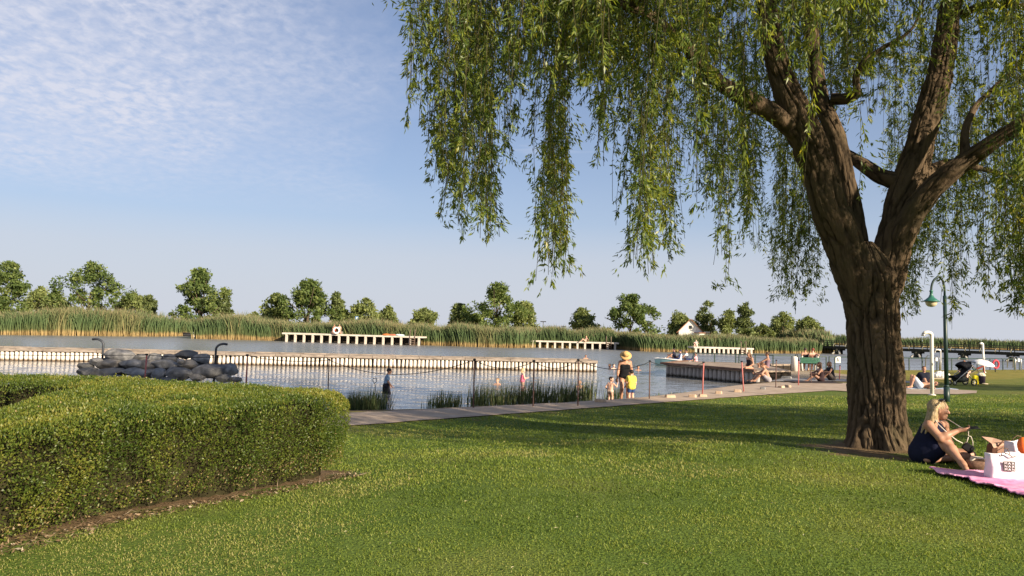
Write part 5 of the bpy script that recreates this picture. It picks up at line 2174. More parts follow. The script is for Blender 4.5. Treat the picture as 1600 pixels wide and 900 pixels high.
def pose(S=1.0, pelvis=(0, 0, 0.92), spine=(0, 0, 1), side=(1, 0, 0), sside=None, head=(0, 0, 1), look=(0, 1, 0), wl=(-0.24, 0.05, 0.80), wr=(0.24, 0.05, 0.80),
         el=(-0.3, -1, -0.1), er=(0.3, -1, -0.1), al=(-0.1, 0, 0.08), ar=(0.1, 0, 0.08), kl=(0, 1, 0), kr=(0, 1, 0), tl=(0, 1, -0.15), tr=(0, 1, -0.15), hs=1.0, fat=1.0, hl=None, hr=None, leg=1.0):
    """joints of a figure facing +Y (its right is +X); every given point is in metres at S = 1"""
    J = {}
    S_ = S
    pe = np.array(pelvis, float)
    sp, sd_ = nv(spine), nv(side)
    ss = nv(sside) if sside is not None else sd_
    J['pelvis'] = pe
    J['waist'] = pe + sp * 0.16
    J['chest'] = pe + sp * 0.335
    J['neck'] = pe + sp * 0.50
    up = nv(head)
    fw = nv(np.array(look, float) - up * (np.array(look, float) @ up))
    J['up'], J['fw'] = up, fw
    J['head'] = J['neck'] + up * (0.065 + 0.105 * hs) + fw * 0.02
    J['rt'] = np.cross(fw, up)
    J['sp'], J['sd'], J['ss'] = sp, sd_, ss
    J['shL'], J['shR'] = pe + sp * 0.455 - ss * 0.165, pe + sp * 0.455 + ss * 0.165
    J['hipL'], J['hipR'] = pe - sd_ * 0.09 - sp * 0.01, pe + sd_ * 0.09 - sp * 0.01
    J['elL'], J['wrL'] = ik(J['shL'], wl, 0.28, 0.25, el)
    J['elR'], J['wrR'] = ik(J['shR'], wr, 0.28, 0.25, er)
    J['knL'], J['anL'] = ik(J['hipL'], al, 0.42 * leg, 0.41 * leg, kl)
    J['knR'], J['anR'] = ik(J['hipR'], ar, 0.42 * leg, 0.41 * leg, kr)
    J['toL'], J['toR'] = J['anL'] + nv(tl) * 0.15, J['anR'] + nv(tr) * 0.15
    J['hdL'] = nv(hl) if hl is not None else nv(J['wrL'] - J['elL'])
    J['hdR'] = nv(hr) if hr is not None else nv(J['wrR'] - J['elR'])
    J['hs'], J['fat'], J['S'] = hs, fat, S_
    return J


def limb_prims(J, parts, off=0.0, frac=None, k=0.03):
    """capsules of the named body parts, grown by off; frac trims a limb to its first part"""
    frac = frac or {}
    F_ = J['fat']
    sd_, ss, sp = J['sd'], J['ss'], J['sp']
    fwd = np.cross(sp, sd_)
    out = []

    def c(a, b, ra, rb, kk=k):
        out.append(('c', a, b, ra + off, rb + off, kk))
    for p in parts:
        if p == 'pelvis':
            c(J['pelvis'] - sd_ * 0.065 * F_, J['pelvis'] + sd_ * 0.065 * F_, 0.108 * F_, 0.108 * F_, 0.05)
        elif p == 'waist':
            for s in (-1, 1):
                c(J['pelvis'] + sd_ * s * 0.05 * F_, J['waist'] + sd_ * s * 0.045 * F_, 0.10 * F_, 0.092 * F_, 0.06)
        elif p == 'chest':
            for s in (-1, 1):
                c(J['waist'] + ss * s * 0.045 * F_, J['chest'] + ss * s * 0.072, 0.092 * F_, 0.105 * (0.5 + 0.5 * F_), 0.06)
        elif p == 'bust':
            for s in (-1, 1):
                q = J['chest'] + ss * s * 0.075 - sp * 0.005 + fwd * -0.075
                out.append(('e', q, np.array([0.062, 0.062, 0.062]) + off, 0.05))
        elif p == 'shoulder':
            c(J['chest'] + sp * 0.07 - ss * 0.10, J['chest'] + sp * 0.07 + ss * 0.10, 0.075, 0.075, 0.06)
            c(J['shL'] + ss * 0.02, J['shR'] - ss * 0.02, 0.056, 0.056, 0.05)
        elif p == 'neck':
            c(J['neck'] - sp * 0.06, J['head'] - J['up'] * 0.05 - J['fw'] * 0.02, 0.060, 0.050, 0.05)
        elif p in ('uarmL', 'uarmR'):
            s = p[-1]
            e = J['shL' if s == 'L' else 'shR'] + (J['el' + s] - J['sh' + s]) * frac.get('uarm', 1)
            c(J['sh' + s], e, 0.051 * F_, (0.051 + (0.038 - 0.051) * frac.get('uarm', 1)) * F_, 0.035)
        elif p in ('farmL', 'farmR'):
            s = p[-1]
            e = J['el' + s] + (J['wr' + s] - J['el' + s]) * frac.get('farm', 1)
            c(J['el' + s], J['el' + s] * 0.7 + e * 0.3, 0.038 * F_, 0.040 * F_)
            c(J['el' + s] * 0.7 + e * 0.3, e, 0.040 * F_, 0.026)
        elif p in ('thighL', 'thighR'):
            s = p[-1]
            t = frac.get('thigh', 1)
            e = J['hip' + s] + (J['kn' + s] - J['hip' + s]) * t
            c(J['hip' + s], e, 0.094 * F_, (0.094 + (0.056 - 0.094) * t) * F_, 0.045)
        elif p in ('shankL', 'shankR'):
            s = p[-1]
            t = frac.get('shank', 1)
            a, b = J['kn' + s], J['an' + s]
            if t >= 1:
                c(a, a * 0.68 + b * 0.32, 0.055 * F_, 0.056 * F_)
                c(a * 0.68 + b * 0.32, b, 0.056 * F_, 0.036)
            else:
                c(a, a + (b - a) * t, 0.055 * F_, 0.05 * F_)
        elif p in ('footL', 'footR'):
            s = p[-1]
            a, b = J['an' + s], J['to' + s]
            d = nv(b - a)
            dn = nv(J['an' + s] - J['kn' + s])
            c(a + dn * 0.02 - d * 0.035, a + dn * 0.02 + d * 0.03, 0.036, 0.040)
            c(a + dn * 0.015 + d * 0.02, b + dn * 0.01, 0.038, 0.030)
            c(b + dn * 0.01, b + dn * 0.012 + d * 0.035, 0.030, 0.020)
    return out


def hand_prims(J, s, curl=0.6, k=0.012, fat=1.0):
    """palm, four unequal bent fingers, thumb leaving the side of the palm"""
    w, d = J['wr' + s], J['hd' + s]
    a = nv(J['el' + s] - J['sh' + s])
    n = np.cross(d, a)
    if np.linalg.norm(n) < 0.2:
        n = np.cross(d, np.array([0, 0, 1.0])) if abs(d[2]) < 0.9 else np.array([1.0, 0, 0])
    lat = nv(n)                              # across the palm
    pal = nv(np.cross(lat, d))               # palm normal
    if s == 'R':
        pal = -pal
    out = []
    k0 = w + d * 0.085
    for j in (-1, 0, 1):
        out.append(('c', w + lat * j * 0.012, k0 + lat * j * 0.026, 0.017, 0.014, 0.02))
    for j, L_ in zip((-1.5, -0.5, 0.5, 1.5), (0.066, 0.076, 0.080, 0.070) if s == 'R' else (0.070, 0.080, 0.076, 0.066)):
        p0 = k0 + lat * j * 0.0195
        p1 = p0 + (d * math.cos(curl * 0.5) + pal * math.sin(curl * 0.5)) * L_ * 0.5
        p2 = p1 + (d * math.cos(curl * 1.5) + pal * math.sin(curl * 1.5)) * L_ * 0.32
        p3 = p2 + (d * math.cos(curl * 2.2) + pal * math.sin(curl * 2.2)) * L_ * 0.22
        out += [('c', p0 - d * 0.02, p1, 0.0100 * fat, 0.0090 * fat, 0.005), ('c', p1, p2, 0.009 * fat, 0.0082 * fat, 0.004), ('c', p2, p3, 0.0082 * fat, 0.007 * fat, 0.004)]
    ts = 1 if s == 'R' else -1
    t0 = w + d * 0.03 - lat * ts * -1 * 0.026
    t1 = t0 + (lat * ts * 0.7 + d * 0.7 + pal * 0.3) * 0.04
    t2 = t1 + (lat * ts * 0.25 + d * 0.85 + pal * 0.5) * 0.032
    out += [('c', t0, t1, 0.0125 * fat, 0.0105 * fat, 0.01), ('c', t1, t2, 0.0105 * fat, 0.008 * fat, 0.004)]
    return out


def head_prims(J):
    H, up, fw, rt, q = J['head'], J['up'], J['fw'], J['rt'], J['hs']
    o = [('c', H + (up * 0.028 - fw * 0.022) * q, H + (up * 0.030 + fw * 0.022) * q, 0.080 * q, 0.074 * q, 0.02),
         ('c', H + (fw * 0.03 - up * 0.02) * q, H + (fw * 0.052 - up * 0.072) * q, 0.062 * q, 0.040 * q, 0.03),
         ('c', H + (fw * 0.092 + up * 0.012) * q, H + (fw * 0.108 - up * 0.022) * q, 0.010 * q, 0.0145 * q, 0.014),      # nose
         ('c', H + (fw * 0.086 - up * 0.056 - rt * 0.014) * q, H + (fw * 0.086 - up * 0.056 + rt * 0.014) * q, 0.012 * q, 0.012 * q, 0.01),   # lips
         ('c', H + (fw * 0.086 + up * 0.038 - rt * 0.03) * q, H + (fw * 0.086 + up * 0.038 + rt * 0.03) * q, 0.010 * q, 0.010 * q, 0.016)]  # brow
    for s in (-1, 1):
        o.append(('c', H + (rt * s * 0.078 + up * 0.016 - fw * 0.01) * q, H + (rt * s * 0.080 - up * 0.026 - fw * 0.004) * q, 0.014 * q, 0.010 * q, 0.01))
        o.append(('e', H + (rt * s * 0.042 + fw * 0.07 - up * 0.012) * q, np.full(3, 0.022 * q), 0.02))
    return o


def skin_mat(name, c):
    return mat(name, c, 0.5, var=0.08, scale=6, spec=0.35)


SKIN = {'fair': skin_mat('fair_skin', (0.56, 0.33, 0.235)), 'tan': skin_mat('tanned_skin', (0.40, 0.215, 0.14)), 'pale': skin_mat('pale_skin', (0.66, 0.43, 0.33)), 'brown': skin_mat('brown_skin', (0.25, 0.13, 0.085))}
M_eye = mat('eye', (0.03, 0.022, 0.018), 0.3, var=0.1)
M_lip = mat('lip', (0.42, 0.13, 0.11), 0.5, var=0.1)
_cloth = {}


def cloth(c, rough=0.85):
    if c not in _cloth:
        _cloth[c] = mat('cloth', c, rough, var=0.16, scale=14, spec=0.15, bump=0.5)
    return _cloth[c]


_hair = {}


def hair_mat(c):
    if c not in _hair:
        _hair[c] = mat('hair', tuple(x * 0.5 for x in c), 0.5, scale=5, c2=tuple(min(1, x * 1.15) for x in c), stretch=(14, 14, 1.6), bump=0.8, spec=0.35, thr=(0.35, 0.62))
    return _hair[c]


BODY = ('pelvis', 'waist', 'chest', 'shoulder', 'neck', 'uarmL', 'uarmR', 'farmL', 'farmR', 'thighL', 'thighR', 'shankL', 'shankR', 'footL', 'footR')


def person(label, loc, rz, J, skin='fair', wear=(), hair=None, h=0.014, group=None, bust=False, curlL=0.6, curlR=0.6, extra=(), only=None):
    """wear: (part name, colour, body parts, growth, trims, extra prims, cuts); hair: (colour, list of prims or 'short'/'bob'/'long'/'bun')"""
    S = J['S']
    root = empty('person', loc, rz)
    root.scale = (S, S, S)
    tag(root, label, 'person', group)
    off = np.zeros(3)
    parts = only or BODY
    pr = limb_prims(J, parts)
    if bust:
        pr += limb_prims(J, ('bust',))
    pr += head_prims(J)
    if only is None or 'farmL' in only:
        pr += hand_prims(J, 'L', curlL) + hand_prims(J, 'R', curlR)
    pr += list(extra)
    V, Q = blob(pr, h)
    C = V[Q].mean(1)
    H, up, fw, rt, q = J['head'], J['up'], J['fw'], J['rt'], J['hs']
    mi = np.zeros(len(Q), int)
    er = max(0.014, h * 0.9)
    for s in (-1, 1):
        e = H + (rt * s * 0.034 + fw * 0.086 + up * 0.020) * q
        dd = C - e
        mi[((dd @ rt) / (er * 1.25)) ** 2 + ((dd @ up) / (er * 0.6)) ** 2 + ((dd @ fw) / 0.03) ** 2 < 1] = 1
    e = H + (fw * 0.095 - up * 0.056) * q
    dd = C - e
    mi[((dd @ rt) / 0.026) ** 2 + ((dd @ up) / max(0.009, h * 0.6)) ** 2 + ((dd @ fw) / 0.03) ** 2 < 1] = 2
    np_mesh('body', V, Q, [SKIN[skin], M_eye, M_lip], root, smooth=True, mi=mi)
    for (nm, col, pts, grow, fr, ex, cuts) in wear:
        p = limb_prims(J, [x for x in pts if x != 'bust'], grow, fr) + (limb_prims(J, ('bust',), grow) if 'bust' in pts else []) + list(ex)
        V, Q = blob(p, h, cuts)
        if len(Q):
            np_mesh(nm, V, Q, cloth(col), root, smooth=True)
    if hair:
        col, style = hair
        ps = [('c', H + (up * 0.036 - fw * 0.030) * q, H + (up * 0.042 + fw * 0.012) * q, 0.086 * q, 0.079 * q, 0.02)]
        cut = [(fw * 0.86 - up * 0.5, float((fw * 0.86 - up * 0.5) @ (H + (fw * 0.050 + up * 0.018) * q)))]
        if style == 'short':
            cut.append((-up, float(-up @ (H - up * 0.035 * q))))
        if style in ('bob', 'long'):
            ln = 0.13 if style == 'bob' else 0.26
            for s in (-1, 0, 1):
                a = H + (rt * s * 0.055 - fw * 0.055 + up * 0.01) * q
                ps.append(('c', a, a - J['up'] * ln * q * 0.6 - fw * 0.01, 0.045 * q, 0.045 * q, 0.03))
                ps.append(('c', a - J['up'] * ln * q * 0.6 - fw * 0.01, a - J['up'] * ln * q + rt * s * 0.02, 0.045 * q, 0.022 * q, 0.03))
        if style == 'bun':
            ps.append(('e', H + (up * 0.10 - fw * 0.075) * q, np.full(3, 0.042 * q), 0.015))
        if not isinstance(style, str):
            ps += style
        V, Q = blob(ps, h, cut)
        np_mesh('hair', V, Q, hair_mat(col), root, smooth=True)
    return root


def seat_pose(**kw):
    """sitting on the ground, knees up, arms round the knees"""
    d = dict(pelvis=(0, 0, 0.11), spine=(0, 0.12, 1), wl=(-0.10, 0.42, 0.40), wr=(0.10, 0.42, 0.40), al=(-0.10, 0.62, 0.07), ar=(0.10, 0.62, 0.07), kl=(-0.1, 0.1, 1), kr=(0.1, 0.1, 1), el=(-1, -0.2, -0.4), er=(1, -0.2, -0.4))
    d.update(kw)
    return pose(**d)


def yaw_to(px, Y, tpx, tY):
    a, b = at_y(px, 560, Y), at_y(tpx, 560, tY)
    return math.atan2(b.y - a.y, b.x - a.x) - math.pi / 2


NAVY, BLACK, BLUE = (0.012, 0.014, 0.035), (0.010, 0.010, 0.012), (0.03, 0.06, 0.16)
TORSO = ('pelvis', 'waist', 'chest')

# woman in the straw hat, bending her head to the boy
a = at_z(975, 628.5, -0.66)
J = pose(1.0, pelvis=(0, 0, 0.89), spine=(0, 0.16, 1), head=(0, 0.55, 0.83), look=(0.1, 0.8, -0.6), wl=(0.30, 0.16, 0.72), wr=(-0.29, 0.16, 0.60), al=(0.10, -0.03, 0.08), ar=(-0.11, 0.04, 0.08),
         side=(-1, 0, 0), el=(0.5, -1, 0), er=(-0.5, -1, 0), kl=(0, 1, 0), kr=(0, 1, 0), fat=1.05)
# facing the camera: the figure is built facing +Y, so turn it half way round
J = pose(1.0, pelvis=(0, 0, 0.89), spine=(0, 0.14, 1), head=(0, 0.5, 0.86), look=(0.15, 0.85, -0.55), wl=(-0.27, 0.10, 0.78), wr=(0.28, 0.14, 0.66), al=(-0.12, -0.02, 0.08), ar=(0.11, 0.05, 0.08), fat=1.06)
w = person('woman in a wide straw hat and black swimsuit looking down at two children', (a.x, a.y, -0.70), R(180), J, 'tan',
           [('swimsuit', BLACK, TORSO + ('bust',), 0.012, {}, [('c', J['chest'] + J['sp'] * 0.02 - J['ss'] * 0.075, J['neck'] - J['ss'] * 0.06, 0.05, 0.03, 0.03), ('c', J['chest'] + J['sp'] * 0.02 + J['ss'] * 0.075, J['neck'] + J['ss'] * 0.06, 0.05, 0.03, 0.03)], ())],
           ((0.10, 0.06, 0.035), 'long'), bust=True)
H = J['head']
hb = MB()
hb.lathe([(0.185, -0.018), (0.19, -0.006), (0.15, 0.018), (0.105, 0.032), (0.098, 0.085), (0.085, 0.125), (0.05, 0.145), (0.005, 0.15)], n=26)
hat = hb.build('straw_hat', mat('straw', (0.42, 0.25, 0.09), 0.9, scale=30, c2=(0.62, 0.40, 0.17)), w)
hat.location = Vector(H + J['up'] * 0.055)
hat.rotation_euler = Vector(J['up'] + J['fw'] * 0.30).to_track_quat('Z', 'Y').to_euler()
bd = MB()
bd.lathe([(0.108, 0.03), (0.1065, 0.055)], n=26)
bd.build('hat_band', cloth(BLACK), hat)

# toddler, boy in the yellow shirt
a = at_z(953, 629, -0.62)
J = pose(0.52, hs=1.38, pelvis=(0, 0, 0.78), leg=0.86, spine=(0.05, 0.05, 1), look=(1, 0.25, -0.15), wl=(-0.26, 0.12, 0.86), wr=(0.42, 0.16, 1.28), er=(0.4, -0.2, -1), al=(-0.10, 0, 0.08), ar=(0.11, 0.04, 0.08), fat=1.15)
person('dark haired toddler standing at the water edge left of the straw hat woman', (a.x, a.y, -0.66), R(-35), J, 'fair',
       [('nappy', (0.55, 0.42, 0.33), ('pelvis',), 0.014, {}, (), ())], ((0.035, 0.018, 0.012), 'short'))
a = at_z(986, 627.5, -0.58)
J = pose(0.64, hs=1.25, pelvis=(0, 0, 0.83), leg=0.90, spine=(0, 0.06, 1), look=(-0.4, 1, -0.1), wl=(-0.25, 0.14, 0.86), wr=(0.24, 0.10, 0.80), fat=1.1)
person('small boy in a yellow shirt and navy trunks right of the straw hat woman', (a.x, a.y, -0.64), R(14), J, 'fair',
       [('shirt', (0.62, 0.50, 0.09), TORSO + ('shoulder', 'uarmL', 'uarmR'), 0.034, {'uarm': 0.55}, (), ()), ('trunks', BLUE, ('pelvis', 'thighL', 'thighR'), 0.024, {'thigh': 0.55}, (), ())], ((0.025, 0.014, 0.010), 'short'))

# boy wading in dark shorts, pulling a net
a = at_z(603, 615, WZ)
J = pose(0.74, hs=1.2, pelvis=(0, 0, 0.86), leg=0.93, spine=(0, 0.10, 1), head=(0, 0.25, 1), look=(0, 1, -0.3), wl=(-0.22, 0.20, 0.82), wr=(0.22, 0.26, 0.86), al=(-0.09, -0.24, 0.12), ar=(0.09, 0.22, 0.08), fat=1.05)
boy = person('boy in a pale blue top and dark shorts wading before the breakwater', (a.x, a.y, WZ - 0.36), R(-80), J, 'tan',
             [('shirt', (0.20, 0.30, 0.42), TORSO + ('shoulder', 'uarmL', 'uarmR'), 0.016, {'uarm': 0.6}, (), ()), ('shorts', (0.018, 0.018, 0.028), ('pelvis', 'thighL', 'thighR'), 0.045, {'thigh': 0.98}, (), ())], ((0.02, 0.013, 0.011), 'short'))
q0, q1 = at_y(590.5, 616, a.y - 0.1), at_y(585.5, 599.5, a.y - 0.1)
b = MB()
b.tube([(0, 0, -0.3), q1 - q0], 0.012, 6)
d = (q1 - q0)
for s in (-1, 1):
    b.tube([d, d + Vector((s * 0.07, 0, 0.10)), d + Vector((s * 0.055, 0, 0.19))], 0.012, 5)
b.tube([d + Vector((-0.055, 0, 0.19)), d + Vector((0.055, 0, 0.19))], 0.012, 5)
tag(b.build('fishing_net', M_greydk, None, q0), 'small hand net on a thin stick upright in the water behind the wading boy', 'net')

# girl in pink, bathers
a = at_z(816, 601, WZ)
J = pose(0.66, hs=1.22, pelvis=(0, 0, 0.84), leg=0.9, spine=(0, 0.05, 1), look=(0.6, 0.7, -0.2), wl=(-0.2, 0.22, 0.95), wr=(0.16, 0.30, 1.05), fat=1.08)
person('small blonde girl in a pink swimsuit standing in the lake behind the sedge row', (a.x, a.y, WZ - 0.40), R(-70), J, 'pale', [('swimsuit', (0.72, 0.16, 0.25), TORSO, 0.014, {}, (), ())], ((0.62, 0.42, 0.20), 'bob'))


def bather(label, px, py, sc, sk, hair, rz, style='short', deep=1.42, look=(0, 1, 0)):
    q = at_z(px, py, WZ)
    J = pose(sc, hs=1.0 if sc > 0.9 else 1.2, look=look, wl=(-0.3, 0.4, 1.2), wr=(0.3, 0.4, 1.2))
    return person(label, (q.x, q.y, WZ - deep * sc), rz, J, sk, [('swimsuit', (0.03, 0.03, 0.06), TORSO, 0.01, {}, (), ())], (hair, style), h=0.018)


bather('child crouching with bare shoulders out of the water left of the girl in pink', 777.5, 601, 0.66, 'fair', (0.30, 0.17, 0.08), R(150), deep=1.34)
bather('child with bare shoulders out of the water behind the right end of the sedge row', 906, 604.5, 0.66, 'fair', (0.34, 0.17, 0.08), R(165), deep=1.34)
bather('dark haired bather whose head shows above the far end of the breakwater', 915, 560.5, 1.0, 'tan', (0.012, 0.01, 0.01), R(190), deep=1.36)
bather('dark haired swimmer left of a pale faced swimmer by the straw hat woman', 953, 575.5, 1.0, 'tan', (0.012, 0.01, 0.01), R(120), deep=1.40)
bather('pale faced swimmer close beside the dark haired swimmer by the straw hat woman', 958.5, 576, 1.0, 'pale', (0.03, 0.018, 0.014), R(205), deep=1.40)
bather('lone dark haired swimmer right of the woman in the straw hat', 997, 578.5, 1.0, 'tan', (0.012, 0.01, 0.01), R(180), deep=1.40)

# jetty sitters
q = at_y(1172, 575.5, 37.9)
J = pose(1.0, pelvis=(0, 0, 0.10), spine=(0, 0.08, 1), wl=(-0.14, 0.20, 0.16), wr=(0.14, 0.20, 0.16), al=(-0.13, 0.50, -0.30), ar=(0.07, 0.46, -0.34), kl=(-0.1, 1, 0.5), kr=(0.1, 1, 0.5), tl=(0, 1, -0.5), tr=(0, 1, -0.5), head=(0, 0.25, 1), look=(0.2, 1, -0.4))
person('woman with long brown hair in a dark swimsuit sitting on the jetty edge, legs hanging', (q.x, q.y, -0.06), R(118), J, 'tan',
       [('swimsuit', (0.03, 0.025, 0.03), TORSO + ('bust',), 0.012, {}, (), ())], ((0.16, 0.085, 0.04), 'long'), bust=True)
q = gnd(1196, 590)
J = seat_pose(pelvis=(0, 0, 0.42), al=(-0.1, 0.50, 0.08), ar=(0.1, 0.44, 0.08), wl=(-0.08, 0.48, 0.58), wr=(0.10, 0.46, 0.56), spine=(0, -0.05, 1), look=(0.3, 1, 0.0))
person('woman in a patterned swimsuit with tied up hair sitting behind the shirtless man', (q.x + 0.25, q.y + 0.5, q.z + 0.14), R(80), J, 'tan',
       [('swimsuit', (0.20, 0.13, 0.16), TORSO + ('bust',), 0.012, {}, (), ())], ((0.09, 0.05, 0.03), 'bun'), bust=True)
q = gnd(1197, 597)
J = seat_pose(spine=(0, 0.38, 1), head=(0, 0.35, 1), look=(0, 1, -0.4), al=(-0.10, 0.58, 0.05), ar=(0.12, 0.70, 0.05), wl=(-0.14, 0.48, 0.34), wr=(0.12, 0.56, 0.36))
person('shirtless man in grey trunks sitting on the concrete apron below the jetty woman', (q.x + 0.1, q.y, q.z), R(78), J, 'tan',
       [('trunks', (0.30, 0.28, 0.30), ('pelvis', 'thighL', 'thighR'), 0.018, {'thigh': 0.55}, (), ())], ((0.16, 0.07, 0.035), 'short'))

# couple on the apron
q = gnd(1283, 597.5)
J = seat_pose(al=(-0.10, 0.66, 0.05), ar=(0.12, 0.52, 0.05), wl=(-0.12, 0.40, 0.36), wr=(0.06, 0.42, 0.40), look=(0.2, 1, 0))
person('long haired woman in a dark swimsuit sitting knees up beside the man in black', (q.x, q.y, q.z), R(86), J, 'brown',
       [('swimsuit', (0.035, 0.02, 0.022), TORSO + ('bust', 'thighL', 'thighR'), 0.012, {'thigh': 0.3}, (), ())], ((0.055, 0.03, 0.018), 'long'), bust=True)
q = gnd(1298, 595)
J = seat_pose(spine=(0, 0.25, 1), al=(-0.12, 0.52, 0.05), ar=(0.12, 0.60, 0.05), look=(0.3, 1, -0.1), wl=(-0.12, 0.44, 0.40))
person('man in a black sleeveless shirt sitting right of the long haired woman on the apron', (q.x + 0.1, q.y + 0.1, q.z), R(96), J, 'brown',
       [('shirt', (0.012, 0.012, 0.018), TORSO + ('shoulder',), 0.022, {}, (), ()), ('shorts', (0.10, 0.08, 0.07), ('pelvis', 'thighL', 'thighR'), 0.02, {'thigh': 0.6}, (), ())], ((0.09, 0.05, 0.03), 'bob'))
q = gnd(1264, 598.5)
b = MB()
b.box((0, 0, 0.02), (2.2, 1.0, 0.02), rz=0.15)
tag(b.build('beach_mat', cloth((0.045, 0.035, 0.035)), None, (q.x + 0.2, q.y + 0.1, gz(q.x, q.y) + 0.03)), 'dark beach mat under the couple on the concrete apron', 'mat')

# green bench with two people
q = gnd(1263, 580)
bn = empty('bench', (q.x, q.y, q.z), R(-6))
tag(bn, 'green slatted bench with pale concrete legs beside the lake railing', 'bench')
mc = mat('bench_concrete', (0.55, 0.52, 0.46), 0.8)
mg = mat('bench_green', (0.03, 0.12, 0.075), 0.6)
for x in (-0.44, 0.44):
    b = MB()
    b.tube([(x, -0.42, 0.0), (x, -0.22, 0.38), (x, -0.34, 0.9)], [0.055, 0.06, 0.045], 8)
    b.tube([(x, 0.30, 0.0), (x, 0.22, 0.38), (x, -0.24, 0.42)], [0.055, 0.05, 0.05], 8)
    b.build('leg', mc, bn)
b = MB()
for k in range(4):
    b.box((0, -0.16 + 0.115 * k, 0.455), (1.06, 0.095, 0.035))
b.build('seat', mg, bn)
b = MB()
for k in range(4):
    b.beam((-0.55, -0.335 - 0.02 * k, 0.52 + 0.085 * k), (0.55, -0.335 - 0.02 * k, 0.52 + 0.085 * k), 0.03, 0.07)
b.build('backrest', mg, bn)
for x, lab, hc, wc, sk in ((-0.22, 'short haired person in a dark top sitting at the left of the green bench', (0.035, 0.02, 0.015), (0.03, 0.022, 0.025), 'tan'),
                           (0.22, 'red haired person with bare shoulders at the right of the green bench', (0.24, 0.06, 0.03), (0.25, 0.13, 0.10), 'fair')):
    p = bn.matrix_basis @ Vector((x, 0.0, 0))
    J = pose(1.0, pelvis=(0, -0.08, 0.58), spine=(0, -0.10, 1), al=(-0.1, 0.44, 0.08), ar=(0.1, 0.44, 0.08), wl=(-0.24, -0.20, 0.80), wr=(0.24, -0.20, 0.80), kl=(0, 1, 1), kr=(0, 1, 1), look=(0.2 if x < 0 else -0.5, 1, 0))
    person(lab, p, R(-6), J, sk, [('top', wc, TORSO, 0.016, {}, (), ()), ('shorts', (0.05, 0.05, 0.07), ('pelvis', 'thighL', 'thighR'), 0.018, {'thigh': 0.5}, (), ())], (hc, 'short'))
p = bn.matrix_basis @ Vector((-0.80, -0.3, 0))
b = MB()
b.lathe([(0.12, 0.0), (0.17, 0.04), (0.19, 0.22), (0.15, 0.40), (0.06, 0.46)], n=12)
b.tube([(-0.08, -0.05, 0.42), (-0.05, -0.16, 0.56), (0.05, -0.16, 0.56), (0.08, -0.05, 0.42)], 0.016, 6)
tag(b.build('backpack', cloth((0.018, 0.015, 0.02)), None, (p.x, p.y, q.z + 0.42)), 'dark backpack perched at the left end of the green bench', 'bag')
b = MB()
b.box((0, 0, 0.21), (0.4, 0.4, 0.42), top=0.95)
tag(b.build('wooden_crate', M_cap, None, (p.x, p.y, q.z)), 'brown wooden crate under the dark backpack beside the bench', 'crate')

# bollard like bin, sign on the railing
q = gnd(1241.5, 580)
b = MB()
b.lathe([(0.17, 0.0), (0.17, 0.74), (0.165, 0.80), (0.12, 0.85), (0.02, 0.87)], n=18)
o = b.build('bollard', mat('pale_concrete', (0.52, 0.49, 0.45), 0.8, scale=5, c2=(0.66, 0.63, 0.58)), None, q)
tag(o, 'pale round topped concrete bollard left of the green bench', 'bollard')
p = rail_at(1308.5)
sg = empty('sign', (p.x, p.y - 0.07, 0.30))
tag(sg, 'small white sign with a dark bather symbol fixed on the railing left of the willow', 'sign')
MB().box((0, 0, 0), (0.32, 0.02, 0.38)).build('panel', M_white, sg)
b = MB()
b.box((-0.02, -0.016, 0.07), (0.07, 0.006, 0.07))
b.box((0.0, -0.016, -0.02), (0.16, 0.006, 0.07))
b.box((0.0, -0.016, -0.11), (0.20, 0.006, 0.025))
b.build('symbol', M_greydk, sg)

# people on the piers
q = at_y(523, 521, 97.2)
q.z = zA
J = pose(1.0, pelvis=(0, 0, 0.46), spine=(0, 0.1, 1), al=(-0.12, 0.44, 0.07), ar=(0.12, 0.44, 0.07), kl=(0, 1, 1), kr=(0, 1, 1), wl=(-0.15, 0.35, 0.55), wr=(0.15, 0.35, 0.55))
bx = MB().box((0, 0, 0.17), (1.5, 0.5, 0.34)).build('low_bench', M_cap, None, (q.x + 0.25, q.y, zA + 0.001))
tag(bx, 'low wooden block seat in the middle of the left pier', 'bench')
person('sunburnt bather sitting at the left of the pair on the left pier', (q.x - 0.05, q.y, zA), R(170), J, 'tan', [('trunks', (0.45, 0.06, 0.05), ('pelvis', 'thighL', 'thighR'), 0.02, {'thigh': 0.6}, (), ())], ((0.10, 0.05, 0.03), 'short'), h=0.022)
q2 = at_y(530, 521, 97.2)
person('bather sitting at the right of the pair on the left pier', (q2.x, q2.y, zA), R(200), J, 'fair', [('trunks', (0.55, 0.25, 0.05), ('pelvis', 'thighL', 'thighR'), 0.02, {'thigh': 0.6}, (), ())], ((0.25, 0.15, 0.07), 'short'), h=0.022)
q3 = at_y(525.5, 518, 96.3)
b = MB()
b.tube([(0.36 * math.cos(t), 0, 0.40 + 0.36 * math.sin(t)) for t in np.linspace(0, 2 * math.pi, 20, endpoint=False)], 0.10, 8, closed=True)
tag(b.build('swim_ring', M_white, None, (q3.x, q3.y, zA + 0.06)), 'white swim ring leaning before the pair on the left pier', 'swim ring')
for px, lab, c in ((604, 'crumpled orange towel left of a pale towel on the left pier', (0.55, 0.16, 0.05)), (612, 'brown red towel next to the crumpled orange towel on the left pier', (0.36, 0.12, 0.07)), (625, 'pale blue towel nearest to the ladder of the left pier', (0.5, 0.6, 0.62))):
    p = at_y(px, 523, 96.4)
    V, Fc = ico(3)
    V = V * np.array([0.6, 0.35, 0.14]) * (1 + (fbm(V * 2 + px, 3) - 0.5)[:, None] * 0.7)
    o = np_mesh('towel', V, Fc, cloth(c), smooth=True, loc=(p.x, p.y, zA + 0.09))
    tag(o, lab, 'towel')
p = at_y(914, 533, 103.5)
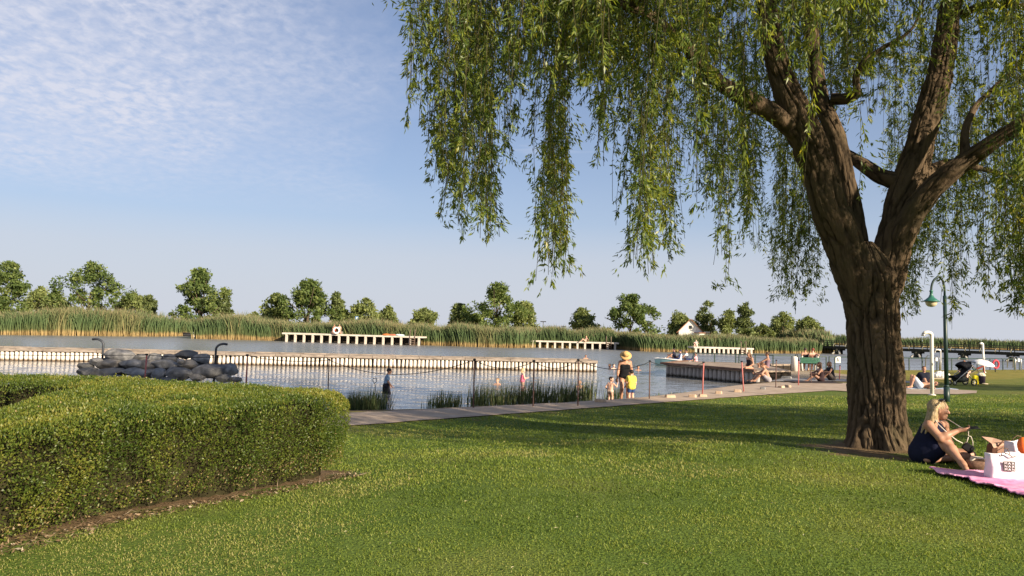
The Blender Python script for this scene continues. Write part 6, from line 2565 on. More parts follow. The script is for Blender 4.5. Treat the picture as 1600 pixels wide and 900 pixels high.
J = seat_pose(spine=(0, -0.5, 1), wl=(-0.25, -0.35, 0.12), wr=(0.25, -0.35, 0.12))
person('bather in a pale swimsuit leaning back on the middle pier', (p.x, p.y, zB), R(110), J, 'fair', [('swimsuit', (0.55, 0.35, 0.28), TORSO, 0.014, {}, (), ())], ((0.3, 0.18, 0.08), 'short'), h=0.022)
bather('sunburnt bather standing in the water under the middle pier', 867, 543.5, 1.0, 'fair', (0.3, 0.15, 0.08), R(180), deep=0.6)
p = at_y(1088, 541, 94.6)
J = seat_pose()
person('bather sitting on the left end of the shortest pier', (p.x, p.y, zC), R(150), J, 'pale', [('top', (0.7, 0.66, 0.62), TORSO + ('shoulder',), 0.02, {}, (), ())], ((0.12, 0.07, 0.04), 'short'), h=0.022)

# pedal boat with four people behind the jetty
q = at_z(1066, 573.5, WZ)
bt = empty('pedal_boat', (q.x, q.y + 1.2, WZ), R(-12))
tag(bt, 'pale turquoise and white pedal boat with people passing behind the jetty head', 'boat')
hull = MB()
prof = [(-1.75, 0.22, 0.50), (-1.2, 0.62, 0.56), (-0.3, 0.76, 0.50), (0.6, 0.74, 0.42), (1.3, 0.62, 0.36), (1.7, 0.4, 0.34)]
V = []
for (x, w2, z) in prof:
    V += [(x, -w2, z), (x * 0.94, -w2 * 0.72, -0.12), (x * 0.94, w2 * 0.72, -0.12), (x, w2, z)]
Fc = []
for i in range(len(prof) - 1):
    for j in range(3):
        Fc.append((i * 4 + j, i * 4 + j + 1, (i + 1) * 4 + j + 1, (i + 1) * 4 + j))
Fc += [(3, 2, 1, 0), tuple(20 + j for j in range(4))]
hull.add(V, Fc, 0, True)
hull.build('hull', mat('turquoise_gelcoat', (0.35, 0.60, 0.62), 0.3, var=0.05, spec=0.5), bt)
b = MB()
V = [(x * 0.995, s * w2 * 0.98, z + 0.005) for (x, w2, z) in prof for s in (-1, 1)]
b.add(V, [(2 * i, 2 * i + 2, 2 * i + 3, 2 * i + 1) for i in range(len(prof) - 1)])
b.build('deck', M_white, bt)
b = MB()
b.tube([(x, -w2 - 0.01, z) for (x, w2, z) in prof] + [(x, w2 + 0.01, z) for (x, w2, z) in prof[::-1]], 0.045, 6, closed=True)
b.build('gunwale', M_white, bt)
for x in (-0.2, 0.75):
    for s in (-0.34, 0.34):
        b = MB()
        b.box((x, s, 0.55), (0.42, 0.5, 0.08))
        b.beam((x + 0.22, s, 0.56), (x + 0.34, s, 0.98), 0.5, 0.07)
        b.build('seat', mat('boat_seat', (0.02, 0.035, 0.12), 0.5) if bpy.data.materials.get('boat_seat') is None else bpy.data.materials['boat_seat'], bt)
for (px, lab, col, hc, sk, lz) in ((1053.5, 'dark haired rower nearest the bow of the turquoise pedal boat', (0.03, 0.03, 0.05), (0.02, 0.015, 0.012), 'tan', 0.0),
                                   (1063.5, 'person in white and blue sitting amidships in the turquoise pedal boat', (0.55, 0.58, 0.70), (0.02, 0.02, 0.06), 'fair', -0.12),
                                   (1073, 'dark haired person amidships right in the turquoise pedal boat', (0.62, 0.6, 0.62), (0.02, 0.015, 0.012), 'tan', -0.08),
                                   (1087.5, 'person in a pink top leaning at the stern of the pedal boat', (0.62, 0.36, 0.40), (0.02, 0.015, 0.012), 'tan', -0.26)):
    p = at_y(px, 565, q.y + 1.25)
    J = seat_pose(pelvis=(0, 0, 0.12), spine=(0, 0.05, 1))
    person(lab, (p.x, q.y + 1.25, WZ + 0.42 + lz), R(80), J, sk, [('top', col, TORSO + ('shoulder', 'uarmL', 'uarmR'), 0.016, {'uarm': 0.5}, (), ())], (hc, 'short'), h=0.018)
# ------------------------------------------------------------------ lamp, showers and the things on the right lawn
def post_frame(bx, by, tx, ty):
    a = gnd(bx, by)
    t = at_y(tx, ty, a.y)
    return a, t - a


a, v = post_frame(1479.5, 628, 1476, 462)
lp = empty('street_lamp', a)
tag(lp, 'green street lamp with a bell shade on a curved arm, behind the seated blonde woman', 'street lamp')
s = a.y / F
b = MB()
b.tube([(0, 0, -0.1), v * 0.14], [0.085, 0.08], 12)
b.tube([v * 0.14, v * 0.16], [0.08, 0.062], 12)
b.tube([v * 0.16, v], [0.062, 0.05], 12)
b.build('pole', M_greenst, lp)
pts = [v * 0.99]
for k in range(0, 13):
    an = math.pi * k / 12
    pts.append(v + Vector((-10.5 * s * (1 - math.cos(an)), 0, (8 + 22 * math.sin(an) * (1.0 if k < 7 else 0.9)) * s)))
pts.append(v + Vector((-21 * s, 0, 2 * s)))
b = MB()
b.tube(pts, 0.032, 10)
b.build('arm', M_greenst, lp)
hd = v + Vector((-21 * s, 0, -10 * s))
b = MB()
b.lathe([(12.2 * s, 0), (12.4 * s, 0.6 * s), (8.5 * s, 3.2 * s), (4.2 * s, 7 * s), (2.4 * s, 11 * s), (2.0 * s, 15 * s), (2.8 * s, 15.5 * s), (2.6 * s, 17.5 * s), (1.2 * s, 18.5 * s)], hd, n=22)
sh = b.build('lamp_shade', mat('lamp_green', (0.03, 0.14, 0.10), 0.4, var=0.15, spec=0.5), lp)
b = MB()
b.lathe([(0.5 * s, -8.4 * s), (4.5 * s, -7.6 * s), (7.6 * s, -4.8 * s), (8.8 * s, -0.4 * s), (8.8 * s, 0.2 * s)], hd, n=20)
b.build('globe', mat('opal_globe', (0.62, 0.52, 0.36), 0.3, var=0.05, spec=0.5), lp)


def shower(label, bx, by, tx, ty, hook, rad, m, drop=3):
    a, v = post_frame(bx, by, tx, ty)
    s = a.y / F
    r = empty('shower_post', a)
    tag(r, label, 'shower')
    b = MB()
    pts = [(0, 0, -0.05), v * 0.5, v * 0.955]
    for k in range(1, 9):
        an = math.pi / 2 * k / 8
        pts.append(v * 0.955 + Vector((-hook * 0.5 * s * (1 - math.cos(an)), 0, v.z * 0.045 * math.sin(an))))
    pts.append(pts[-1] + Vector((-hook * 0.3 * s, 0, -0.01)))
    pts.append(pts[-1] + Vector((-hook * 0.2 * s, 0, -drop * s)))
    b.tube(pts, rad, 12)
    b.build('pipe', m, r)
    MB().lathe([(rad * 1.9, 0), (rad * 1.9, 0.03), (rad * 1.1, 0.05)], (0, 0, 0), n=14).build('base_flange', m, r)
    if hook > 5:
        MB().lathe([(rad * 1.0, -0.05), (rad * 1.25, 0.0)], pts[-1], n=12).build('shower_head', M_steel, r)
    MB().box((0.0, -rad * 1.0, v.z * 0.5), (0.05, 0.05, 0.07)).build('push_button', M_steel, r)


shower('tall pale shower post with its head bent left, just left of the green street lamp', 1456.5, 618, 1455.5, 519.5, 13, 0.062, mat('pale_shower_paint', (0.66, 0.61, 0.54), 0.45, var=0.08, spec=0.4))
shower('grey shower post with bent head farther back, between the pale shower post and the lamp', 1469.5, 584, 1469.5, 546.5, 9, 0.05, M_steel)
shower('white shower post standing in front of the white parasol', 1537.5, 582, 1535.5, 536.5, 4, 0.068, M_white, 1)

# towel with two people
q = gnd(1450, 608)
b = MB()
V, Fc = [], []
n = 14
for i in range(n + 1):
    for j in range(6):
        x, y = -1.25 + 2.5 * i / n, -0.55 + 1.1 * j / 5
        V.append((x, y, 0.02 + 0.02 * math.sin(x * 9 + j) * math.sin(j * 1.7 + i)))
for i in range(n):
    for j in range(5):
        Fc.append((i * 6 + j, (i + 1) * 6 + j, (i + 1) * 6 + j + 1, i * 6 + j + 1))
b.add(V, Fc, 0, True)
tag(b.build('beach_towel', cloth((0.50, 0.56, 0.62)), None, (q.x, q.y, q.z + 0.01)), 'pale blue beach towel under the two people resting behind the willow trunk', 'towel')
p = at_y(1434, 603, q.y)
J = pose(1.0, pelvis=(-0.35, 0, 0.13), spine=(1, 0.0, 0.05), side=(0, -1, 0), head=(1, 0, 0.1), look=(0, -0.3, 1), al=(-0.62, 0.12, 0.08), ar=(-0.72, -0.12, 0.08), kl=(-0.3, 0, 1), kr=(-0.3, 0, 1), wl=(0.05, 0.28, 0.08), wr=(0.0, -0.3, 0.08), el=(0, 1, 0.3), er=(0, -1, 0.3), tl=(-1, 0, -0.2), tr=(-1, 0, -0.2))
person('bare chested person in pale shorts lying on the towel with knees raised', (q.x - 0.10, q.y - 0.15, q.z + 0.03), 0, J, 'tan',
       [('shorts', (0.42, 0.47, 0.55), ('pelvis', 'thighL', 'thighR'), 0.022, {'thigh': 0.75}, (), ())], ((0.03, 0.02, 0.015), 'short'))
J = seat_pose(spine=(0, -0.22, 1), wl=(-0.28, -0.1, 0.10), wr=(0.32, -0.16, 0.10), el=(-0.5, -1, 0.2), er=(0.5, -1, 0.2), look=(0.1, 1, 0))
person('person in a black shirt sitting propped on one arm behind the lying person', (q.x + 0.12, q.y + 0.45, q.z + 0.02), R(170), J, 'tan',
       [('shirt', (0.014, 0.016, 0.028), TORSO + ('shoulder', 'uarmL', 'uarmR'), 0.024, {'uarm': 0.6}, (), ()), ('shorts', (0.10, 0.12, 0.2), ('pelvis', 'thighL', 'thighR'), 0.02, {'thigh': 0.6}, (), ())], ((0.15, 0.08, 0.05), 'short'))

# white heap on a low mat
q = gnd(1469, 592)
o = MB().box((0, 0, 0.03), (1.5, 0.7, 0.05)).build('beach_mat', cloth((0.35, 0.30, 0.22)), None, q)
tag(o, 'low beige mat under the white heap of towels left of the stroller', 'mat')
V, Fc = ico(4)
V = V * (1 + (fbm(np.c_[V[:, 0] * 3.5, V[:, 1] * 3.5, V[:, 2] * 0.8], 3) - 0.5)[:, None] * 0.7) * np.array([0.42, 0.3, 0.24])
V[:, 2] = np.maximum(V[:, 2], -0.1)
o = np_mesh('towel_heap', V, Fc, cloth((0.72, 0.70, 0.68)), smooth=True, loc=(q.x + 0.05, q.y, q.z + 0.155))
tag(o, 'crumpled heap of white towels behind the pale shower post', 'towels')

# stroller
q = gnd(1501, 602)
st = empty('stroller', q, R(8))
tag(st, 'black baby stroller with folded back canopy on the lawn right of the lamp post', 'stroller')
wm = mat('stroller_tyre', (0.012, 0.012, 0.012), 0.7)
for (x, y, r) in ((-0.42, -0.16, 0.11), (-0.42, 0.16, 0.11), (0.45, -0.27, 0.16), (0.45, 0.27, 0.16)):
    b = MB()
    b.tube([(x + r * 0.82 * math.cos(t), y, r + r * 0.82 * math.sin(t)) for t in np.linspace(0, 2 * math.pi, 20, endpoint=False)], r * 0.2, 6, closed=True)
    w_ = b.build('wheel', wm, st)
    b = MB()
    for k in range(5):
        t = 2 * math.pi * k / 5
        b.beam((x, y, r), (x + r * 0.8 * math.cos(t), y, r + r * 0.8 * math.sin(t)), 0.02, 0.02)
    b.tube([(x, y - 0.03, r), (x, y + 0.03, r)], 0.03, 8)
    b.build('rim', M_steel, w_)
b = MB()
for s in (-1, 1):
    b.tube([(-0.42, s * 0.16, 0.12), (-0.15, s * 0.24, 0.42), (0.30, s * 0.26, 0.78), (0.52, s * 0.25, 1.03)], 0.016, 8)
    b.tube([(0.45, s * 0.25, 0.16), (0.08, s * 0.26, 0.64)], 0.018, 8)
b.build('chassis', M_steel, st)
b = MB()
b.tube([(0.52, -0.25, 1.03), (0.56, -0.2, 1.06), (0.56, 0.2, 1.06), (0.52, 0.25, 1.03)], 0.022, 8)
b.build('handle', M_black, st)
fab = cloth((0.014, 0.014, 0.017))
b = MB()
V = [(-0.52, s * 0.2, z) for s in (-1, 1) for z in (0.36, 0.50)]
prof = [(-0.50, 0.34), (-0.42, 0.30), (-0.1, 0.34), (0.12, 0.42), (0.32, 0.80), (0.38, 0.96)]
V = []
for (x, z) in prof:
    V += [(x, -0.22, z + 0.05), (x, -0.2, z), (x, 0.2, z), (x, 0.22, z + 0.05), (x - 0.03, 0.2, z + 0.10), (x - 0.03, -0.2, z + 0.10)]
Fc = []
for i in range(len(prof) - 1):
    for j in range(6):
        Fc.append((i * 6 + j, i * 6 + (j + 1) % 6, (i + 1) * 6 + (j + 1) % 6, (i + 1) * 6 + j))
Fc += [tuple(range(5, -1, -1)), tuple(30 + j for j in range(6))]
b.add(V, Fc, 0, True)
b.build('seat', fab, st)
b = MB()
N1, N2 = 9, 10
V, Fc = [], []
for i in range(N1 + 1):
    t = R(20) + R(125) * i / N1
    for j in range(N2 + 1):
        u_ = math.pi * j / N2
        V.append((0.20 + 0.40 * math.cos(t) * 1.0 * math.sin(u_) ** 0.4 - 0.05, -0.27 * math.cos(u_), 0.72 + 0.36 * math.sin(t) * math.sin(u_) ** 0.4))
for i in range(N1):
    for j in range(N2):
        Fc.append((i * (N2 + 1) + j, i * (N2 + 1) + j + 1, (i + 1) * (N2 + 1) + j + 1, (i + 1) * (N2 + 1) + j))
b.add(V, Fc, 0, True)
cn = b.build('canopy', fab, st)
sm = cn.modifiers.new('thickness', 'SOLIDIFY')
sm.thickness = 0.012
b = MB()
V, Fc = ico(3)
o = np_mesh('basket', V * np.array([0.40, 0.23, 0.15]) * (1 + (fbm(V * 2, 2) - 0.5)[:, None] * 0.25), Fc, cloth((0.03, 0.035, 0.035)), st, smooth=True, loc=(-0.02, 0, 0.27))

q = gnd(1524, 601)
b = MB()
b.box((0, 0, 0.21), (0.30, 0.16, 0.42), top=0.86)
tag(b.build('tote_bag', cloth((0.72, 0.58, 0.02)), None, q, R(10)), 'bright yellow bag standing right of the stroller wheel', 'bag').modifiers.new('bevel', 'BEVEL').width = 0.03
q = gnd(1533.5, 600)
b = MB()
b.lathe([(0.13, 0.0), (0.15, 0.03), (0.17, 0.36), (0.165, 0.38)], n=14)
o = b.build('beach_basket', cloth((0.035, 0.025, 0.04)), None, q)
tag(o, 'dark basket stuffed with cream cloth right of the bright yellow bag', 'basket')
V, Fc = ico(3)
np_mesh('cloth_bundle', V * np.array([0.17, 0.15, 0.13]) * (1 + (fbm(V * 3, 3) - 0.5)[:, None] * 0.8), Fc, cloth((0.68, 0.62, 0.45)), o, smooth=True, loc=(0.0, 0, 0.42))
q = gnd(1516, 597)
J = seat_pose(look=(0, 1, -0.2), pelvis=(0, 0, 0.25), spine=(0, 0.15, 1))
person('sunburnt person in black sitting close behind the stroller', (q.x, q.y + 0.5, q.z), R(150), J, 'fair', [('shirt', (0.014, 0.013, 0.016), TORSO + ('shoulder', 'uarmL', 'uarmR'), 0.026, {'uarm': 0.6}, (), ()), ('shorts', (0.014, 0.014, 0.02), ('pelvis', 'thighL', 'thighR'), 0.02, {'thigh': 0.7}, (), ())], ((0.30, 0.13, 0.06), 'bun'))
q = gnd(1540, 601)
o = np_mesh('slippers', np.concatenate([ico(2)[0] * np.array([0.13, 0.05, 0.03]), ico(2)[0] * np.array([0.13, 0.05, 0.03]) + np.array([0.05, 0.16, 0])]), np.concatenate([ico(2)[1], ico(2)[1] + len(ico(2)[0])]), cloth((0.5, 0.42, 0.3)), smooth=True, loc=(q.x, q.y, q.z + 0.035))
tag(o, 'pair of beige slippers in the grass right of the dark basket', 'slippers')

# parasol, deck chair, ring
q = at_y(1538, 577, 46.5)
q.z = gz(q.x, q.y)
um = empty('parasol', q)
tag(um, 'white parasol tilted low over a deck chair near the lake railing', 'parasol')
c0 = at_y(1536, 569, 46.5) - q
ax = Vector((0.10, -0.22, 0.97)).normalized()
rot = ax.to_track_quat('Z', 'Y').to_matrix()
b = MB()
V, Fc = [], []
NR = 8
for (r, z) in ((0.02, 0.27), (0.25, 0.235), (0.45, 0.15), (0.62, 0.03), (0.63, 0.0)):
    for j in range(NR * 4):
        t = 2 * math.pi * j / (NR * 4)
        k = 1 - 0.06 * (0.5 - 0.5 * math.cos(t * NR)) * (r / 0.62)
        V.append(c0 + rot @ Vector((r * k * math.cos(t), r * k * math.sin(t), z)))
m_ = NR * 4
for i in range(4):
    for j in range(m_):
        Fc.append((i * m_ + j, i * m_ + (j + 1) % m_, (i + 1) * m_ + (j + 1) % m_, (i + 1) * m_ + j))
b.add(V, Fc, 0, True)
o = b.build('canopy', cloth((0.78, 0.76, 0.72)), um)
o.modifiers.new('thickness', 'SOLIDIFY').thickness = 0.01
b = MB()
b.tube([c0 + rot @ Vector((0, 0, 0.38)), c0 + rot @ Vector((0, 0, 0.0)), (0, 0, -0.1)], 0.022, 8)
b.build('pole', M_white, um)
b = MB()
for j in range(NR):
    t = 2 * math.pi * j / NR
    b.tube([c0 + rot @ Vector((0.02, 0, 0.33)), c0 + rot @ Vector((0.6 * math.cos(t), 0.6 * math.sin(t), 0.02))], 0.008, 4)
b.build('ribs', M_steel, um)
q = at_y(1525, 578.5, 45.5)
q.z = gz(q.x, q.y)
dc = empty('deck_chair', q, R(-25))
tag(dc, 'green deck chair with a red towel left of the white parasol', 'deck chair')
b = MB()
for s in (-0.26, 0.26):
    b.beam((-0.45, s, 0.02), (0.35, s, 0.52), 0.04, 0.04)
    b.beam((0.35, s * 0.9, 0.02), (-0.42, s * 0.9, 0.78), 0.04, 0.04)
b.build('frame', M_cap, dc)
b = MB()
b.beam((-0.42, 0, 0.80), (-0.10, 0, 0.30), 0.5, 0.02)
b.beam((-0.10, 0, 0.30), (0.33, 0, 0.48), 0.5, 0.02)
b.build('sling', cloth((0.03, 0.17, 0.10)), dc)
b = MB()
b.beam((0.02, -0.05, 0.40), (0.38, -0.05, 0.56), 0.4, 0.05)
b.beam((0.38, -0.05, 0.56), (0.42, -0.05, 0.10), 0.4, 0.03)
o = b.build('towel', cloth((0.50, 0.07, 0.05)), None, q, R(-25))
tag(o, 'red towel hanging over the green deck chair', 'towel')
p = at_y(1556, 569, 51.0)
q = Vector((p.x, p.y, gz(p.x, p.y)))
lb = empty('lifebuoy_stand', q)
tag(lb, 'red lifebuoy hanging on a short post right of the white parasol', 'lifebuoy')
hz = p.z - q.z
b = MB()
b.tube([(0, 0.06, -0.1), (0, 0.06, hz + 0.15)], 0.035, 8)
b.build('post', M_greydk, lb)
b = MB()
b.tube([(0.19 * math.cos(t), 0, hz + 0.26 * math.sin(t)) for t in np.linspace(0, 2 * math.pi, 22, endpoint=False)], 0.06, 8, closed=True)
b.build('ring', mat('lifebuoy_red', (0.55, 0.04, 0.06), 0.5), lb)


def pool_ladder(label, px0, px1, Y):
    A, B = at_y(px0, 578, Y), at_y(px1, 578, Y)
    z = gz(A.x, A.y)
    r = empty('bathing_ladder', (A.x, Y, z))
    tag(r, label, 'ladder')
    w = B.x - A.x
    for x in (0, w):
        b = MB()
        b.tube([(x, -0.4, -0.1), (x, -0.4, 0.8), (x, -0.3, 0.98), (x, 0.2, 1.02), (x, 0.45, 0.85), (x, 0.5, 0.2)], 0.03, 8)
        b.build('handrail', M_steel, r)
    MB().box((w * 0.5, -0.46, 0.78), (0.14, 0.03, 0.22)).build('notice', M_white, r)


pool_ladder('steel bathing ladder with a white notice at the railing behind the lying person', 1452.5, 1462.5, 50.0)
pool_ladder('steel bathing ladder with a white notice at the railing near the right edge', 1581, 1590, 54.5)

# ------------------------------------------------------------------ the blonde woman on the grass
g0 = gnd(1446, 719)
O = np.array([g0.x, g0.y, g0.z])


def W(px, py, Y):
    return np.array(at_y(px, py, Y)[:]) - O


J = {}
fwb = nv((0.92, -0.38, 0.0))
rtb = np.cross(fwb, (0, 0, 1.0))
J['pelvis'], J['neck'] = W(1446, 705, 10.2), W(1459, 659, 10.12)
J['sp'] = nv(J['neck'] - J['pelvis'])
J['waist'] = J['pelvis'] + (J['neck'] - J['pelvis']) * 0.33
J['chest'] = J['pelvis'] + (J['neck'] - J['pelvis']) * 0.66
J['sd'] = J['ss'] = rtb
J['head'] = W(1466, 640.5, 10.06)
J['up'] = nv((0.06, 0, 1))
J['fw'] = nv(np.array([0.95, -0.30, -0.08]) - J['up'] * (np.array([0.95, -0.30, -0.08]) @ J['up']))
J['rt'] = np.cross(J['fw'], J['up'])
J['shR'], J['shL'] = W(1451.5, 664.5, 9.98), W(1474, 664, 10.28)
J['elR'], J['wrR'] = W(1469, 684.5, 9.86), W(1499, 672, 9.84)
J['elL'], J['wrL'] = W(1480, 687, 10.30), W(1490, 704, 10.14)
J['hipR'], J['hipL'] = W(1450, 707, 10.06), W(1454, 708, 10.28)
J['knR'], J['anR'] = W(1479, 694, 9.88), W(1502.5, 723, 9.62)
J['knL'], J['anL'] = W(1515, 711, 10.16), W(1463, 717, 10.02)
J['toR'], J['toL'] = W(1508, 731.5, 9.50), W(1450, 718.5, 9.98)
J['hdR'], J['hdL'] = nv((1, -0.15, 0.12)), nv((0.3, -0.3, -1))
J['hs'], J['fat'], J['S'] = 1.16, 1.22, 1.0
H = J['head']
hairp = []
for (x0, y0, x1, y1, dy, r0, r1) in ((1459, 634, 1455, 652, 0.0, 0.07, 0.062), (1455, 652, 1447, 666, -0.02, 0.062, 0.045), (1447, 666, 1441, 675, -0.02, 0.045, 0.02), (1460, 640, 1461, 661, -0.10, 0.045, 0.035), (1458, 648, 1450, 668, -0.10, 0.045, 0.028),
                                     (1462, 636, 1464, 655, 0.12, 0.05, 0.04), (1461, 661, 1457, 670, -0.11, 0.034, 0.012), (1450, 668, 1446, 677, -0.09, 0.026, 0.010)):
    hairp.append(('c', W(x0, y0, 10.08 + dy), W(x1, y1, 10.10 + dy), r0, r1, 0.025))
dress = (0.010, 0.012, 0.032)
straps = [('c', J['chest'] + J['sp'] * 0.045 - J['ss'] * 0.07 + fwb * 0.03, J['chest'] + J['sp'] * 0.045 + J['ss'] * 0.07 + fwb * 0.03, 0.105, 0.105, 0.05)]
for s in (-1, 1):
    straps.append(('c', J['chest'] + J['sp'] * 0.04 + J['ss'] * s * 0.085 + fwb * 0.10, J['neck'] - J['sp'] * 0.02 + J['ss'] * s * 0.095, 0.03, 0.024, 0.03))
    straps.append(('c', J['neck'] - J['sp'] * 0.02 + J['ss'] * s * 0.095, J['chest'] + J['sp'] * 0.0 + J['ss'] * s * 0.085 - fwb * 0.09, 0.024, 0.03, 0.03))
skirt = [('c', J['waist'], W(1443, 707, 10.2), 0.155, 0.185, 0.06), ('c', W(1440, 706, 10.25), W(1441, 712, 10.1), 0.13, 0.10, 0.06), ('c', J['hipR'], J['hipR'] + (J['knR'] - J['hipR']) * 0.42, 0.15, 0.125, 0.04),
         ('c', J['hipL'], J['hipL'] + (J['knL'] - J['hipL']) * 0.45, 0.13, 0.105, 0.04), ('e', J['chest'] + fwb * 0.10 - J['sp'] * 0.03, np.array([0.10, 0.12, 0.10]), 0.06), ('e', J['waist'] + fwb * 0.06, np.array([0.13, 0.15, 0.13]), 0.06)]
bl = person('blonde woman in a navy dress sitting on the grass looking right, phone in hand', g0, 0, J, 'tan',
            [('dress', dress, TORSO, 0.018, {}, skirt + straps, [((0, 0, -1), 0.005)])], ((0.46, 0.34, 0.19), hairp), h=0.0075, bust=False, curlL=0.5, curlR=0.8)
b = MB()
for s in (-1, 1):
    c = H + (J['up'] * 0.118 + J['fw'] * 0.03 + J['rt'] * s * 0.042) * 1.16
    V, Fc = ico(2)
    M3 = np.stack([J['rt'] * 0.042, J['fw'] * 0.030, J['up'] * 0.016 + J['fw'] * 0.01])
    b.add((V @ M3 + c).tolist(), Fc.tolist(), 0, True)
    b.tube([c + J['rt'] * s * 0.035, H + (J['rt'] * s * 0.096 + J['up'] * 0.075 - J['fw'] * 0.02) * 1.16, H + (J['rt'] * s * 0.094 + J['up'] * 0.03 - J['fw'] * 0.06) * 1.16], 0.005, 5)
b.build('sunglasses', mat('dark_lens', (0.02, 0.012, 0.01), 0.2, spec=0.6), bl)
# phone, shoulder bag on its white cord
hp = Vector(O + J['wrR'] + J['hdR'] * 0.155 + np.array([0, 0, 0.018]))
ph = MB().box((0, 0, 0), (0.155, 0.076, 0.009)).build('phone', M_black, None, hp)
ph.rotation_euler = (R(18), R(-7), R(-8))
ph.modifiers.new('bevel', 'BEVEL').width = 0.004
tag(ph, 'smartphone held out flat in the blonde woman hand', 'phone')
sb = empty('shoulder_bag', at_y(1512.5, 699.5, 9.92))
tag(sb, 'small black bag hanging from a white cord beside the blonde woman knee', 'bag')
bb = MB().box((0, 0, 0), (0.135, 0.035, 0.105)).build('body', cloth((0.012, 0.012, 0.014)), sb)
bb.rotation_euler = (0, R(38), R(-10))
bb.modifiers.new('bevel', 'BEVEL').width = 0.012
so = np.array(sb.location[:])
b = MB()
cw = lambda x, y, Y: Vector(np.array(at_y(x, y, Y)[:]) - so)
b.tube([cw(1460, 654, 9.97), cw(1466, 663, 9.90), cw(1482, 678, 9.82), cw(1495, 688, 9.82), cw(1504, 692.5, 9.88)], 0.006, 6)
b.tube([cw(1475, 652, 10.08), cw(1486, 658, 9.98), cw(1500, 667, 9.88), cw(1511, 671, 9.86)], 0.005, 6)
b.tube([cw(1513, 671, 9.86), cw(1513, 681, 9.87), cw(1517, 682, 9.88), cw(1520, 690, 9.9), cw(1520, 703, 9.92)], 0.005, 6)
b.tube([cw(1513, 683, 9.87), cw(1511, 690, 9.88), cw(1507, 693, 9.9)], 0.005, 6)
b.build('cord', cloth((0.66, 0.60, 0.52)), sb)

# pink blanket
bp_ = [(1450, 737.5), (1466, 735.5), (1490, 738.5), (1505, 740.5), (1515, 737.5), (1530, 740), (1548, 744), (1575, 746), (1605, 747), (1660, 750), (1670, 800), (1625, 786), (1600, 780.5), (1575, 774), (1560, 768), (1542, 765), (1525, 759), (1510, 752.5), (1490, 750), (1470, 744.5)]
poly = [tuple(gnd(x, y)[:2]) for x, y in bp_]
pa = np.array(poly)
st_ = 0.0125
xs = np.arange(pa[:, 0].min(), pa[:, 0].max(), st_)
ys = np.arange(pa[:, 1].min(), pa[:, 1].max(), st_)
Xg, Yg = np.meshgrid(xs, ys)
G = np.c_[Xg.ravel(), Yg.ravel()]
ins = inside(G, poly).reshape(Xg.shape)
wr = fbm(np.c_[G[:, 0] * 3.2 + G[:, 1] * 5, G[:, 1] * 2.0 - G[:, 0] * 1.0, 0 * G[:, 0]], 4)
rid = 1 - np.abs(2 * wr - 1)
zz = terrain(G) + 0.030 + 0.065 * np.clip(rid - 0.62, 0, 1) / 0.38 * fbm(np.c_[G * 2.2, 0 * G[:, 0] + 5], 2) + 0.012 * fbm(np.c_[G * 9, 0 * G[:, 0]], 2)
cl = ins[:-1, :-1] & ins[1:, :-1] & ins[:-1, 1:] & ins[1:, 1:]
i, j = np.nonzero(cl)
nx = len(xs)
Q = np.stack([i * nx + j, i * nx + j + 1, (i + 1) * nx + j + 1, (i + 1) * nx + j], 1)
us, inv = np.unique(Q.ravel(), return_inverse=True)
c0 = np.array([poly[0][0], poly[0][1], 0.0])
V = np.c_[G, zz][us] - c0
o = np_mesh('blanket', V, inv.reshape(-1, 4), mat('pink_cloth', (0.72, 0.22, 0.44), 0.85, scale=2.2, c2=(0.85, 0.42, 0.62), thr=(0.4, 0.6)), smooth=True, loc=c0)
o.modifiers.new('thickness', 'SOLIDIFY').thickness = 0.012
tag(o, 'crumpled pink blanket on the grass in front of the blonde woman', 'blanket')


def shopping_bag(label, px, py, wd, dp, ht, rz, m):
    q = gnd(px, py)
    r = empty('shopping_bag', (q.x, q.y, q.z + 0.03), rz)
    tag(r, label, 'bag')
    x0, y0 = wd / 2, dp / 2
    V, Fc = [], []
    N = 9
    lv = 7
    for k in range(lv):
        f = k / (lv - 1)
        sq = 1 - 0.35 * f
        for (ax_, ay_, bx_, by_) in ((-1, -1, 1, -1), (1, -1, 1, 1), (1, 1, -1, 1), (-1, 1, -1, -1)):
            for i in range(N):
                t = i / N
                x = (ax_ + (bx_ - ax_) * t) * x0 * (1 + 0.03 * f)
                y = (ay_ + (by_ - ay_) * t) * y0 * sq
                wv = 0.012 * math.sin(x * 22 + f * 5 + ay_) * (0.3 + f)
                V.append((x + 0.006 * math.sin(f * 9 + y * 40), y + wv * (1 if ay_ == by_ else 0), f * ht + (0.012 * math.sin(x * 14) if k == lv - 1 else 0)))
    n4 = 4 * N
    for k in range(lv - 1):
        for i in range(n4):
            Fc.append((k * n4 + i, k * n4 + (i + 1) % n4, (k + 1) * n4 + (i + 1) % n4, (k + 1) * n4 + i))
    Fc.append(tuple(range(n4 - 1, -1, -1)))
    b = MB()
    b.add(V, Fc, 0, True)
    o = b.build('bag_body', m, r)
    o.modifiers.new('thickness', 'SOLIDIFY').thickness = 0.004
    for y in (-1, 1):
        b = MB()
        yy = y * y0 * 0.65
        b.tube([(-wd * 0.2, yy, ht - 0.03), (-wd * 0.18, yy - 0.01, ht + 0.02), (-wd * 0.06, yy - 0.03, ht + 0.01 + 0.05 * (y > 0)), (wd * 0.08, yy - 0.035, ht - 0.03 + 0.08 * (y > 0)), (wd * 0.18, yy - 0.02, ht - 0.02)], 0.005, 6)
        b.build('handle', cloth((0.16, 0.10, 0.07)), r)
    return r


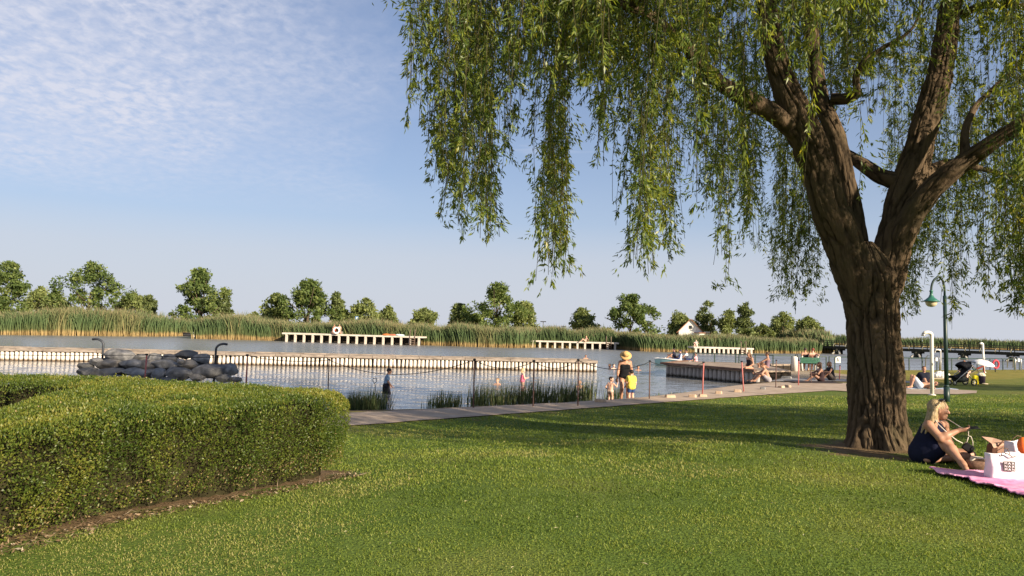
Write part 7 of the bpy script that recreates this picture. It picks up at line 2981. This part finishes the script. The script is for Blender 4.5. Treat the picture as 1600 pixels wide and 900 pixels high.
wh = mat('white_paper', (0.78, 0.72, 0.76), 0.7, var=0.05, scale=5)
r = shopping_bag('white paper shopping bag with a dark square print standing on the pink blanket', 1571.5, 753.5, 0.395, 0.16, 0.30, R(-4), wh)
b = MB()
b.box((0, 0, 0), (0.128, 0.006, 0.110))
o = b.build('print', mat('print_brown', (0.07, 0.055, 0.05), 0.7), r)
o.location = (-0.008, -0.086, 0.165)
o.rotation_euler = (R(-4), 0, R(0))
b = MB()
for iz, row in enumerate(("MAX", "NAX", "MAN")):
    for ix in range(3):
        x, z = -0.040 + 0.040 * ix, 0.034 - 0.034 * iz
        ch = row[ix]
        w2, h2, t = 0.012, 0.011, 0.005
        seg = {'M': [((-1, -1), (-1, 1)), ((-1, 1), (0, 0)), ((0, 0), (1, 1)), ((1, 1), (1, -1))], 'A': [((-1, -1), (0, 1)), ((0, 1), (1, -1)), ((-0.5, -0.2), (0.5, -0.2))],
               'X': [((-1, -1), (1, 1)), ((-1, 1), (1, -1))], 'N': [((-1, -1), (-1, 1)), ((-1, 1), (1, -1)), ((1, -1), (1, 1))]}[ch]
        for (p, q) in seg:
            b.beam((x + p[0] * w2, -0.0045, z + p[1] * h2), (x + q[0] * w2, -0.0045, z + q[1] * h2), 0.003, t)
b.build('letters', wh, o)
r = shopping_bag('white plastic bag with dark letters behind the bag with the square print', 1596, 738, 0.36, 0.2, 0.36, R(14), mat('white_plastic', (0.74, 0.72, 0.78), 0.45, var=0.06))
b = MB()
for k, (p, q) in enumerate((((-0.13, 0.25), (-0.10, 0.28)), ((-0.10, 0.28), (-0.06, 0.24)), ((-0.05, 0.16), (-0.02, 0.22)), ((-0.02, 0.22), (0.02, 0.15)), ((-0.04, 0.18), (0.01, 0.18)))):
    b.beam((p[0], -0.096, p[1]), (q[0], -0.096, q[1]), 0.004, 0.016)
b.build('letters', cloth((0.05, 0.035, 0.12)), r)
p = at_y(1598, 696, 9.25)
V, Fc = ico(3)
o = np_mesh('toy_ball', V * np.array([0.06, 0.06, 0.10]), Fc, mat('orange_plastic', (0.80, 0.17, 0.03), 0.4), smooth=True, loc=p)
tag(o, 'orange rounded toy sticking out of the white plastic bag', 'toy')
# brown bag with open flap, woven beach bag
q = gnd(1562, 727)
lb_ = empty('leather_bag', q, R(12))
tag(lb_, 'brown leather bag with an open flap behind the white paper shopping bag', 'bag')
br = mat('brown_leather', (0.23, 0.11, 0.07), 0.55, var=0.2, scale=5)
b = MB()
b.box((0, 0, 0.15), (0.36, 0.2, 0.30), top=0.82)
b.build('bag_body', br, lb_).modifiers.new('bevel', 'BEVEL').width = 0.04
b = MB()
b.add([(-0.17, -0.05, 0.29), (0.10, -0.07, 0.30), (-0.16, 0.12, 0.36), (0.02, 0.12, 0.34), (-0.19, -0.10, 0.24)], [(0, 1, 3, 2), (4, 1, 0)], 0)
b.build('flap', mat('leather_lining', (0.48, 0.30, 0.22), 0.7, var=0.1), lb_).modifiers.new('thickness', 'SOLIDIFY').thickness = 0.008
b = MB()
b.tube([(-0.12, -0.09, 0.26), (-0.05, -0.11, 0.33), (0.06, -0.11, 0.33), (0.12, -0.09, 0.25)], 0.010, 6)
b.build('handle', br, lb_)
q = gnd(1532, 735)
wb = empty('beach_bag', q, R(-6))
tag(wb, 'low brown woven beach bag with white rope handles between woman and shopping bag', 'bag')
b = MB()
b.lathe([(0.13, 0.0), (0.165, 0.03), (0.175, 0.08), (0.16, 0.125), (0.15, 0.12)], n=22)
o = b.build('bag_body', mat('woven_brown', (0.10, 0.055, 0.035), 0.85, scale=22, c2=(0.26, 0.15, 0.10)), wb)
o.scale = (1.0, 0.7, 1)
b = MB()
for k in range(3):
    b.tube([(-0.14 + 0.02 * k, -0.05 + 0.05 * k, 0.115), (-0.06, -0.02 + 0.06 * k, 0.155), (0.05, -0.05 + 0.05 * k, 0.150), (0.13 - 0.02 * k, -0.04 + 0.05 * k, 0.115)], 0.011, 6)
b.build('rope_handle', cloth((0.66, 0.58, 0.46)), wb)

# ------------------------------------------------------------------ fallen leaves on the lawn
lm = mat('pale_fallen_leaf', (0.50, 0.45, 0.26), 0.7, var=0.2)
for k, (px, py) in enumerate(((655, 868), (1007, 889), (1110, 872), (1256, 843), (1265, 869), (869, 832), (728, 789), (1206, 792), (801, 895), (610, 857), (902, 814), (1283, 876), (218, 775), (1338, 866), (1450, 842), (540, 838))):
    q = gnd(px, py)
    Ln, Wd = random.uniform(0.035, 0.06), random.uniform(0.010, 0.018)
    b = MB()
    V = [(-Ln / 2, 0, 0), (-Ln * 0.1, -Wd / 2, 0.006), (Ln / 2, 0, 0.002), (-Ln * 0.1, Wd / 2, 0.006), (0, 0, 0.0)]
    b.add(V, [(0, 1, 4), (1, 2, 4), (2, 3, 4), (3, 0, 4)], 0, True)
    o = b.build('fallen_leaf', lm, None, (q.x, q.y, q.z + 0.035), random.uniform(0, 6))
    tag(o, 'small pale fallen leaf lying in the foreground lawn', 'leaf', 'fallen leaves on the lawn')


# ------------------------------------------------------------------ neighbouring trees on the lawn to the right
def lawn_tree(x, y, H, W_, label):
    z = gz(x, y)
    root = empty('tree', (x, y, z))
    tag(root, label, 'tree')
    b = MB()
    b.tube([(0, 0, -0.1), (0.05, 0, H * 0.25), (0.0, 0.1, H * 0.7)], [0.3, 0.24, 0.08], 10)
    for k in range(7):
        t = k * 0.9
        e = Vector((math.cos(t) * W_ * 0.4, math.sin(t) * W_ * 0.4, H * random.uniform(0.55, 0.9)))
        b.tube([(0.03, 0, H * 0.25), e * 0.5 + Vector((0, 0, H * 0.12)), e], [0.13, 0.08, 0.02], 6)
    b.build('trunk', M_bark_far, root)
    n = 9000
    d = rand_unit(n) * (rng.random((n, 1)) ** 0.33)
    P = d * np.array([W_ / 2, W_ / 2, H * 0.34]) + np.array([0, 0, H * 0.64])
    keep = fbm(P * 0.8, 2) > 0.42
    P = P[keep]
    n = len(P)
    D = unit(rand_unit(n) + np.array([0, 0, -0.6]))
    S = unit(np.cross(D, rand_unit(n)))
    V, Q = leaf_quads(P, D, S, 0.20 + 0.1 * rng.random(n), 0.09, 0.06)
    np_mesh('crown', V, Q, M_leafdark, root, attrs={'rnd': np.repeat(rng.random(n), 4)})


lawn_tree(18.5, 6.0, 9.0, 7.0, 'leafy tree on the lawn right of the picnic, outside the view')
lawn_tree(31.0, 22.5, 9.5, 7.5, 'leafy tree on the lakeside lawn farther right, outside the view')
